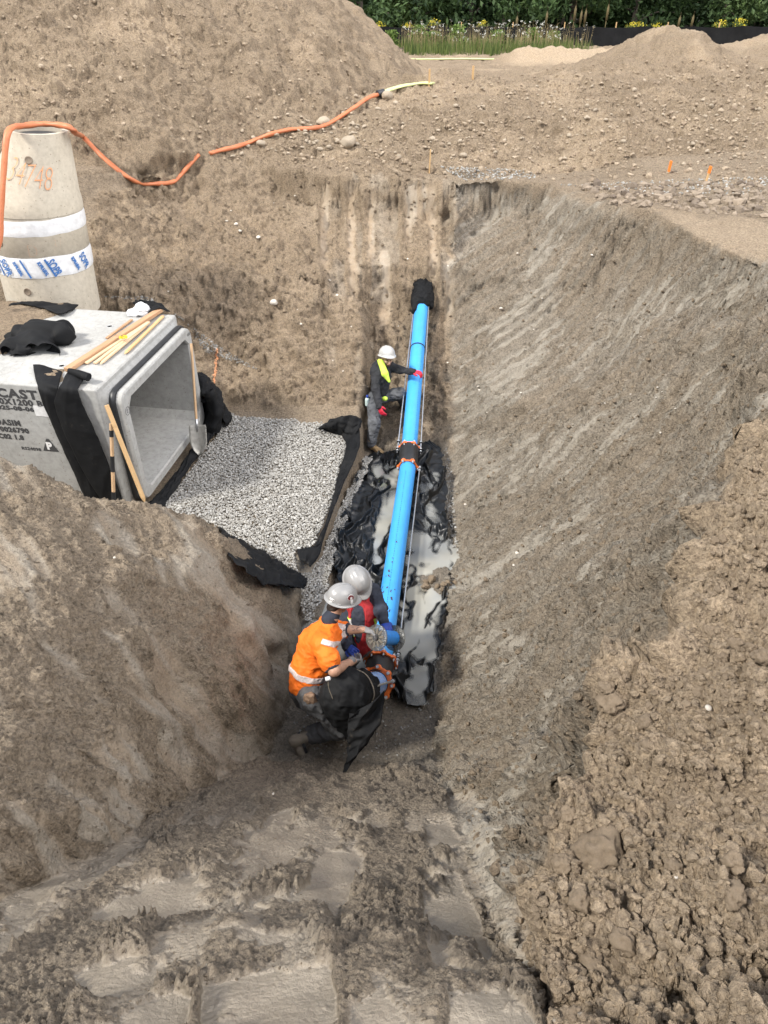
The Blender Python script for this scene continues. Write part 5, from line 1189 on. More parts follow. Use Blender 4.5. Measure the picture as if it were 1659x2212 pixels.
M_LIMEF = plain('lime_cloth', (.62, .88, .10), .7, .08, 12, .2, 120, .002)
M_BGLV = plain('blue_glove', (.010, .045, .30), .55, .2, 30, .2, 160, .002)
M_GGLV = plain('grey_glove', (.20, .20, .205), .8, .2, 30, .3, 160, .002)
M_RGLV = plain('red_glove', (.58, .015, .045), .6, .12, 30, .2, 160, .002)
M_BOOTT = plain('tan_boot', (.35, .235, .12), .8, .2, 20, .3, 90, .004)
M_BOOTM = plain('muddy_boot', (.10, .085, .068), .85, .35, 16, .4, 70, .005, col2=(.20, .17, .13))
M_POUCH = plain('tan_leather', (.24, .155, .10), .8, .25, 30, .3, 90, .003)
M_EYE = plain('eye', (.05, .03, .02), .2, .1)
M_LIP = plain('lips', (.30, .11, .09), .5, .1)
def limb(s, P, Rr, k=.025):
    P = [A3(p) for p in P]; return s.chain(P, Rr, k)
def box_of(P, m): P = np.array([A3(p) for p in P]); return P.min(0) - m, P.max(0) + m
def head_sdf(s, c, B, k=.012, neck=None):
    """c: head centre; B: basis (side, forward, up)"""
    g = lambda x, y, z: c + B @ np.array([x, y, z])
    s.ell(g(0, -.012, .035), (.075, .092, .088), B.T.T, .02); s.ell(g(0, .022, -.035), (.058, .066, .070), B, .025); s.ell(g(0, .055, -.083), (.030, .026, .022), B, .025)
    s.cone(g(0, .088, .012), g(0, .108, -.028), .009, .014, .010); s.ell(g(0, .083, .026), (.045, .014, .010), B, .012)
    for sx in (-1, 1):
        s.ell(g(sx * .031, .092, .008), (.014, .010, .009), B, .008, 's'); s.ell(g(sx * .076, -.005, -.008), (.009, .020, .030), B, .006); s.ell(g(sx * .036, .066, -.022), (.020, .018, .016), B, .015)
    s.ell(g(0, .092, -.058), (.022, .010, .006), B, .008)
    if neck is not None: s.cone(g(0, -.03, -.05), neck, .052, .060, .03)
    return g
def hand(s, w, fwd, palm_n, side=1, curl=(.5, .6, .7, .8), thumb=.6, spread=.10, k=.004, sc=1.0, grow=.0):
    """w wrist, fwd towards the knuckles, palm_n out of the palm, side: +1 thumb towards basis side"""
    f = unit(fwd); n = unit(A3(palm_n) - f * (A3(palm_n) @ f)); sd = np.cross(f, n) * side
    g = lambda x, y, z: A3(w) + (sd * x + f * y + n * z) * sc
    M = np.stack([sd, f, n], 1)
    s.ell(g(0, .048, 0), (.041 * sc + grow, .052 * sc + grow, .016 * sc + grow), M, .012); s.cone(g(0, -.05, 0), g(0, .02, 0), .026 + grow, .026 + grow, .012)
    for i, (x, L) in enumerate(((.030, .040), (.011, .045), (-.009, .042), (-.028, .034))):
        c = curl[i]; p0 = g(x, .086 - abs(x) * .25, -.002); a = spread * (x / .03); 
        def seg(p, ang, l): 
            d = f * math.cos(ang) + n * math.sin(ang) + sd * a; return p + unit(d) * l * sc
        p1 = seg(p0, c * .8, L); p2 = seg(p1, c * 1.9, L * .68); p3 = seg(p2, c * 2.7, L * .5); r = .0095 + grow
        s.cone(g(x * .8, .05, 0), p0, r + .002, r + .001, k); s.cone(p0, p1, r + .001, r, k); s.cone(p1, p2, r, r - .0005, k); s.cone(p2, p3, r - .0005, r - .002, k)
    t0 = g(.028, .018, .004); t1 = A3(t0) + (sd * .75 + f * .6 + n * .35 * thumb) * .035 * sc; t2 = t1 + (sd * .25 + f * .8 + n * .9 * thumb) * .030 * sc; t3 = t2 + (f * .7 + n * 1.0 * thumb - sd * .2) * .022 * sc
    s.cone(t0, t1, .015 + grow, .012 + grow, k * 2); s.cone(t1, t2, .012 + grow, .011 + grow, k); s.cone(t2, t3, .011 + grow, .009 + grow, k)
def glove(parent, w, fwd, pn, mat, cuffd, **kw):
    sc = kw.get('sc', 1.0); c = A3(w) + unit(fwd) * .07; s = SDF(c - .17, c + .17, .0045); hand(s, w, fwd, pn, grow=.0015, **kw)
    s.cone(A3(w) - unit(fwd) * .045, A3(w) - unit(fwd) * .01, .036, .032, .006)
    o = add('glove', s.mesh('glove', mat), parent); return o
def helmet(parent, c, B, mat, brim=True, decals=0):
    """c centre of the dome base"""
    M = Matrix([list(B[0]) + [c[0]], list(B[1]) + [c[1]], list(B[2]) + [c[2]], [0, 0, 0, 1]])
    m = MB(); n = 48; prof = []
    K = 14
    v = []; f = []
    for i in range(K + 1):
        ph = math.pi / 2 * i / K
        for j in range(n):
            th = 2 * math.pi * j / n; x = math.cos(th); y = math.sin(th)
            rx, ry, rzz = .118, .142, .128
            px, py, pz = rx * x * math.cos(ph) ** .82, ry * y * math.cos(ph) ** .82, rzz * math.sin(ph) ** .95
            # three ridges running front to back
            rg_ = max(0, 1 - abs(px) / .016) * .007 + max(0, 1 - abs(abs(px) - .045) / .010) * .004; rg_ *= ss(.15, .6, math.sin(ph)) * (1 if abs(py) < .13 else .3)
            v.append((px, py, pz + rg_))
    for i in range(K):
        for j in range(n): j2 = (j + 1) % n; f.append((i * n + j, i * n + j2, (i + 1) * n + j2, (i + 1) * n + j))
    # brim: small lip all round, visor in front (+y)
    b0 = len(v)
    for q, (o_, zz_) in enumerate(((.006, -.004), (.016, -.010), (.018, -.014), (.012, -.014), (.0, -.006))):
        for j in range(n):
            th = 2 * math.pi * j / n; x = math.cos(th); y = math.sin(th); vis = max(0, y) ** 3 * .042 * (o_ / .018) ; v.append(((.118 + o_) * x, (.142 + o_ + vis) * y, zz_ - .010 * max(0, y) ** 3 * (o_ / .018)))
    rings = [0] + [b0 // n + q for q in range(5)]
    for a, b in zip(rings[:-1], rings[1:]):
        for j in range(n): j2 = (j + 1) % n; f.append((a * n + j2, a * n + j, b * n + j, b * n + j2))
    m.put([M @ Vector(p) for p in v], f); h = m.build('helmet', mat, parent, smooth=True)
    mm = MB()
    for th in (-150, -118, -62, -30, 20, 160, 200, 330)[:8]:
        a = R(th); pr = Vector((math.cos(a) * .121, math.sin(a) * .145, .014)); d = Vector((-math.sin(a), math.cos(a), 0)); nn_ = Vector((math.cos(a), math.sin(a), .12)).normalized()
        q = [pr + d * sx * .014 + Vector((0, 0, sz * .005)) + nn_ * .002 for sx, sz in ((-1, -1), (1, -1), (1, 1), (-1, 1))]
        mm.put([M @ p for p in q], [(0, 1, 2, 3)])
    t = mm.build('reflective_stickers', M_REFL, h); t['kind'] = 'stuff'
    return h, M
def boot(parent, heel, toe, up, mat, shaft=None, sole=True, sc=1.0):
    heel, toe = A3(heel), A3(toe); f = unit(toe - heel); u = A3(up); u = unit(u - f * (u @ f)); sd = np.cross(f, u); M = np.stack([sd, f, u], 1); L = .28 * sc
    lo, hi = box_of([heel, toe, heel + u * .22, shaft if shaft is not None else heel], .12); s = SDF(lo, hi, .007)
    c = heel + f * .05; s.ell(c + u * .055, (.042, .055, .055), M, .02); s.ell(heel + f * (L * .55) + u * .05, (.046, .085, .045), M, .03); s.ell(heel + f * (L * .80) + u * .042, (.050, .062, .036), M, .03)
    top = A3(shaft) if shaft is not None else heel + u * .2; s.cone(c + u * .07, top, .048, .056, .03)
    s.wrinkle(.004, 18, 3, 2); o = add('boot', s.mesh('boot', mat), parent)
    if sole:
        m = MB(); P_ = []
        for t_ in np.linspace(0, 2 * math.pi, 20, endpoint=False):
            yy = math.cos(t_); ww = .046 if yy > -.2 else .036; P_.append((math.sin(t_) * ww, yy * L * .5 + L * .47))
        m.prism(P_, -.004, .022, Matrix([list(M[0]) + [heel[0]], list(M[1]) + [heel[1]], list(M[2]) + [heel[2]], [0, 0, 0, 1]])); m.build('sole', M_RUB, o, autosm=40)
    return o
def face_bits(parent, g, B, r=.008):
    for sx in (-1, 1):
        m = MB(); m.lathe([(0, .004), (.006, .003), (.009, -.002)], 10, Matrix([list(B[0]) + [0], list(B[1]) + [0], list(B[2]) + [0], [0, 0, 0, 1]]).to_4x4() @ Matrix.Rotation(R(-90), 4, 'X')); me = m.mesh('eye', M_EYE, True); add('eye', me, parent, tuple(g(sx * .031, .085, .008)))
    s = SDF(g(0, .09, -.058) - .05, g(0, .09, -.058) + .05, .004); s.ell(g(0, .097, -.055), (.022, .007, .004), B, .003); s.ell(g(0, .096, -.062), (.018, .007, .004), B, .003); add('mouth', s.mesh('mouth', M_LIP), parent)

# ================= standing worker by the rising pipe
def DD(zx, zy, dep, kx=1000, ky=880): return A3(DP((kx + zx * .36166) / 1.507, (ky + zy * .36166) / 1.507, dep))
def W3(zx, zy, dep): return DD(zx, zy, dep, 1000, 880)
wk = empty('person', tuple(W3(590, 1620, 10.75))); tag(wk, 'man standing in a black hoodie and grey trousers, one red glove on the rising pipe', 'person', 'workers in the trench')
wo_ = A3(wk.location); rel = lambda p: A3(p) - wo_
dC = 10.75
hd = rel(W3(716, 792, dC - .05)); nk = rel(W3(672, 868, dC)); sL = rel(W3(612, 905, dC + .02)); sR = rel(W3(745, 868, dC + .08)); chest = rel(W3(672, 950, dC + .02)); hip = rel(W3(645, 1120, dC + .12))
hL = rel(W3(600, 1165, dC + .08)); hR = rel(W3(690, 1135, dC + .2)); kL = rel(W3(608, 1370, dC - .06)); aL = rel(W3(578, 1560, dC + .02)); kR = rel(W3(835, 1110, dC + .10)); aR = rel(W3(880, 1215, dC + .48))
eL = rel(W3(618, 1075, dC - .12)); wL = rel(W3(648, 1225, dC - .18)); eR = rel(W3(845, 900, dC + .02)); wR = rel(W3(955, 912, dC - .06))
fw = unit(rel(W3(790, 905, dC - .75)) - rel(W3(722, 775, dC))); fw = unit(A3((.38, -.90, -.10))); HB = basis(fw, (0.05, .1, 1))
fig = [hd, nk, sL, sR, hip, kL, aL, kR, aR, eL, wL, eR, wR]; lo, hi = box_of(fig, .16)
s = SDF(lo, hi, .009); 
limb(s, [nk, chest, hip], [.06, .10, .09], .05); limb(s, [sL, eL, wL], [.045, .036, .026]); limb(s, [sR, eR, wR], [.045, .036, .026]); limb(s, [hL, kL, aL], [.075, .05, .038]); limb(s, [hR, kR, aR], [.075, .05, .038])
add('body', s.mesh('body', M_SKIN2), wk)
s = SDF(hd - .2, hd + .2, .005); g = head_sdf(s, hd, HB, neck=nk); add('head', s.mesh('head', M_SKIN2), wk)
s = SDF(hd - .2, hd + .2, .005); g2 = lambda x, y, z: hd + HB @ np.array([x, y, z])
s.ell(g2(0, .030, -.060), (.061, .064, .048), HB, .01); s.ell(g2(0, .05, -.09), (.036, .034, .026), HB, .02); s.ell(g2(0, .102, -.045), (.03, .03, .014), HB, .004, 's'); add('beard', s.mesh('beard', M_STUB), wk)
face_bits(wk, g, HB)
helmet(wk, hd + HB @ np.array([0, -.012, .058]), basis(unit(fw + A3((0, 0, .30))), (0.05, .1, 1)), M_SHELLW)
# hoodie
s = SDF(lo, hi, .008); ctr = (sL + sR) / 2
limb(s, [ctr * .6 + nk * .4, chest, chest * .4 + hip * .6, hip + A3((0, 0, .03))], [.085, .125, .118, .118], .06); s.cone(sL, sR, .068, .066, .05); limb(s, [sL, eL, wL], [.070, .058, .044], .03); limb(s, [sR, eR, wR], [.066, .054, .042], .03)
s.ell(nk + A3((-.05, .06, -.0)), (.10, .075, .06), k=.03); s.wrinkle(.010, 9, 121, 3, True, (0, 0, 1), .7); s.wrinkle(.005, 22, 122, 2)
add('hoodie', s.mesh('hoodie', M_BLKH), wk)
# lime shirt showing in the open front: V panel
def patchd(name, mat, pts, n=10, parent=None, grow=.004):
    me = mesh_np(name, pts, [tuple(range(len(pts)))], mat, True); return add(name, me, parent)
fr_ = lambda zx, zy, o: rel(W3(zx, zy, dC - o))
s = SDF(lo, hi, .007); limb(s, [fr_(665, 830, .08), fr_(700, 930, .16), fr_(738, 1000, .15)], [.045, .052, .020], .02); limb(s, [fr_(650, 815, .05), fr_(668, 840, .1)], [.03, .04], .02); add('lime_shirt', s.mesh('lime_shirt', M_LIMEF), wk)
s = SDF(lo, hi, .007); s.ell(fr_(698, 1155, .06), (.045, .04, .035)); add('shirt_hem', s.mesh('shirt_hem', M_LIMEF), wk)
# trousers
s = SDF(lo, hi, .008); s.ell(hip + A3((0, 0, -.02)), (.15, .12, .10), k=.03); limb(s, [hL, kL, aL], [.112, .082, .066], .05); limb(s, [hR, kR, aR], [.105, .080, .064], .05)
s.wrinkle(.012, 8, 131, 3, True, (0, 0, 1), .6); s.wrinkle(.005, 24, 132, 2); add('trousers', s.mesh('trousers', M_TRSG), wk)
boot(wk, aL + A3((-.03, .04, -.10)), aL + A3((.18, -.16, -.12)), (0, 0, 1), M_BOOTT, aL + A3((0, .0, .04))); boot(wk, aR + A3((-.05, .02, -.09)), aR + A3((.16, .12, -.04)), (0, 0, 1), M_BOOTT, aR + A3((0, 0, .04)))
glove(wk, wR, rel(W3(1040, 925, dC - .10)) - wR, (-.1, .25, -1), M_RGLV, 0, side=-1, curl=(.55, .6, .6, .65), thumb=.3, spread=.2); glove(wk, wL, rel(W3(680, 1310, dC - .18)) - wL, (.3, .6, .1), M_RGLV, 0, side=1, curl=(.4, .45, .5, .55), thumb=.6)
s = SDF(rel(W3(545, 1170, dC - .05)) - .12, rel(W3(545, 1170, dC - .05)) + .12, .006); bp = rel(W3(542, 1180, dC - .0)); s.cone(bp - A3((0, 0, .05)), bp + A3((0, 0, .03)), .036, .036, .01); bo = add('water_bottle', s.mesh('water_bottle', plain('clear_bottle', (.55, .68, .66), .2, .1, 20)), wk)
m = MB(); m.lathe([(0, .02), (.018, .018), (.02, 0), (.017, -.02)], 12); m.build('cap', M_BGLV, bo, tuple(bp + A3((0, 0, .085))), smooth=True)

# ================= kneeling worker in orange
def W2(zx, zy, dep): return DD(zx, zy, dep, 900, 1750)
wa = empty('person', tuple(W2(430, 1750, 6.55))); tag(wa, 'kneeling man in an orange high visibility shirt seen from behind, reaching to the tape spool', 'person', 'workers in the trench')
wo_ = A3(wa.location); rel = lambda p: A3(p) - wo_
hd = rel(W2(575, 575, 6.22)); nk = rel(W2(485, 735, 6.24)); sF = rel(W2(540, 830, 6.45)); sN = rel(W2(415, 960, 6.02)); ch = rel(W2(370, 960, 6.27)); wst = rel(W2(295, 1190, 6.30)); hip = rel(W2(285, 1335, 6.36))
eF = rel(W2(640, 830, 6.40)); wF = rel(W2(800, 830, 6.42)); eN = rel(W2(520, 1195, 5.92)); wN = rel(W2(690, 1110, 6.22))
hN = rel(W2(330, 1440, 6.22)); hF = rel(W2(270, 1420, 6.55)); kN = rel(W2(600, 1700, 6.35)); aN = rel(W2(330, 1770, 6.50)); kF = rel(W2(560, 1400, 6.60)); aF = rel(W2(520, 1680, 6.75))
fig = [hd, nk, sF, sN, hip, hN, hF, kN, aN, kF, aF, eF, wF, eN, wN]; lo, hi = box_of(fig, .2)
fw = unit(A3((.80, .38, -.42))); HB = basis(fw, (0, 0, 1))
s = SDF(lo, hi, .009); limb(s, [nk, ch, wst, hip], [.06, .11, .10, .10], .05); s.cone(nk, hd - HB[:, 2] * .06, .062, .056, .03); limb(s, [sF, eF, wF], [.05, .045, .030]); limb(s, [sN, eN, wN], [.055, .050, .033]); limb(s, [hN, kN, aN], [.08, .055, .04]); limb(s, [hF, kF, aF], [.08, .055, .04])
add('body', s.mesh('body', M_SKIN), wa)
s = SDF(hd - .22, hd + .2, .005); g = head_sdf(s, hd, HB, neck=nk + A3((0.02, 0, .03))); add('head', s.mesh('head', M_SKIN), wa); face_bits(wa, g, HB)
s = SDF(hd - .22, hd + .2, .005); g2 = lambda x, y, z: hd + HB @ np.array([x, y, z]); s.ell(g2(0, -.025, .02), (.081, .088, .082), HB, .01); s.ell(g2(0, -.055, -.06), (.062, .045, .07), HB, .02); s.ell(g2(0, .07, -.02), (.09, .062, .12), HB, .004, 's'); s.wrinkle(.004, 40, 7); add('hair', s.mesh('hair', M_HAIR), wa)
HB2 = basis(unit(fw + A3((0, 0, .15))), (0, 0, 1)); hA, MH = helmet(wa, hd + HB2 @ np.array([0, .0, .045]), HB2, M_SHELL)
# stickers on the helmet side that faces the camera: a dark red round badge with a white hand-like mark, and a small label
def dome_pt(th, z, off=.003):
    rr = math.sqrt(max(0, 1 - (z / .128) ** 2)) ** .82; return MH @ Vector((.118 * math.cos(th) * rr * 1.0 + off * math.cos(th), .142 * math.sin(th) * rr + off * math.sin(th), z + off * .5))
def decal(name, poly, th0, z0, mat, off):
    P_ = [dome_pt(th0 + x / .125, z0 + y, off) for x, y in poly]; m = MB(); c = dome_pt(th0 + sum(p[0] for p in poly) / len(poly) / .125, z0 + sum(p[1] for p in poly) / len(poly), off); m.put(P_ + [c], [(i, (i + 1) % len(P_), len(P_)) for i in range(len(P_))]); m.build(name, mat, hA)
M_BADGE = plain('badge_red', (.13, .015, .02), .5, .3, 200)
def circ(cx, cy, rx, ry, n=14): return [(cx + rx * math.cos(2 * math.pi * i / n), cy + ry * math.sin(2 * math.pi * i / n)) for i in range(n)]
TH0 = R(12)
decal('badge_rim', circ(-.0, .012, .036, .023), TH0, .06, M_PAPER, .004); decal('badge', circ(-.0, .012, .033, .020), TH0, .06, M_BADGE, .0055)
decal('badge_mark', circ(.008, -.022, .013, .022), TH0, .06, M_PAPER, .006)
for k_ in range(3): decal('badge_mark', circ(-.006 + .008 * k_, .004 + .004 * (k_ % 2), .0028, .014, 8), TH0, .06, M_PAPER, .0068)
decal('helmet_label', [(-.024, -.008), (.024, -.008), (.024, .008), (-.024, .008)], R(-62), .030, M_PAPER, .004); decal('helmet_label_dot', circ(.016, 0, .005, .005, 10), R(-62), .030, M_RUB, .0055)
# shirt
s = SDF(lo, hi, .008)
limb(s, [nk * .75 + ch * .25, ch, wst, hip], [.085, .155, .150, .158], .07); s.cone(sF, sN, .078, .086, .06); limb(s, [sN, sN * .35 + eN * .65], [.085, .088], .03); limb(s, [sF, sF * .4 + eF * .6], [.07, .070], .03)
s.cone(ch * .5 + sN * .5, hip, .11, .13, .06); s.cut(hip - unit(wst - hip) * .02, -(wst - hip)); 
s.cut(eN * .80 + sN * .20, eN - sN) if False else None
s.wrinkle(.012, 6, 141, 3, True, tuple(wst - hip), .55); s.wrinkle(.004, 20, 142, 2)
SH_ = s
# silver bands are cut out of the same surface, just proud of it
import copy as _cp
def band_from(s, planes, grow, name, mat, parent, ball=None):
    t = _cp.copy(s); t.D = s.D - grow
    if ball is not None:
        sl, (x, y, z) = t.sub(t.lo, t.lo + t.n * t.h); t.D = np.maximum(t.D, np.sqrt((x - ball[0][0]) ** 2 + (y - ball[0][1]) ** 2 + (z - ball[0][2]) ** 2) - ball[1]).astype(np.float32)
    if True: pass
    for p, n_ in planes: t.cut(p, n_)
    return add(name, t.mesh(name, mat), parent)
shirt = add('shirt', s.mesh('shirt', M_HIVIS), wa)
ax_t = unit(ch - hip); bp_ = hip + ax_t * .17
tilt = unit(ax_t + .10 * unit(sN - sF)); band_from(s, [(bp_ + tilt * .03, tilt), (bp_ - tilt * .03, -tilt)], .004, 'silver_band', M_SILV, wa)
# shoulder bands: one over each shoulder, down the back
acr = unit(sN - sF); back = unit(np.cross(acr, ax_t)); back = back if back @ A3((0, -1, .3)) > 0 else -back
for q_, nm in ((-.105, 0), (.075, 1)):
    c = (sN + sF) / 2 + acr * q_; nrm = unit(acr + .12 * ax_t * (-1 if nm else 1)); band_from(s, [(c + nrm * .024, nrm), (c - nrm * .024, -nrm), (bp_ + tilt * .03, -tilt), ((sN + sF) / 2 - back * .03, -back)], .0035, 'silver_band', M_SILV, wa) if nm == 0 else None
c = ch * .35 + (sN * .5 + sF * .5) * .65; nrm = unit(ax_t - .35 * acr); band_from(s, [(c + nrm * .024, nrm), (c - nrm * .024, -nrm), ((sN + sF) / 2 - back * -.0, -back)], .0035, 'silver_band', M_SILV, wa)
c = (sN * .2 + sF * .8) ; nrm = unit(acr + .05 * ax_t); band_from(s, [(c + nrm * .026, nrm), (c - nrm * .026, -nrm), (bp_ + tilt * .03, -tilt), ((sN + sF) / 2, -back)], .0035, 'silver_band', M_SILV, wa)
for a_, b_, t_, r_ in ((sN, eN, .65, .088), (sF, eF, .60, .07)):
    u_ = unit(b_ - a_); c = a_ + (b_ - a_) * t_ + u_ * (r_ * .86); band_from(SH_, [(c + u_ * .03, u_), (c - u_ * .012, -u_)], .004, 'sleeve_cuff', M_NAVY, wa, ball=(c, r_ * 1.5))
s2 = SDF(lo, hi, .007); s2.cone(nk + A3((-.01, -.01, -.0)), nk + A3((.02, .01, .04)), .074, .066, 0); add('collar', s2.mesh('collar', M_NAVY), wa)
# trousers, belt, boots
s = SDF(lo, hi, .009); s.ell(hip + A3((0, 0, -.04)), (.165, .15, .13), k=.04); limb(s, [hN, kN, aN], [.125, .092, .075], .05); limb(s, [hF, kF, aF], [.12, .09, .075], .05); s.wrinkle(.016, 7, 151, 3, True, tuple(kN - aN), .6); s.wrinkle(.006, 20, 152, 2); add('trousers', s.mesh('trousers', M_TRSR), wa)
s = SDF(lo, hi, .008); pp = rel(W2(305, 1455, 6.12)); s.ell(pp, (.055, .035, .075), k=.01); s.cone(pp + A3((.04, 0, -.02)), pp + A3((.09, -.01, -.13)), .03, .018, .02); s.wrinkle(.01, 16, 5, 3, True); add('tool_pouch', s.mesh('tool_pouch', M_POUCH), wa)
bt = rel(W2(215, 1730, 6.60)); boot(wa, aN + A3((-.12, -.02, .05)), aN + A3((-.05, -.10, -.16)), (-.9, -.25, .25), M_BOOTM, aN + A3((.04, 0, .02)))
boot(wa, aF + A3((-.1, .0, -.10)), aF + A3((.16, .08, -.12)), (0, 0, 1), M_BOOTM, aF + A3((0, 0, .03)))
glove(wa, wF, rel(W2(905, 850, 6.36)) - wF, (.1, -.35, -1), M_GGLV, 0, side=1, curl=(.55, .6, .65, .7), thumb=.4, sc=1.06); glove(wa, wN, rel(W2(745, 1120, 6.34)) - wN, (-.2, .8, .3), M_GGLV, 0, side=-1, curl=(.7, .75, .8, .85), thumb=.7, sc=1.06)
# forearm tattoo, a few dark strokes
m = MB(); M_TAT = plain('tattoo', (.16, .12, .11), .6); uF = unit(wF - eF); sdv = unit(np.cross(uF, (0, 0, 1)))
for k_ in range(2):
    c = eF + uF * (.05 + .05 * k_) + A3((0, 0, .0)); pts = [Vector(c + (uF * math.cos(a) * .016) + unit(A3((0, -.55, .8))) * .0415 + unit(np.cross(uF, (0, -.55, .8))) * math.sin(a) * .016) for a in np.linspace(0, 5, 12)]; m.tube(pts, .002, 5)
tt_ = m.build('tattoo', M_TAT, wa); tt_['kind'] = 'stuff'

# ================= crouching worker in the red vest
wb = empty('person', tuple(W2(740, 1100, 7.15))); tag(wb, 'crouching man in a red vest and navy sleeves, head bowed over the tape spool', 'person', 'workers in the trench')
wo_ = A3(wb.location); rel = lambda p: A3(p) - wo_
hd = rel(W2(725, 395, 6.72)); nk = rel(W2(710, 500, 6.86)); sI = rel(W2(600, 560, 6.90)); sR = rel(W2(860, 490, 6.90)); ch = rel(W2(755, 690, 6.85)); hip = rel(W2(730, 930, 6.95)); eR = rel(W2(935, 640, 6.80)); wR = rel(W2(965, 755, 6.62)); eI = rel(W2(610, 860, 6.75)); wI = rel(W2(640, 985, 6.62))
hL = rel(W2(640, 960, 7.10)); hR_ = rel(W2(740, 910, 7.15)); kL = rel(W2(600, 1060, 6.85)); aL = rel(W2(620, 1130, 7.0)); kR = rel(W2(680, 1030, 6.95)); aR = rel(W2(660, 1130, 7.2))
fw = unit(A3((.38, -.62, -.68))); HB = basis(fw, (-.1, -.3, 1))
fig = [hd, nk, sI, sR, hip, eR, wR, eI, wI, kL, aL, kR, aR]; lo, hi = box_of(fig, .18)
s = SDF(lo, hi, .009); limb(s, [nk, ch, hip], [.06, .11, .10], .05); s.cone(nk, hd, .06, .055, .03); limb(s, [sI, eI, wI], [.05, .04, .03]); limb(s, [sR, eR, wR], [.05, .04, .03]); limb(s, [hL, kL, aL], [.08, .055, .04]); limb(s, [hR_, kR, aR], [.08, .055, .04]); add('body', s.mesh('body', M_SKIN), wb)
s = SDF(hd - .22, hd + .2, .005); g = head_sdf(s, hd, HB, neck=nk); add('head', s.mesh('head', M_SKIN), wb); face_bits(wb, g, HB)
s = SDF(hd - .22, hd + .2, .005); s.ell(hd + HB @ np.array([0, -.03, .0]), (.08, .085, .09), HB, .01); s.ell(hd + HB @ np.array([0, .08, -.02]), (.09, .06, .12), HB, .004, 's'); add('hair', s.mesh('hair', M_HAIR), wb)
HB2 = basis(unit(fw + A3((0, 0, .25))), (-.1, -.3, 1)); helmet(wb, hd + HB2 @ np.array([0, .0, .048]), HB2, M_SHELL)
s = SDF(lo, hi, .008); limb(s, [nk * .6 + ch * .4, ch, hip], [.10, .140, .135], .06); s.cone(sI, sR, .075, .075, .05); limb(s, [sI, eI, wI], [.078, .062, .046], .03); limb(s, [sR, eR, wR], [.078, .062, .046], .03); s.wrinkle(.010, 9, 161, 3, True); s.wrinkle(.004, 22, 162, 2); add('sweater', s.mesh('sweater', M_NAVY), wb)
s = SDF(lo, hi, .008); limb(s, [nk * .5 + ch * .5, ch, hip], [.125, .156, .155], .05); s.cone(sI * .75 + sR * .25, sI * .25 + sR * .75, .088, .088, .05)
acr = unit(sR - sI); ax_t = unit(ch - hip); frn = unit(np.cross(acr, ax_t)); frn = frn if frn @ A3((0, -1, 0)) > 0 else -frn
s.cut(sR * .92 + sI * .08, acr); s.cut(sI * .92 + sR * .08, -acr); s.wrinkle(.008, 9, 163, 3, True); VS = s
# open front: carve a slot
t = _cp.copy(s); t.D = s.D.copy(); c0 = nk + frn * .22; c1 = hip + frn * .22; t.cone(c0, c1, .075, .065, .005, 's'); add('vest', t.mesh('vest', M_RED), wb); VT = t
for q_, w_, mt, nm in ((-.115, .030, M_LIMEF, 'lime_band'), (.125, .030, M_LIMEF, 'lime_band')):
    c = (sI + sR) / 2 + acr * q_
    band_from(VT, [(c + acr * w_, acr), (c - acr * w_, -acr), (ch + ax_t * .02, ax_t), (ch - ax_t * .17, -ax_t), (ch, -frn)], .004, nm, mt, wb); band_from(VT, [(c + acr * w_ * .45, acr), (c - acr * w_ * .45, -acr), (ch + ax_t * .015, ax_t), (ch - ax_t * .16, -ax_t), (ch, -frn)], .006, 'silver_band', M_REFL, wb)
s = SDF(lo, hi, .009); s.ell(hip + A3((0, .02, -.05)), (.16, .15, .11), k=.04); limb(s, [hL, kL, aL], [.12, .09, .075], .05); limb(s, [hR_, kR, aR], [.12, .09, .075], .05); s.wrinkle(.012, 8, 171, 3, True); add('trousers', s.mesh('trousers', M_TRSR), wb)
boot(wb, aL + A3((-.03, .1, -.10)), aL + A3((.0, -.16, -.11)), (0, 0, 1), M_RUB, aL + A3((0, 0, .05))); boot(wb, aR + A3((0, .1, -.10)), aR + A3((.05, -.16, -.11)), (0, 0, 1), M_RUB, aR + A3((0, 0, .05)))
glove(wb, wR, rel(W2(1010, 830, 6.52)) - wR, (-.2, .2, -1), M_BGLV, 0, side=1, curl=(.5, .55, .6, .65), thumb=.5); glove(wb, wI, rel(W2(710, 1030, 6.50)) - wI, (.3, .3, -1), M_BGLV, 0, side=-1, curl=(.6, .65, .7, .75), thumb=.5)

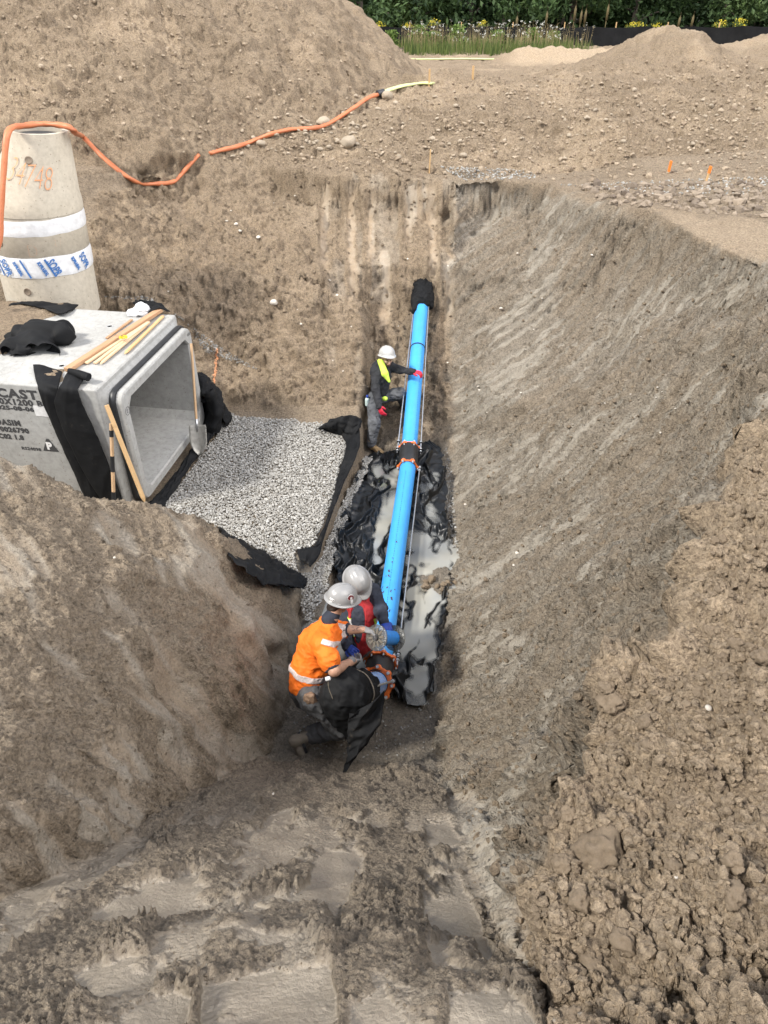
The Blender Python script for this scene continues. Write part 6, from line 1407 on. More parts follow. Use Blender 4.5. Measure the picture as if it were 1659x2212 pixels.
# ================= spool of blue tape held between them
sp0 = W2(900, 900, 6.34); sp1 = W2(1062, 905, 6.56); spo = empty('tape_spool', tuple(sp0)); tag(spo, 'clear plastic spool of blue tape held between the two crouching workers', 'spool')
M_ = frame(Vector((0, 0, 0)), Vector(tuple(sp1 - sp0))); L = float(np.linalg.norm(sp1 - sp0))
mc, nt_, bs_ = new_mat('smoky_plastic'); bs_.inputs['Base Color'].default_value = (.10, .10, .09, 1); bs_.inputs['Alpha'].default_value = .62; bs_.inputs['Roughness'].default_value = .18; bump(nt_, bs_, nz(nt_, 25, 4), .8, .02)
for z_ in (0, L):
    m = MB(); rr = .118; n = 12
    prof = [(.022, -.004), (.03, -.006), (rr - .008, -.006), (rr, -.003), (rr, .004), (rr - .01, .006), (.03, .004), (.022, .003)]
    m.lathe([(r_, z_ + q) for r_, q in prof], 36, M_, closed=True); fl_ = m.build('flange', mc, spo, smooth=True, autosm=40)
    for k_ in range(10):
        m = MB(); a = 2 * math.pi * k_ / 10; c = M_ @ Vector((.062 * math.cos(a), .062 * math.sin(a), z_ - .008 if z_ == 0 else z_ + .004)); m.box(c, (.018, .05, .006), (M_ @ Matrix.Rotation(a - math.pi / 2, 4, 'Z')).to_3x3()); m.build('spoke', plain('spool_rib', (.13, .12, .10), .35) if k_ == 0 and z_ == 0 else bpy.data.materials['spool_rib'], fl_)
m = MB(); m.lathe([(.025, .01), (.064, .012), (.070, L * .5), (.066, L - .012), (.025, L - .01)], 36, M_); m.build('blue_tape', plain('blue_tape', (.03, .22, .62), .35, .1, 30), spo, smooth=True, autosm=40)
m = MB(); m.lathe([(.024, -.02), (.024, L + .02), (.014, L + .02), (.014, -.02)], 20, M_, closed=True); m.build('core', M_DKST, spo, smooth=True, autosm=40)
# ------------------------------------------------------------------ things on and round the culvert
def lumber(name, a, b, w, h, mat, label, cat='wooden stake', taper=False, parent=None, group=None):
    a, b = Vector(a), Vector(b); L = (b - a).length; M_ = Matrix.Translation(-a) @ frame(a, b); m = MB()
    if taper:
        m.put([M_ @ Vector(p) for p in ((0, 0, 0), (-w / 2, -h / 2, .09), (w / 2, -h / 2, .09), (w / 2, h / 2, .09), (-w / 2, h / 2, .09), (-w / 2, -h / 2, L), (w / 2, -h / 2, L), (w / 2, h / 2, L), (-w / 2, h / 2, L))],
              [(0, 2, 1), (0, 3, 2), (0, 4, 3), (0, 1, 4), (1, 2, 6, 5), (2, 3, 7, 6), (3, 4, 8, 7), (4, 1, 5, 8), (5, 6, 7, 8)])
    else: m.box(tuple(M_ @ Vector((0, 0, L / 2))), (w, h, L), M_.to_3x3())
    # orient the grain: build in local space with Z along the piece
    me = m.mesh(name, mat, False, bevel=.003, seg=1); me.transform((Matrix.Translation(-a) @ frame(a, b)).inverted()); o = add(name, me, parent); o.matrix_world = Matrix.Translation(a) @ Matrix.Translation(-a) @ frame(a, b)
    if label: tag(o, label, cat, group)
    return o
lumber('lumber_plank', TPz(452, 735, .03), TPz(1080, 330, .06), .085, .045, M_W_BROWN, 'thick brown lumber plank lying along the culvert top', 'plank')
lumber('wooden_stake', TPz(580, 690, .02), TPz(1000, 415, .045), .045, .022, M_W_PALE, 'thin pale stake squeezed beside the brown plank on the culvert')
lumber('wooden_stake', TPz(640, 690, .02), TPz(1005, 412, .06), .045, .022, M_W_PALE, 'pale stake with squared end, nearest the culvert mouth of the crossed pair', taper=False)
lumber('wooden_stake', TPz(668, 702, .02), TPz(980, 440, .04), .04, .02, M_W_PALE, 'pale pointed stake lying just in front of its crossed pair', taper=True)
lumber('wooden_stake', TPz(835, 632, .02), TPz(1100, 372, .02), .045, .022, M_W_STK, 'short yellowish stake lying alone nearest the culvert edge', taper=True)
lumber('wooden_stake', TPz(720, 520, .015), TPz(890, 395, .02), .035, .02, M_W_BROWN, 'thin brown stake half hidden behind the plank')
s = SDF(tuple(np.array(TPz(930, 350)) - (.25, .25, .05)), tuple(np.array(TPz(930, 350)) + (.25, .25, .3)), .008); B = lambda zx, zy, h: tuple(TPz(zx, zy, h))
s.cone(B(890, 355, .03), B(960, 330, .07), .05, .08, .03); s.cone(B(960, 330, .07), B(950, 310, .10), .08, .05, .03); s.wrinkle(.018, 10, 71, 3, True); add('plastic_bag', s.mesh('plastic_bag', M_WHITE), label='crumpled white plastic bag at the top end of the plank', cat='plastic bag')
m = MB(); M_YEL = plain('yellow_tag', (.85, .62, .02), .45, .1, 30); c = TPz(830, 512, .10)
rb = empty('marking_ribbon', c); tag(rb, 'small yellow ribbon bundle tied round the plank', 'ribbon')
for k_ in range(4):
    a = .5 + k_ * .8; pts = [Vector((.045 * math.cos(t + a) * (1 + .4 * math.sin(2 * t + k_)), .022 * math.sin(t + a), .012 * math.sin(3 * t + k_))) for t in np.linspace(0, 4.4, 14)]; m.tube(pts, .006, 6, rs=[(.009, .003)] * 14)
m.build('loop', M_YEL, rb, smooth=True)['kind'] = 'stuff'
m = MB(); m.tube([Vector((-.055, .01, .0)), Vector((0, -.015, .02)), Vector((.05, .01, .0))], .005, 6); m.build('wire_tie', M_DKST, rb, smooth=True)
# shovel
sa, sb = Vector(Y(413, 742, 8.72)), Vector(Y(424, 905, 8.36)); sh = empty('shovel', sb); tag(sh, 'round point shovel with a wooden handle leaning in the culvert mouth', 'shovel')
m = MB(); m.tube([p - sb for p in bez([sa, sa.lerp(sb, .5), sb], 6)], .018, 12); m.build('handle', M_W_HND, sh, smooth=True, autosm=50)
sc_ = Vector(Y(430, 965, 8.25)); m = MB(); m.tube([Vector((0, 0, 0)), (sc_ - sb) * .45], .018, 10, rs=[.021, .016]); m.build('socket', M_STEEL, sh, smooth=True)
M_ = frame(Vector(Y(426, 918, 8.32)) - sb, Vector(Y(431, 980, 8.16)) - sb, (0, 1, 0)); L = (Vector(Y(426, 918, 8.32)) - Vector(Y(431, 980, 8.16))).length
v = []; f = []; NU, NV = 11, 14
for i in range(NV):
    t_ = i / (NV - 1); hw = .115 * (1 - max(0, (t_ - .5) / .5) ** 2.2 * .93) * (1 if t_ > .03 else .93)
    for j in range(NU):
        x = (j / (NU - 1) * 2 - 1); v.append(M_ @ Vector((x * hw, .028 * (1 - x * x) - .012 * t_, t_ * L * 1.05)))
for i in range(NV - 1):
    for j in range(NU - 1): f.append((i * NU + j, i * NU + j + 1, (i + 1) * NU + j + 1, (i + 1) * NU + j))
me = mesh_np('blade', v, f, plain('worn_steel', (.34, .33, .30), .5, .25, 14, .2, metal=.4), True); o = add('blade', me, sh); md = o.modifiers.new('s', 'SOLIDIFY'); md.thickness = .004
lumber('leaning_stake', Y(315, 1090, 6.55), Y(230, 875, 6.86), .045, .03, M_W_STK, 'long pale stake leaning against the near corner of the culvert', taper=True)
ha, hb = Vector(Y(240, 915, 6.84)), Vector(Y(246, 1085, 6.62)); ht = empty('tool_handle', hb); tag(ht, 'upright wooden tool handle with black tape bands beside the leaning stake', 'tool handle')
m = MB(); m.tube([Vector((0, 0, 0)), ha - hb], .021, 12); m.build('shaft', M_W_HND, ht, smooth=True, autosm=50)
for t0, t1 in ((.84, .92), (.40, .60), (.0, .14)):
    m = MB(); m.tube([(ha - hb) * t0, (ha - hb) * t1], .0235, 12); m.build('tape_band', M_RUB, ht, smooth=True, autosm=50)
# orange paint stripe sprayed on the bank: a thin irregular film of flecks
sp = hits([(467 + 1.5 * math.sin(i * .07) - i * .05, 755 + i * 1.15) for i in range(88)]); rg = np.random.default_rng(6)
stones('paint_stripe', sp[:, 0] + rg.normal(0, .012, 88), sp[:, 1] - .01, sp[:, 2] + .015, .013, 7, M_SPRAY, .5, label='vertical orange spray line on the bank behind the gravel bed', cat='paint mark')
# ------------------------------------------------------------------ hoses
def hose(name, pts, r, mat, label, flat=.75, n=5, up=(0, 0, 1), smooth=True):
    P = bez(pts, n); rs_ = []
    for i in range(len(P)): w = 1 + .12 * math.sin(i * 1.9) + .08 * math.sin(i * .7); rs_.append((r * w, r * flat * (2 - w)))
    m = MB(); m.tube(P, r, 12, rs=rs_); return m.build(name, mat, smooth=True, label=label, cat='hose')
def onground(L, lift): H = hits(L); return [Vector((x, y, z + lift)) for x, y, z in H]
ra = [Vector(DP(*p)) for p in ((-60, 620, 9.15), (-6, 540, 9.05), (2, 455, 8.9), (8, 370, 8.75), (14, 300, 8.65), (24, 277, 8.72), (50, 272, 8.95), (90, 268, 9.15), (125, 270, 9.15), (152, 276, 9.05))]
rb_ = onground([(180, 305), (190, 315), (212, 338), (235, 360), (275, 392), (305, 407), (340, 408), (372, 405), (388, 393), (412, 366), (431, 345)], .085)
ra.append(Vector(DP(164, 288, 9.5)))
hose('orange_hose', ra + rb_, .042, M_HOSE, 'wrinkled orange hose slung over the manhole riser and along the bank', .8, 4)
hose('orange_hose', onground([(455, 337), (475, 331), (510, 323), (545, 311), (590, 294), (630, 285), (670, 283), (700, 277), (735, 258), (765, 238), (795, 217), (818, 209)], .045), .046, M_HOSE, 'orange hose running up the far slope to the lime hose', .8, 4)
hose('lime_hose', onground([(818, 207), (840, 198), (865, 190), (890, 186), (915, 183), (934, 184)], .03), .085, M_LIME, 'flat lime green hose end lying on the far slope', .35, 6)
m = MB(); q = onground([(822, 207)], .04)[0]; m.tube([q - Vector((.07, .05, 0)), q + Vector((.07, .05, .02))], .07, 14); m.build('hose_clamp', M_DKST, smooth=True, autosm=50, label='dark clamp joining the orange hose to the lime hose', cat='hose clamp')
hose('lime_hose', [Vector(Z(x, 127.5 + .6 * math.sin(x * .03), 3.50)) for x in (872, 930, 1000, 1060, 1130, 1200)], .09, M_LIME, 'long flat lime hose stretched across the far level ground', .3, 6)
# ------------------------------------------------------------------ survey stakes
def svstake(px, py, pyt, w, label, tip=None, lean=0):
    b = Vector(hits([(px, py)])[0]); dep = b.y * CP - (b.z - CAMZ) * SP; hgt = (py - pyt) / FD * dep / CP * .95; t = b + Vector((lean * hgt, 0, hgt)); r = lumber('survey_stake', b - Vector((0, 0, .08)), t, w, .02, M_W_STK, label, 'survey stake', group='survey stakes')
    if tip: m = MB(); m.box((0, 0, (t - b).length + .08 - tip / 2 + .004), (w + .005, .026, tip)); m.build('painted_tip', M_SPRAY2, r)
    return r
M_SPRAY2 = plain('stake_orange', (.80, .22, .03), .6, .1, 60)
svstake(927, 374, 335, .045, 'pale wooden stake at the edge of the far rim above the pipe', None, .03)
svstake(927, 186, 159, .04, 'pale wooden stake standing at the end of the lime hose'); svstake(1021, 171, 150, .045, 'pale wooden stake alone on the flat ground by the far slope')
svstake(1443, 374, 354, .05, 'short stake with orange top on the right rim, the farther one', .16, .06); svstake(1523, 397, 368, .055, 'stake with orange painted top on the right rim, the nearer one', .10, .1)
svstake(913, 107, 100, .05, 'tiny orange topped stake by the foot of the fence', .08)
# ------------------------------------------------------------------ rocks and clods
ROCKV = [blob_mesh('rock', 1, 700 + i, M_ROCK, 3, .22, 1.3, .72, .35) for i in range(4)]
CLODV = [blob_mesh('clod', 1, 720 + i, M_CLOD, 4, .55, 1.9, .75, .30) for i in range(6)]
PEBV = [blob_mesh('pebble', 1, 740 + i, M_PEB, 2, .15, 1.2, .7) for i in range(3)]
def drop(name, vs_, lst, sink, cat, group, labels, shared):
    H = hits([(a, b) for a, b, _ in lst])
    for i, ((px, py, sz), h) in enumerate(zip(lst, H)):
        dep = h[1] * CP - (h[2] - CAMZ) * SP; r = sz / 2 / FD * dep * 1.1
        o = add(name, vs_[i % len(vs_)], None, (h[0], h[1], h[2] + r * sink), (random.uniform(-.4, .4), random.uniform(-.4, .4), random.uniform(0, 6.28))); o.scale = (r * random.uniform(.9, 1.2), r * random.uniform(.85, 1.1), r * random.uniform(.8, 1.05))
        tag(o, labels[i] if i < len(labels) else shared, cat, group)
drop('rock', ROCKV, [(754, 314, 36), (699, 267, 26), (836, 213, 26), (565, 314, 18), (693, 325, 14), (731, 308, 15), (1001, 339, 17), (934, 302, 12)], .35, 'rock', 'pale rocks on the far slope',
     ['largest pale rock below the orange hose on the far slope', 'pale rock resting right behind the orange hose', 'angular rock under the joint of the orange and lime hoses', 'pale rock leaning on the front of the orange hose'], 'fist sized pale rock on the far slope')
rg = np.random.default_rng(77)
lst = [(650 + rg.uniform(0, 140), 262 + rg.uniform(0, 60), rg.uniform(5, 11)) for _ in range(45)]
def rnd(poly, n_, a, b, seed): P = pick(poly, n_, seed); r_ = np.random.default_rng(seed + 1); return [(x, y, float(a + (b - a) * r_.random() ** 2.2)) for x, y in P]
lst += rnd([(560, 200), (830, 210), (930, 190), (1250, 180), (1659, 230), (1659, 370), (1200, 350), (700, 345), (480, 350)], 150, 5, 12, 31)
drop('stone', ROCKV, lst, .3, 'stone', 'small stones strewn over the far slope', [], 'small pale stone strewn on the far slope beyond the rim')
def many(poly, n_, rmin, rmax, seed, name, label, mat, lift=.25, cat='stones'):
    Q = pick(poly, n_, seed)
    if name == 'ramp_crumbs':
        for q in RP: Q = Q[inpoly(Q[:, 0], Q[:, 1], q) < 4]
    n_ = len(Q); H = hits(Q); r_ = np.random.default_rng(seed + 5).random(n_) ** 2.5; rr = rmin + (rmax - rmin) * r_; o = stones(name, H[:, 0], H[:, 1], H[:, 2] + rr * lift, rr, seed + 2, mat, .8, label=label, cat=cat)
    if mat is SOIL: nv_ = len(o.data.vertices); attr(o.data, 'pale', np.full(nv_, .45 if 'heap' in name else 0)); attr(o.data, 'damp', np.full(nv_, .6 if 'ramp' in name or 'mound' in name else .15))
M_GRIT = stone_mat('soil_grit', (.20, .15, .105), (.30, .235, .165), (.40, .325, .24))
many([(0, 0), (740, 0), (880, 170), (820, 215), (430, 340), (180, 290), (0, 260)], 1000, .012, .04, 41, 'heap_stones', 'pebbles and lumps scattered over the big spoil heap', M_GRIT)
many([(820, 220), (930, 190), (1100, 150), (1659, 120), (1659, 400), (1430, 395), (830, 380), (480, 345)], 2600, .012, .045, 43, 'slope_stones', 'pebbles and lumps scattered over the far slope', M_GRIT)
many([(200, 420), (430, 400), (690, 350), (985, 390), (985, 960), (783, 890), (440, 840), (230, 640)], 1500, .008, .034, 45, 'bank_crumbs', 'soil crumbs clinging to the end bank', SOIL, .1)
many([(975, 540), (985, 390), (1300, 445), (1659, 575), (1659, 890), (1500, 1240), (1290, 1450), (1280, 1650), (1100, 1960), (940, 1640), (960, 1300), (985, 1180)], 2000, .004, .026, 47, 'wall_crumbs', 'soil crumbs clinging to the right trench wall', SOIL, .05)
many([(0, 1000), (300, 1090), (560, 1270), (630, 1400), (570, 1620), (300, 1780), (0, 1920)], 800, .004, .016, 49, 'mound_crumbs', 'soil crumbs on the left mound', SOIL, .05)
many([(1250, 400), (1659, 395), (1659, 470), (1400, 450), (1300, 440)], 500, .02, .08, 51, 'rim_lumps', 'dark loose lumps along the right rim', M_CLODS := stone_mat('clod_lumps', (.13, .10, .075), (.22, .175, .13), (.30, .24, .18)), .1)
HP = [(1300, 1640), (1294, 1470), (1455, 1440), (1486, 1353), (1559, 1093), (1659, 905), (1659, 2212), (1180, 2212), (1120, 1985)]
many(HP, 4000, .002, .020, 53, 'heap_crumbs', 'fine loose crumbs covering the right heap', SOIL, .1)
RPT = RP
many([(250, 1800), (560, 1640), (930, 1650), (1000, 1800), (1150, 2212), (0, 2212), (0, 1960)], 2500, .0015, .006, 55, 'ramp_crumbs', 'fine mud crumbs on the ramp', SOIL, .1)
big = [(1294, 1841, 95), (1320, 1515, 52), (1310, 1487, 36), (1507, 1493, 32), (1642, 1576, 58), (1647, 1420, 44), (1590, 1394, 34), (1533, 1363, 30), (1637, 1176, 30), (1621, 1116, 20), (1559, 1420, 30), (1346, 2038, 52), (1278, 2080, 44), (1252, 1945, 52), (1580, 1867, 46), (1585, 1934, 50), (1455, 1872, 28), (1390, 1560, 30), (1400, 1610, 26), (1215, 1870, 40), (1230, 1760, 34)]
drop('dirt_clod', CLODV, big, .12, 'dirt clod', 'larger clods on the right heap', ['largest lumpy clod standing out low on the right heap', 'long clod jutting from the heap edge above the wall', 'rounded clod at the very corner of the heap edge', 'pale rounded clod beside the crack near the heap corner', 'large clod at the right border halfway up the heap', 'round clod at the right border above the large one'], 'fist sized dirt clod half buried in the right heap')
drop('small_clod', CLODV, rnd(HP, 200, 7, 26, 61), -.05, 'dirt clod', 'small clods on the right heap', [], 'small dirt clod among others on the right heap')
drop('mud_lump', CLODV, [(1240, 2190, 30)] + rnd([(905, 1245), (985, 1225), (985, 1310), (930, 1300)], 14, 10, 18, 63), .2, 'mud lump', 'wet mud lumps beside the puddle', [], 'wet mud lump at the foot of the right wall by the puddle')
drop('pebble', PEBV, [(519, 500, 9), (558, 513, 9), (510, 485, 8), (592, 655, 17), (728, 638, 6), (1082, 667, 8), (490, 478, 6), (1117, 1195, 9), (1110, 1222, 6), (1530, 1530, 14), (1460, 1895, 8), (590, 1715, 5), (1005, 1090, 6), (880, 560, 5), (650, 700, 5), (247, 1205, 6)] + rnd([(240, 430), (985, 400), (1300, 460), (1500, 900), (1100, 1300), (990, 900), (783, 890), (300, 700)], 34, 3, 6, 65), .2, 'pebble', 'pale pebbles stuck in the trench banks', ['white oval pebble at the upper left of a close pair on the bank', 'white oval pebble at the lower right of a close pair on the bank'], 'small pale pebble stuck in the trench bank')
# ------------------------------------------------------------------ silt fence, weeds, trees
rg = np.random.default_rng(12)
def leafm(name, a, b):
    m, nt, bs = new_mat(name); oi = nt.nodes.new('ShaderNodeObjectInfo'); at = attrn(nt, 'tone'); c = ramp(nt, at, [(0, a), (1, b)])
    nt.links.new(c, bs.inputs['Base Color']); bs.inputs['Roughness'].default_value = .65; bs.inputs['Specular IOR Level'].default_value = .3
    tr = nt.nodes.new('ShaderNodeBsdfTranslucent'); nt.links.new(c, tr.inputs[0]); mx = nt.nodes.new('ShaderNodeMixShader'); mx.inputs[0].default_value = .25
    nt.links.new(bs.outputs[0], mx.inputs[1]); nt.links.new(tr.outputs[0], mx.inputs[2]); nt.links.new(mx.outputs[0], nt.nodes['Material Output'].inputs[0]); return m
M_LEAF = leafm('tree_leaves', (.015, .035, .012), (.11, .18, .06)); M_LEAF2 = leafm('light_leaves', (.04, .07, .015), (.13, .19, .05)); M_LEAF3 = leafm('mid_leaves', (.03, .06, .02), (.14, .21, .07)); M_BARK = plain('bark', (.11, .09, .07), .9, .3, 8, .6, 20, .03)
M_BUSH = leafm('weed_leaves', (.06, .11, .02), (.22, .32, .08)); M_WEED = leafm('weed_green', (.04, .075, .018), (.17, .21, .06)); M_DRY = leafm('dry_stem', (.20, .16, .08), (.40, .33, .18)); M_YELF = leafm('yellow_flower', (.55, .45, .03), (.75, .65, .08)); M_WHF = leafm('white_flower', (.6, .6, .55), (.8, .8, .75))
def leaves(C, size, seed, tone=None, up=.3):
    r_ = np.random.default_rng(seed); N = len(C); n = r_.normal(size=(N, 3)); n[:, 2] += up; n /= np.linalg.norm(n, axis=1)[:, None]; a = np.cross(n, r_.normal(size=(N, 3))); a /= np.linalg.norm(a, axis=1)[:, None]; b = np.cross(n, a)
    s_ = size * r_.uniform(.6, 1.3, (N, 1)); v = np.stack([C - a * s_, C + b * s_ * .45 + n * s_ * .1, C + a * s_, C - b * s_ * .45 + n * s_ * .1], 1).reshape(-1, 3); f = np.arange(N * 4).reshape(N, 4)
    t = np.repeat(r_.uniform(0, 1, N) if tone is None else tone, 4); return v, f, t
def tree_meshes(seed, H=9, CR=3.2, low=.4, n=5200, size=.17, mat=M_LEAF):
    r_ = np.random.default_rng(seed); m = MB(); top = Vector((r_.uniform(-.5, .5), r_.uniform(-.5, .5), H * .8)); tr = bez([(0, 0, -.3), (r_.uniform(-.2, .2), 0, H * .3), tuple(top)], 6); m.tube(tr, .2, 9, rs=[.2 - .16 * i / (len(tr) - 1) for i in range(len(tr))])
    cl = []
    for k in range(15):
        t = r_.uniform(.12, .95); p = tr[int(t * (len(tr) - 1))]; a = r_.uniform(0, 6.28); L = CR * r_.uniform(.5, 1.0) * (1.1 - .5 * t); q = p + Vector((math.cos(a) * L, math.sin(a) * L, r_.uniform(-.1, .9))); md = (p + q) / 2 + Vector((0, 0, .3)); bb = bez([p, md, q], 3); m.tube(bb, .05, 5, rs=[.07 - .055 * i / (len(bb) - 1) for i in range(len(bb))]); cl.append(q); cl.append((md + q) / 2)
    cl += [Vector((r_.normal() * CR * .5, r_.normal() * CR * .5, r_.uniform(low, H))) for _ in range(16)]
    cl = np.array([tuple(c) for c in cl]); k = r_.integers(0, len(cl), n); rad = r_.uniform(.5, 1.15, len(cl)); d = r_.normal(size=(n, 3)); d /= np.linalg.norm(d, axis=1)[:, None]; C = cl[k] + d * (rad[k] * r_.uniform(.5, 1, n) ** .5)[:, None] * np.array([1, 1, .7]); C = C[C[:, 2] > low * .5]
    tone = np.clip(r_.uniform(0, 1, len(cl))[k][:len(C)] * .6 + r_.uniform(0, .4, len(C)), 0, 1); v, f, t = leaves(C, size, seed + 1, tone); me = mesh_np('crown', v, f, mat, False); attr(me, 'tone', t); return m.mesh('trunk', M_BARK, True), me
TV = [tree_meshes(800, 10, 3.4, .6), tree_meshes(803, 8.5, 3.0, .3), tree_meshes(806, 9.5, 3.2, 1.2, 4200, .17, M_LEAF3), tree_meshes(809, 6, 2.4, .2, 4200, .15, M_LEAF2)]
def plant(name, me2, x, y, z, sc, rot, label, cat, group):
    r = empty(name, (x, y, z), (0, 0, rot)); r.scale = (sc, sc, sc); tag(r, label, cat, group); add('trunk', me2[0], r); add('crown', me2[1], r); return r
ORD = 'first second third fourth fifth sixth seventh eighth ninth tenth eleventh twelfth thirteenth fourteenth fifteenth sixteenth seventeenth'.split()
k = 0
for i in range(17):
    x = -9 + i * 2.75 + rg.uniform(-.7, .7); y = 47 + rg.uniform(-1.5, 2.5); v_ = [0, 1, 2, 1, 3, 0, 2, 1][i % 8]
    plant('leafy_tree', TV[v_], x, y, 3.4, rg.uniform(.85, 1.15), rg.uniform(0, 6.28), ['dark green tree with full crown behind the fence', 'bushy dark tree behind the fence', 'sparser tree with bare trunk behind the fence', 'small lighter green tree behind the fence'][v_] + ', %s from the left' % ORD[i], 'tree', 'trees of the wood behind the fence')
for i in range(13):
    x = -12 + i * 4.0 + rg.uniform(-1, 1); plant('leafy_tree', TV[i % 2], x, 55 + rg.uniform(-2, 2), 3.4, rg.uniform(1.2, 1.45), rg.uniform(0, 6.28), 'tree in the dark second row of the wood, %s from the left' % ORD[i], 'tree', 'trees of the second row')
# undergrowth in the shade of the wood
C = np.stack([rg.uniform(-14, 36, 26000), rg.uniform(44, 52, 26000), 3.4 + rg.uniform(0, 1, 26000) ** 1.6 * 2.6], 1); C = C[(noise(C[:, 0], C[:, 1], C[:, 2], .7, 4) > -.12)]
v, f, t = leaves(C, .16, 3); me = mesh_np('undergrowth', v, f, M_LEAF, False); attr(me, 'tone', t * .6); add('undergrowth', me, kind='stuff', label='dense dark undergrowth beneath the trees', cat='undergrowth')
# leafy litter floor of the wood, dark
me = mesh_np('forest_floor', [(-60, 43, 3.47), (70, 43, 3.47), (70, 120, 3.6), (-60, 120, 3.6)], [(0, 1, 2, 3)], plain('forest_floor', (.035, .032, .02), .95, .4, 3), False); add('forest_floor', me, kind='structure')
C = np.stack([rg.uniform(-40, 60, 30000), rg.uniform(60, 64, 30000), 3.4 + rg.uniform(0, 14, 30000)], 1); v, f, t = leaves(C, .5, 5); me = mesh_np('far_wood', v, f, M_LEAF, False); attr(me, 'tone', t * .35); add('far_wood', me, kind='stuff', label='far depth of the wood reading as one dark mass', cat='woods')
# silt fence
fr = empty('silt_fence', (0, 40, 3.4)); tag(fr, 'long low black silt fence stretched in front of the wood', 'fence')
xs_ = np.linspace(-6, 34, 240); v = []; f = []; NZ_ = 7
for i, x in enumerate(xs_):
    ph = (x % 2.4) / 2.4; tp = .80 - .06 * math.sin(math.pi * ph) + .06 * float(noise(x, 0, 0, .35, 3))
    for j in range(NZ_): t_ = j / (NZ_ - 1); v.append((x, -.06 * math.sin(math.pi * ph) * (1 - t_) + .035 * float(noise(x, t_, 0, 2.2, 5)), -.05 + (tp + .05) * t_))
for i in range(239):
    for j in range(NZ_ - 1): f.append((i * NZ_ + j, (i + 1) * NZ_ + j, (i + 1) * NZ_ + j + 1, i * NZ_ + j + 1))
add('fence_fabric', mesh_np('fence_fabric', v, f, M_GEO, True), fr)
pm = MB(); pm.box((0, 0, .45), (.04, .04, 1.0)); pme = pm.mesh('fence_post', M_W_STK)
for i in range(17): add('fence_post', pme, fr, (-6 + 2.4 * i, .05, 0))
# grass and weeds before the fence
def blades(n_, xr, yr, h0, h1, seed, dens=None, w=.012, lean=.25):
    r_ = np.random.default_rng(seed); x = r_.uniform(*xr, n_); y = r_.uniform(*yr, n_)
    if dens is not None: k_ = r_.random(n_) < dens(x, y); x, y = x[k_], y[k_]
    n_ = len(x); h = r_.uniform(h0, h1, n_); a = r_.uniform(0, 6.28, n_); l = r_.uniform(0, lean, n_) * h; z = base_h(x, y); wx = np.cos(a + 1.57) * w; wy = np.sin(a + 1.57) * w; P0 = np.stack([x, y, z], 1); D1 = np.stack([np.cos(a) * l * .3, np.sin(a) * l * .3, h * .55], 1); D2 = np.stack([np.cos(a) * l, np.sin(a) * l, h], 1); W_ = np.stack([wx, wy, 0 * wx], 1)
    v = np.stack([P0 - W_, P0 + W_, P0 + D1 + W_ * .8, P0 + D1 - W_ * .8, P0 + D2], 1).reshape(-1, 3); b = np.arange(n_)[:, None] * 5; f = np.concatenate([b + np.array([[0, 1, 2, 3]]), b + np.array([[3, 2, 4, 4]])]); return v, f[:n_], f[n_:, :3], np.repeat(r_.random(n_), 5), P0 + D2
def mk(name, B_, mat, label):
    v, q, t3, tn, tips = B_; me = mesh_np(name, v, np.concatenate([np.stack([q[:, 0], q[:, 1], q[:, 2]], 1), np.stack([q[:, 0], q[:, 2], q[:, 3]], 1), t3]), mat, False); attr(me, 'tone', tn); return add(name, me, kind='stuff', label=label, cat='weeds'), tips
den = lambda x, y: np.clip(.35 + 1.2 * noise(x, y, 0, .8, 7) + ss(.4, 1.5, x) * ss(8.6, 6.5, x) * .6, 0, 1) * ss(.2, 1.2, x) * ss(9.2, 8.2, x)
_, tips = mk('tall_grass', blades(9000, (0, 9.2), (34.2, 39.6), .10, .55, 21, lambda x, y: den(x, y) * (.35 + .9 * (noise(x, y, 0, 2.2, 3) > .05)), .014), M_WEED, 'tall green grass growing before the fence'); _, tips2 = mk('dry_grass', blades(1000, (0, 9.2), (36, 39.6), .4, 1.05, 23, den, .010, .15), M_DRY, 'dry brown stems mixed into the tall grass')
r_ = np.random.default_rng(4); sel = r_.choice(len(tips2), min(150, len(tips2)), False); C = np.repeat(tips2[sel], 7, 0) + r_.normal(0, .028, (len(sel) * 7, 3)); v, f, t = leaves(C, .032, 8, None, 2.0); me = mesh_np('white_blossoms', v, f, M_WHF, False); attr(me, 'tone', t); add('white_blossoms', me, kind='stuff', label='small white flower heads among the tall grass', cat='flowers')
sel = r_.choice(len(tips2), min(220, len(tips2)), False); C = np.repeat(tips2[sel], 8, 0) + r_.normal(0, 1, (len(sel) * 8, 3)) * (.035, .035, .09) - (0, 0, .1); v, f, t = leaves(C, .03, 9); me = mesh_np('seed_heads', v, f, M_DRY, False); attr(me, 'tone', t * .6); add('seed_heads', me, kind='stuff', label='brown seed heads on the tall stems', cat='weeds')
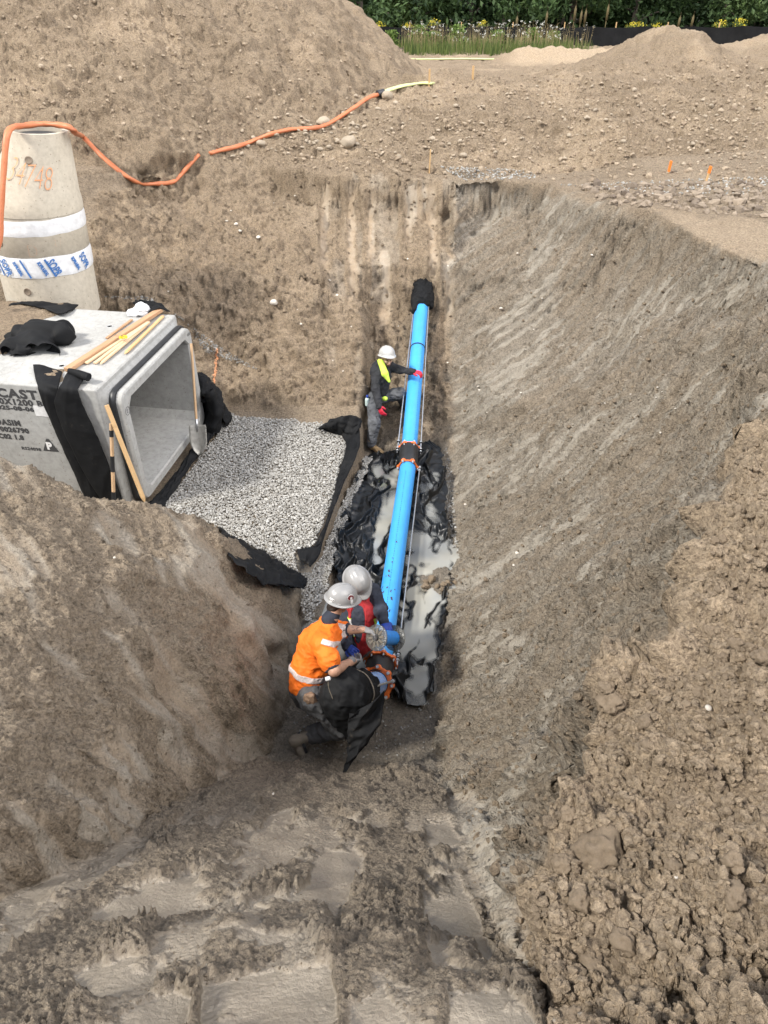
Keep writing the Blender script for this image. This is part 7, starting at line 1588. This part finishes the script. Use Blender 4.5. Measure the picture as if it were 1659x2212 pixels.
# countable tall plants rising at the fence
def spike(x, y, h, kind, label, cat):
    r = empty('mullein_stalk' if kind == 0 else 'goldenrod_plant', (x, y, 3.4)); tag(r, label, cat, 'tall mullein stalks at the fence' if kind == 0 else 'yellow goldenrod plants at the fence'); m = MB()
    if kind == 0:
        m.tube([(0, 0, 0), (.02, 0, h * .6)], .02, 6); m.build('stem', M_DRY, r); m = MB(); m.tube([(.02, 0, h * .55), (.03, 0, h * .8), (.03, 0, h)], .04, 7, rs=[.05, .055, .02]); m.build('flower_spike', M_DRY, r, smooth=True)
    else:
        for q in range(6): a = q * 1.1; m.tube([(0, 0, 0), (.12 * math.cos(a), .12 * math.sin(a), h * .6), (.26 * math.cos(a), .26 * math.sin(a), h * .85)], .01, 5)
        me = m.mesh('stems', M_WEED); attr(me, 'tone', np.full(len(me.vertices), .5)); add('stems', me, r)
        n_ = 90; a = rg.uniform(0, 6.28, n_); rr = rg.uniform(0, .34, n_); C = np.stack([rr * np.cos(a), rr * np.sin(a), h * (.98 - rr * .25) - rg.uniform(0, .30, n_) - .1 * (rg.random(n_) < .3)], 1); v, f, t = leaves(C, .045, int(h * 100)); me = mesh_np('blossom', v, f, M_YELF, False); attr(me, 'tone', t); add('blossom', me, r)
        C = np.stack([rg.normal(0, .14, 160), rg.normal(0, .14, 160), rg.uniform(.1, h * .8, 160)], 1); v, f, t = leaves(C, .07, int(h * 77)); me = mesh_np('foliage', v, f, M_WEED, False); attr(me, 'tone', t); add('foliage', me, r)
def fx(px, y): return (px - 829.5) / FD * (y * CP + 2.0 * SP)
for px, h in ((1234, 1.75), (1248, 1.55), (1257, 1.6), (1303, 1.8), (1175, 1.5), (1487, 1.35), (1459, 1.3), (1112, 1.3)): spike(fx(px, 40.8), 40.8, h, 0, 'pale mullein stalk above the black fence, %s from the left' % ORD[sorted((1234, 1248, 1257, 1303, 1175, 1487, 1459, 1112)).index(px)], 'plant')
for px, h in ((935, 1.12), (1042, 1.05), (1360, .98), (1376, 1.0), (1415, .95), (1550, 1.1), (1590, 1.15), (880, .95), (820, .98)): spike(fx(px, 40.7), 40.7, h, 1, 'yellow flowering goldenrod at the black fence, %s from the left' % ORD[sorted((935, 1042, 1360, 1376, 1415, 1550, 1590, 880, 820)).index(px)], 'plant')

for px, h, w in ((846, .75, .4), (905, .9, .55), (935, .7, .5), (985, .95, .6), (1075, .7, .55), (1150, .8, .5), (1195, .65, .45)):
    y = 38.6 + .8 * math.sin(px); x = fx(px, y); r = empty('weed_bush', (x, y, 3.38)); tag(r, 'light green leafy weed clump before the fence, %s from the left' % ORD[(846, 905, 935, 985, 1075, 1150, 1195).index(px)], 'plant', 'leafy weed clumps before the fence')
    n_ = 700; C = np.stack([rg.normal(0, w * .45, n_), rg.normal(0, w * .4, n_), h * rg.uniform(0, 1, n_) ** .8], 1); C[:, :2] *= (1.1 - .6 * C[:, 2:3] / h); v, f, t = leaves(C, .06, px); me = mesh_np('foliage', v, f, M_BUSH, False); attr(me, 'tone', t); add('foliage', me, r)
    m = MB(); [m.tube([(0, 0, 0), (w * .3 * math.cos(q), w * .3 * math.sin(q), h * .7)], .008, 4) for q in range(5)]; m.build('stems', M_BARK, r)
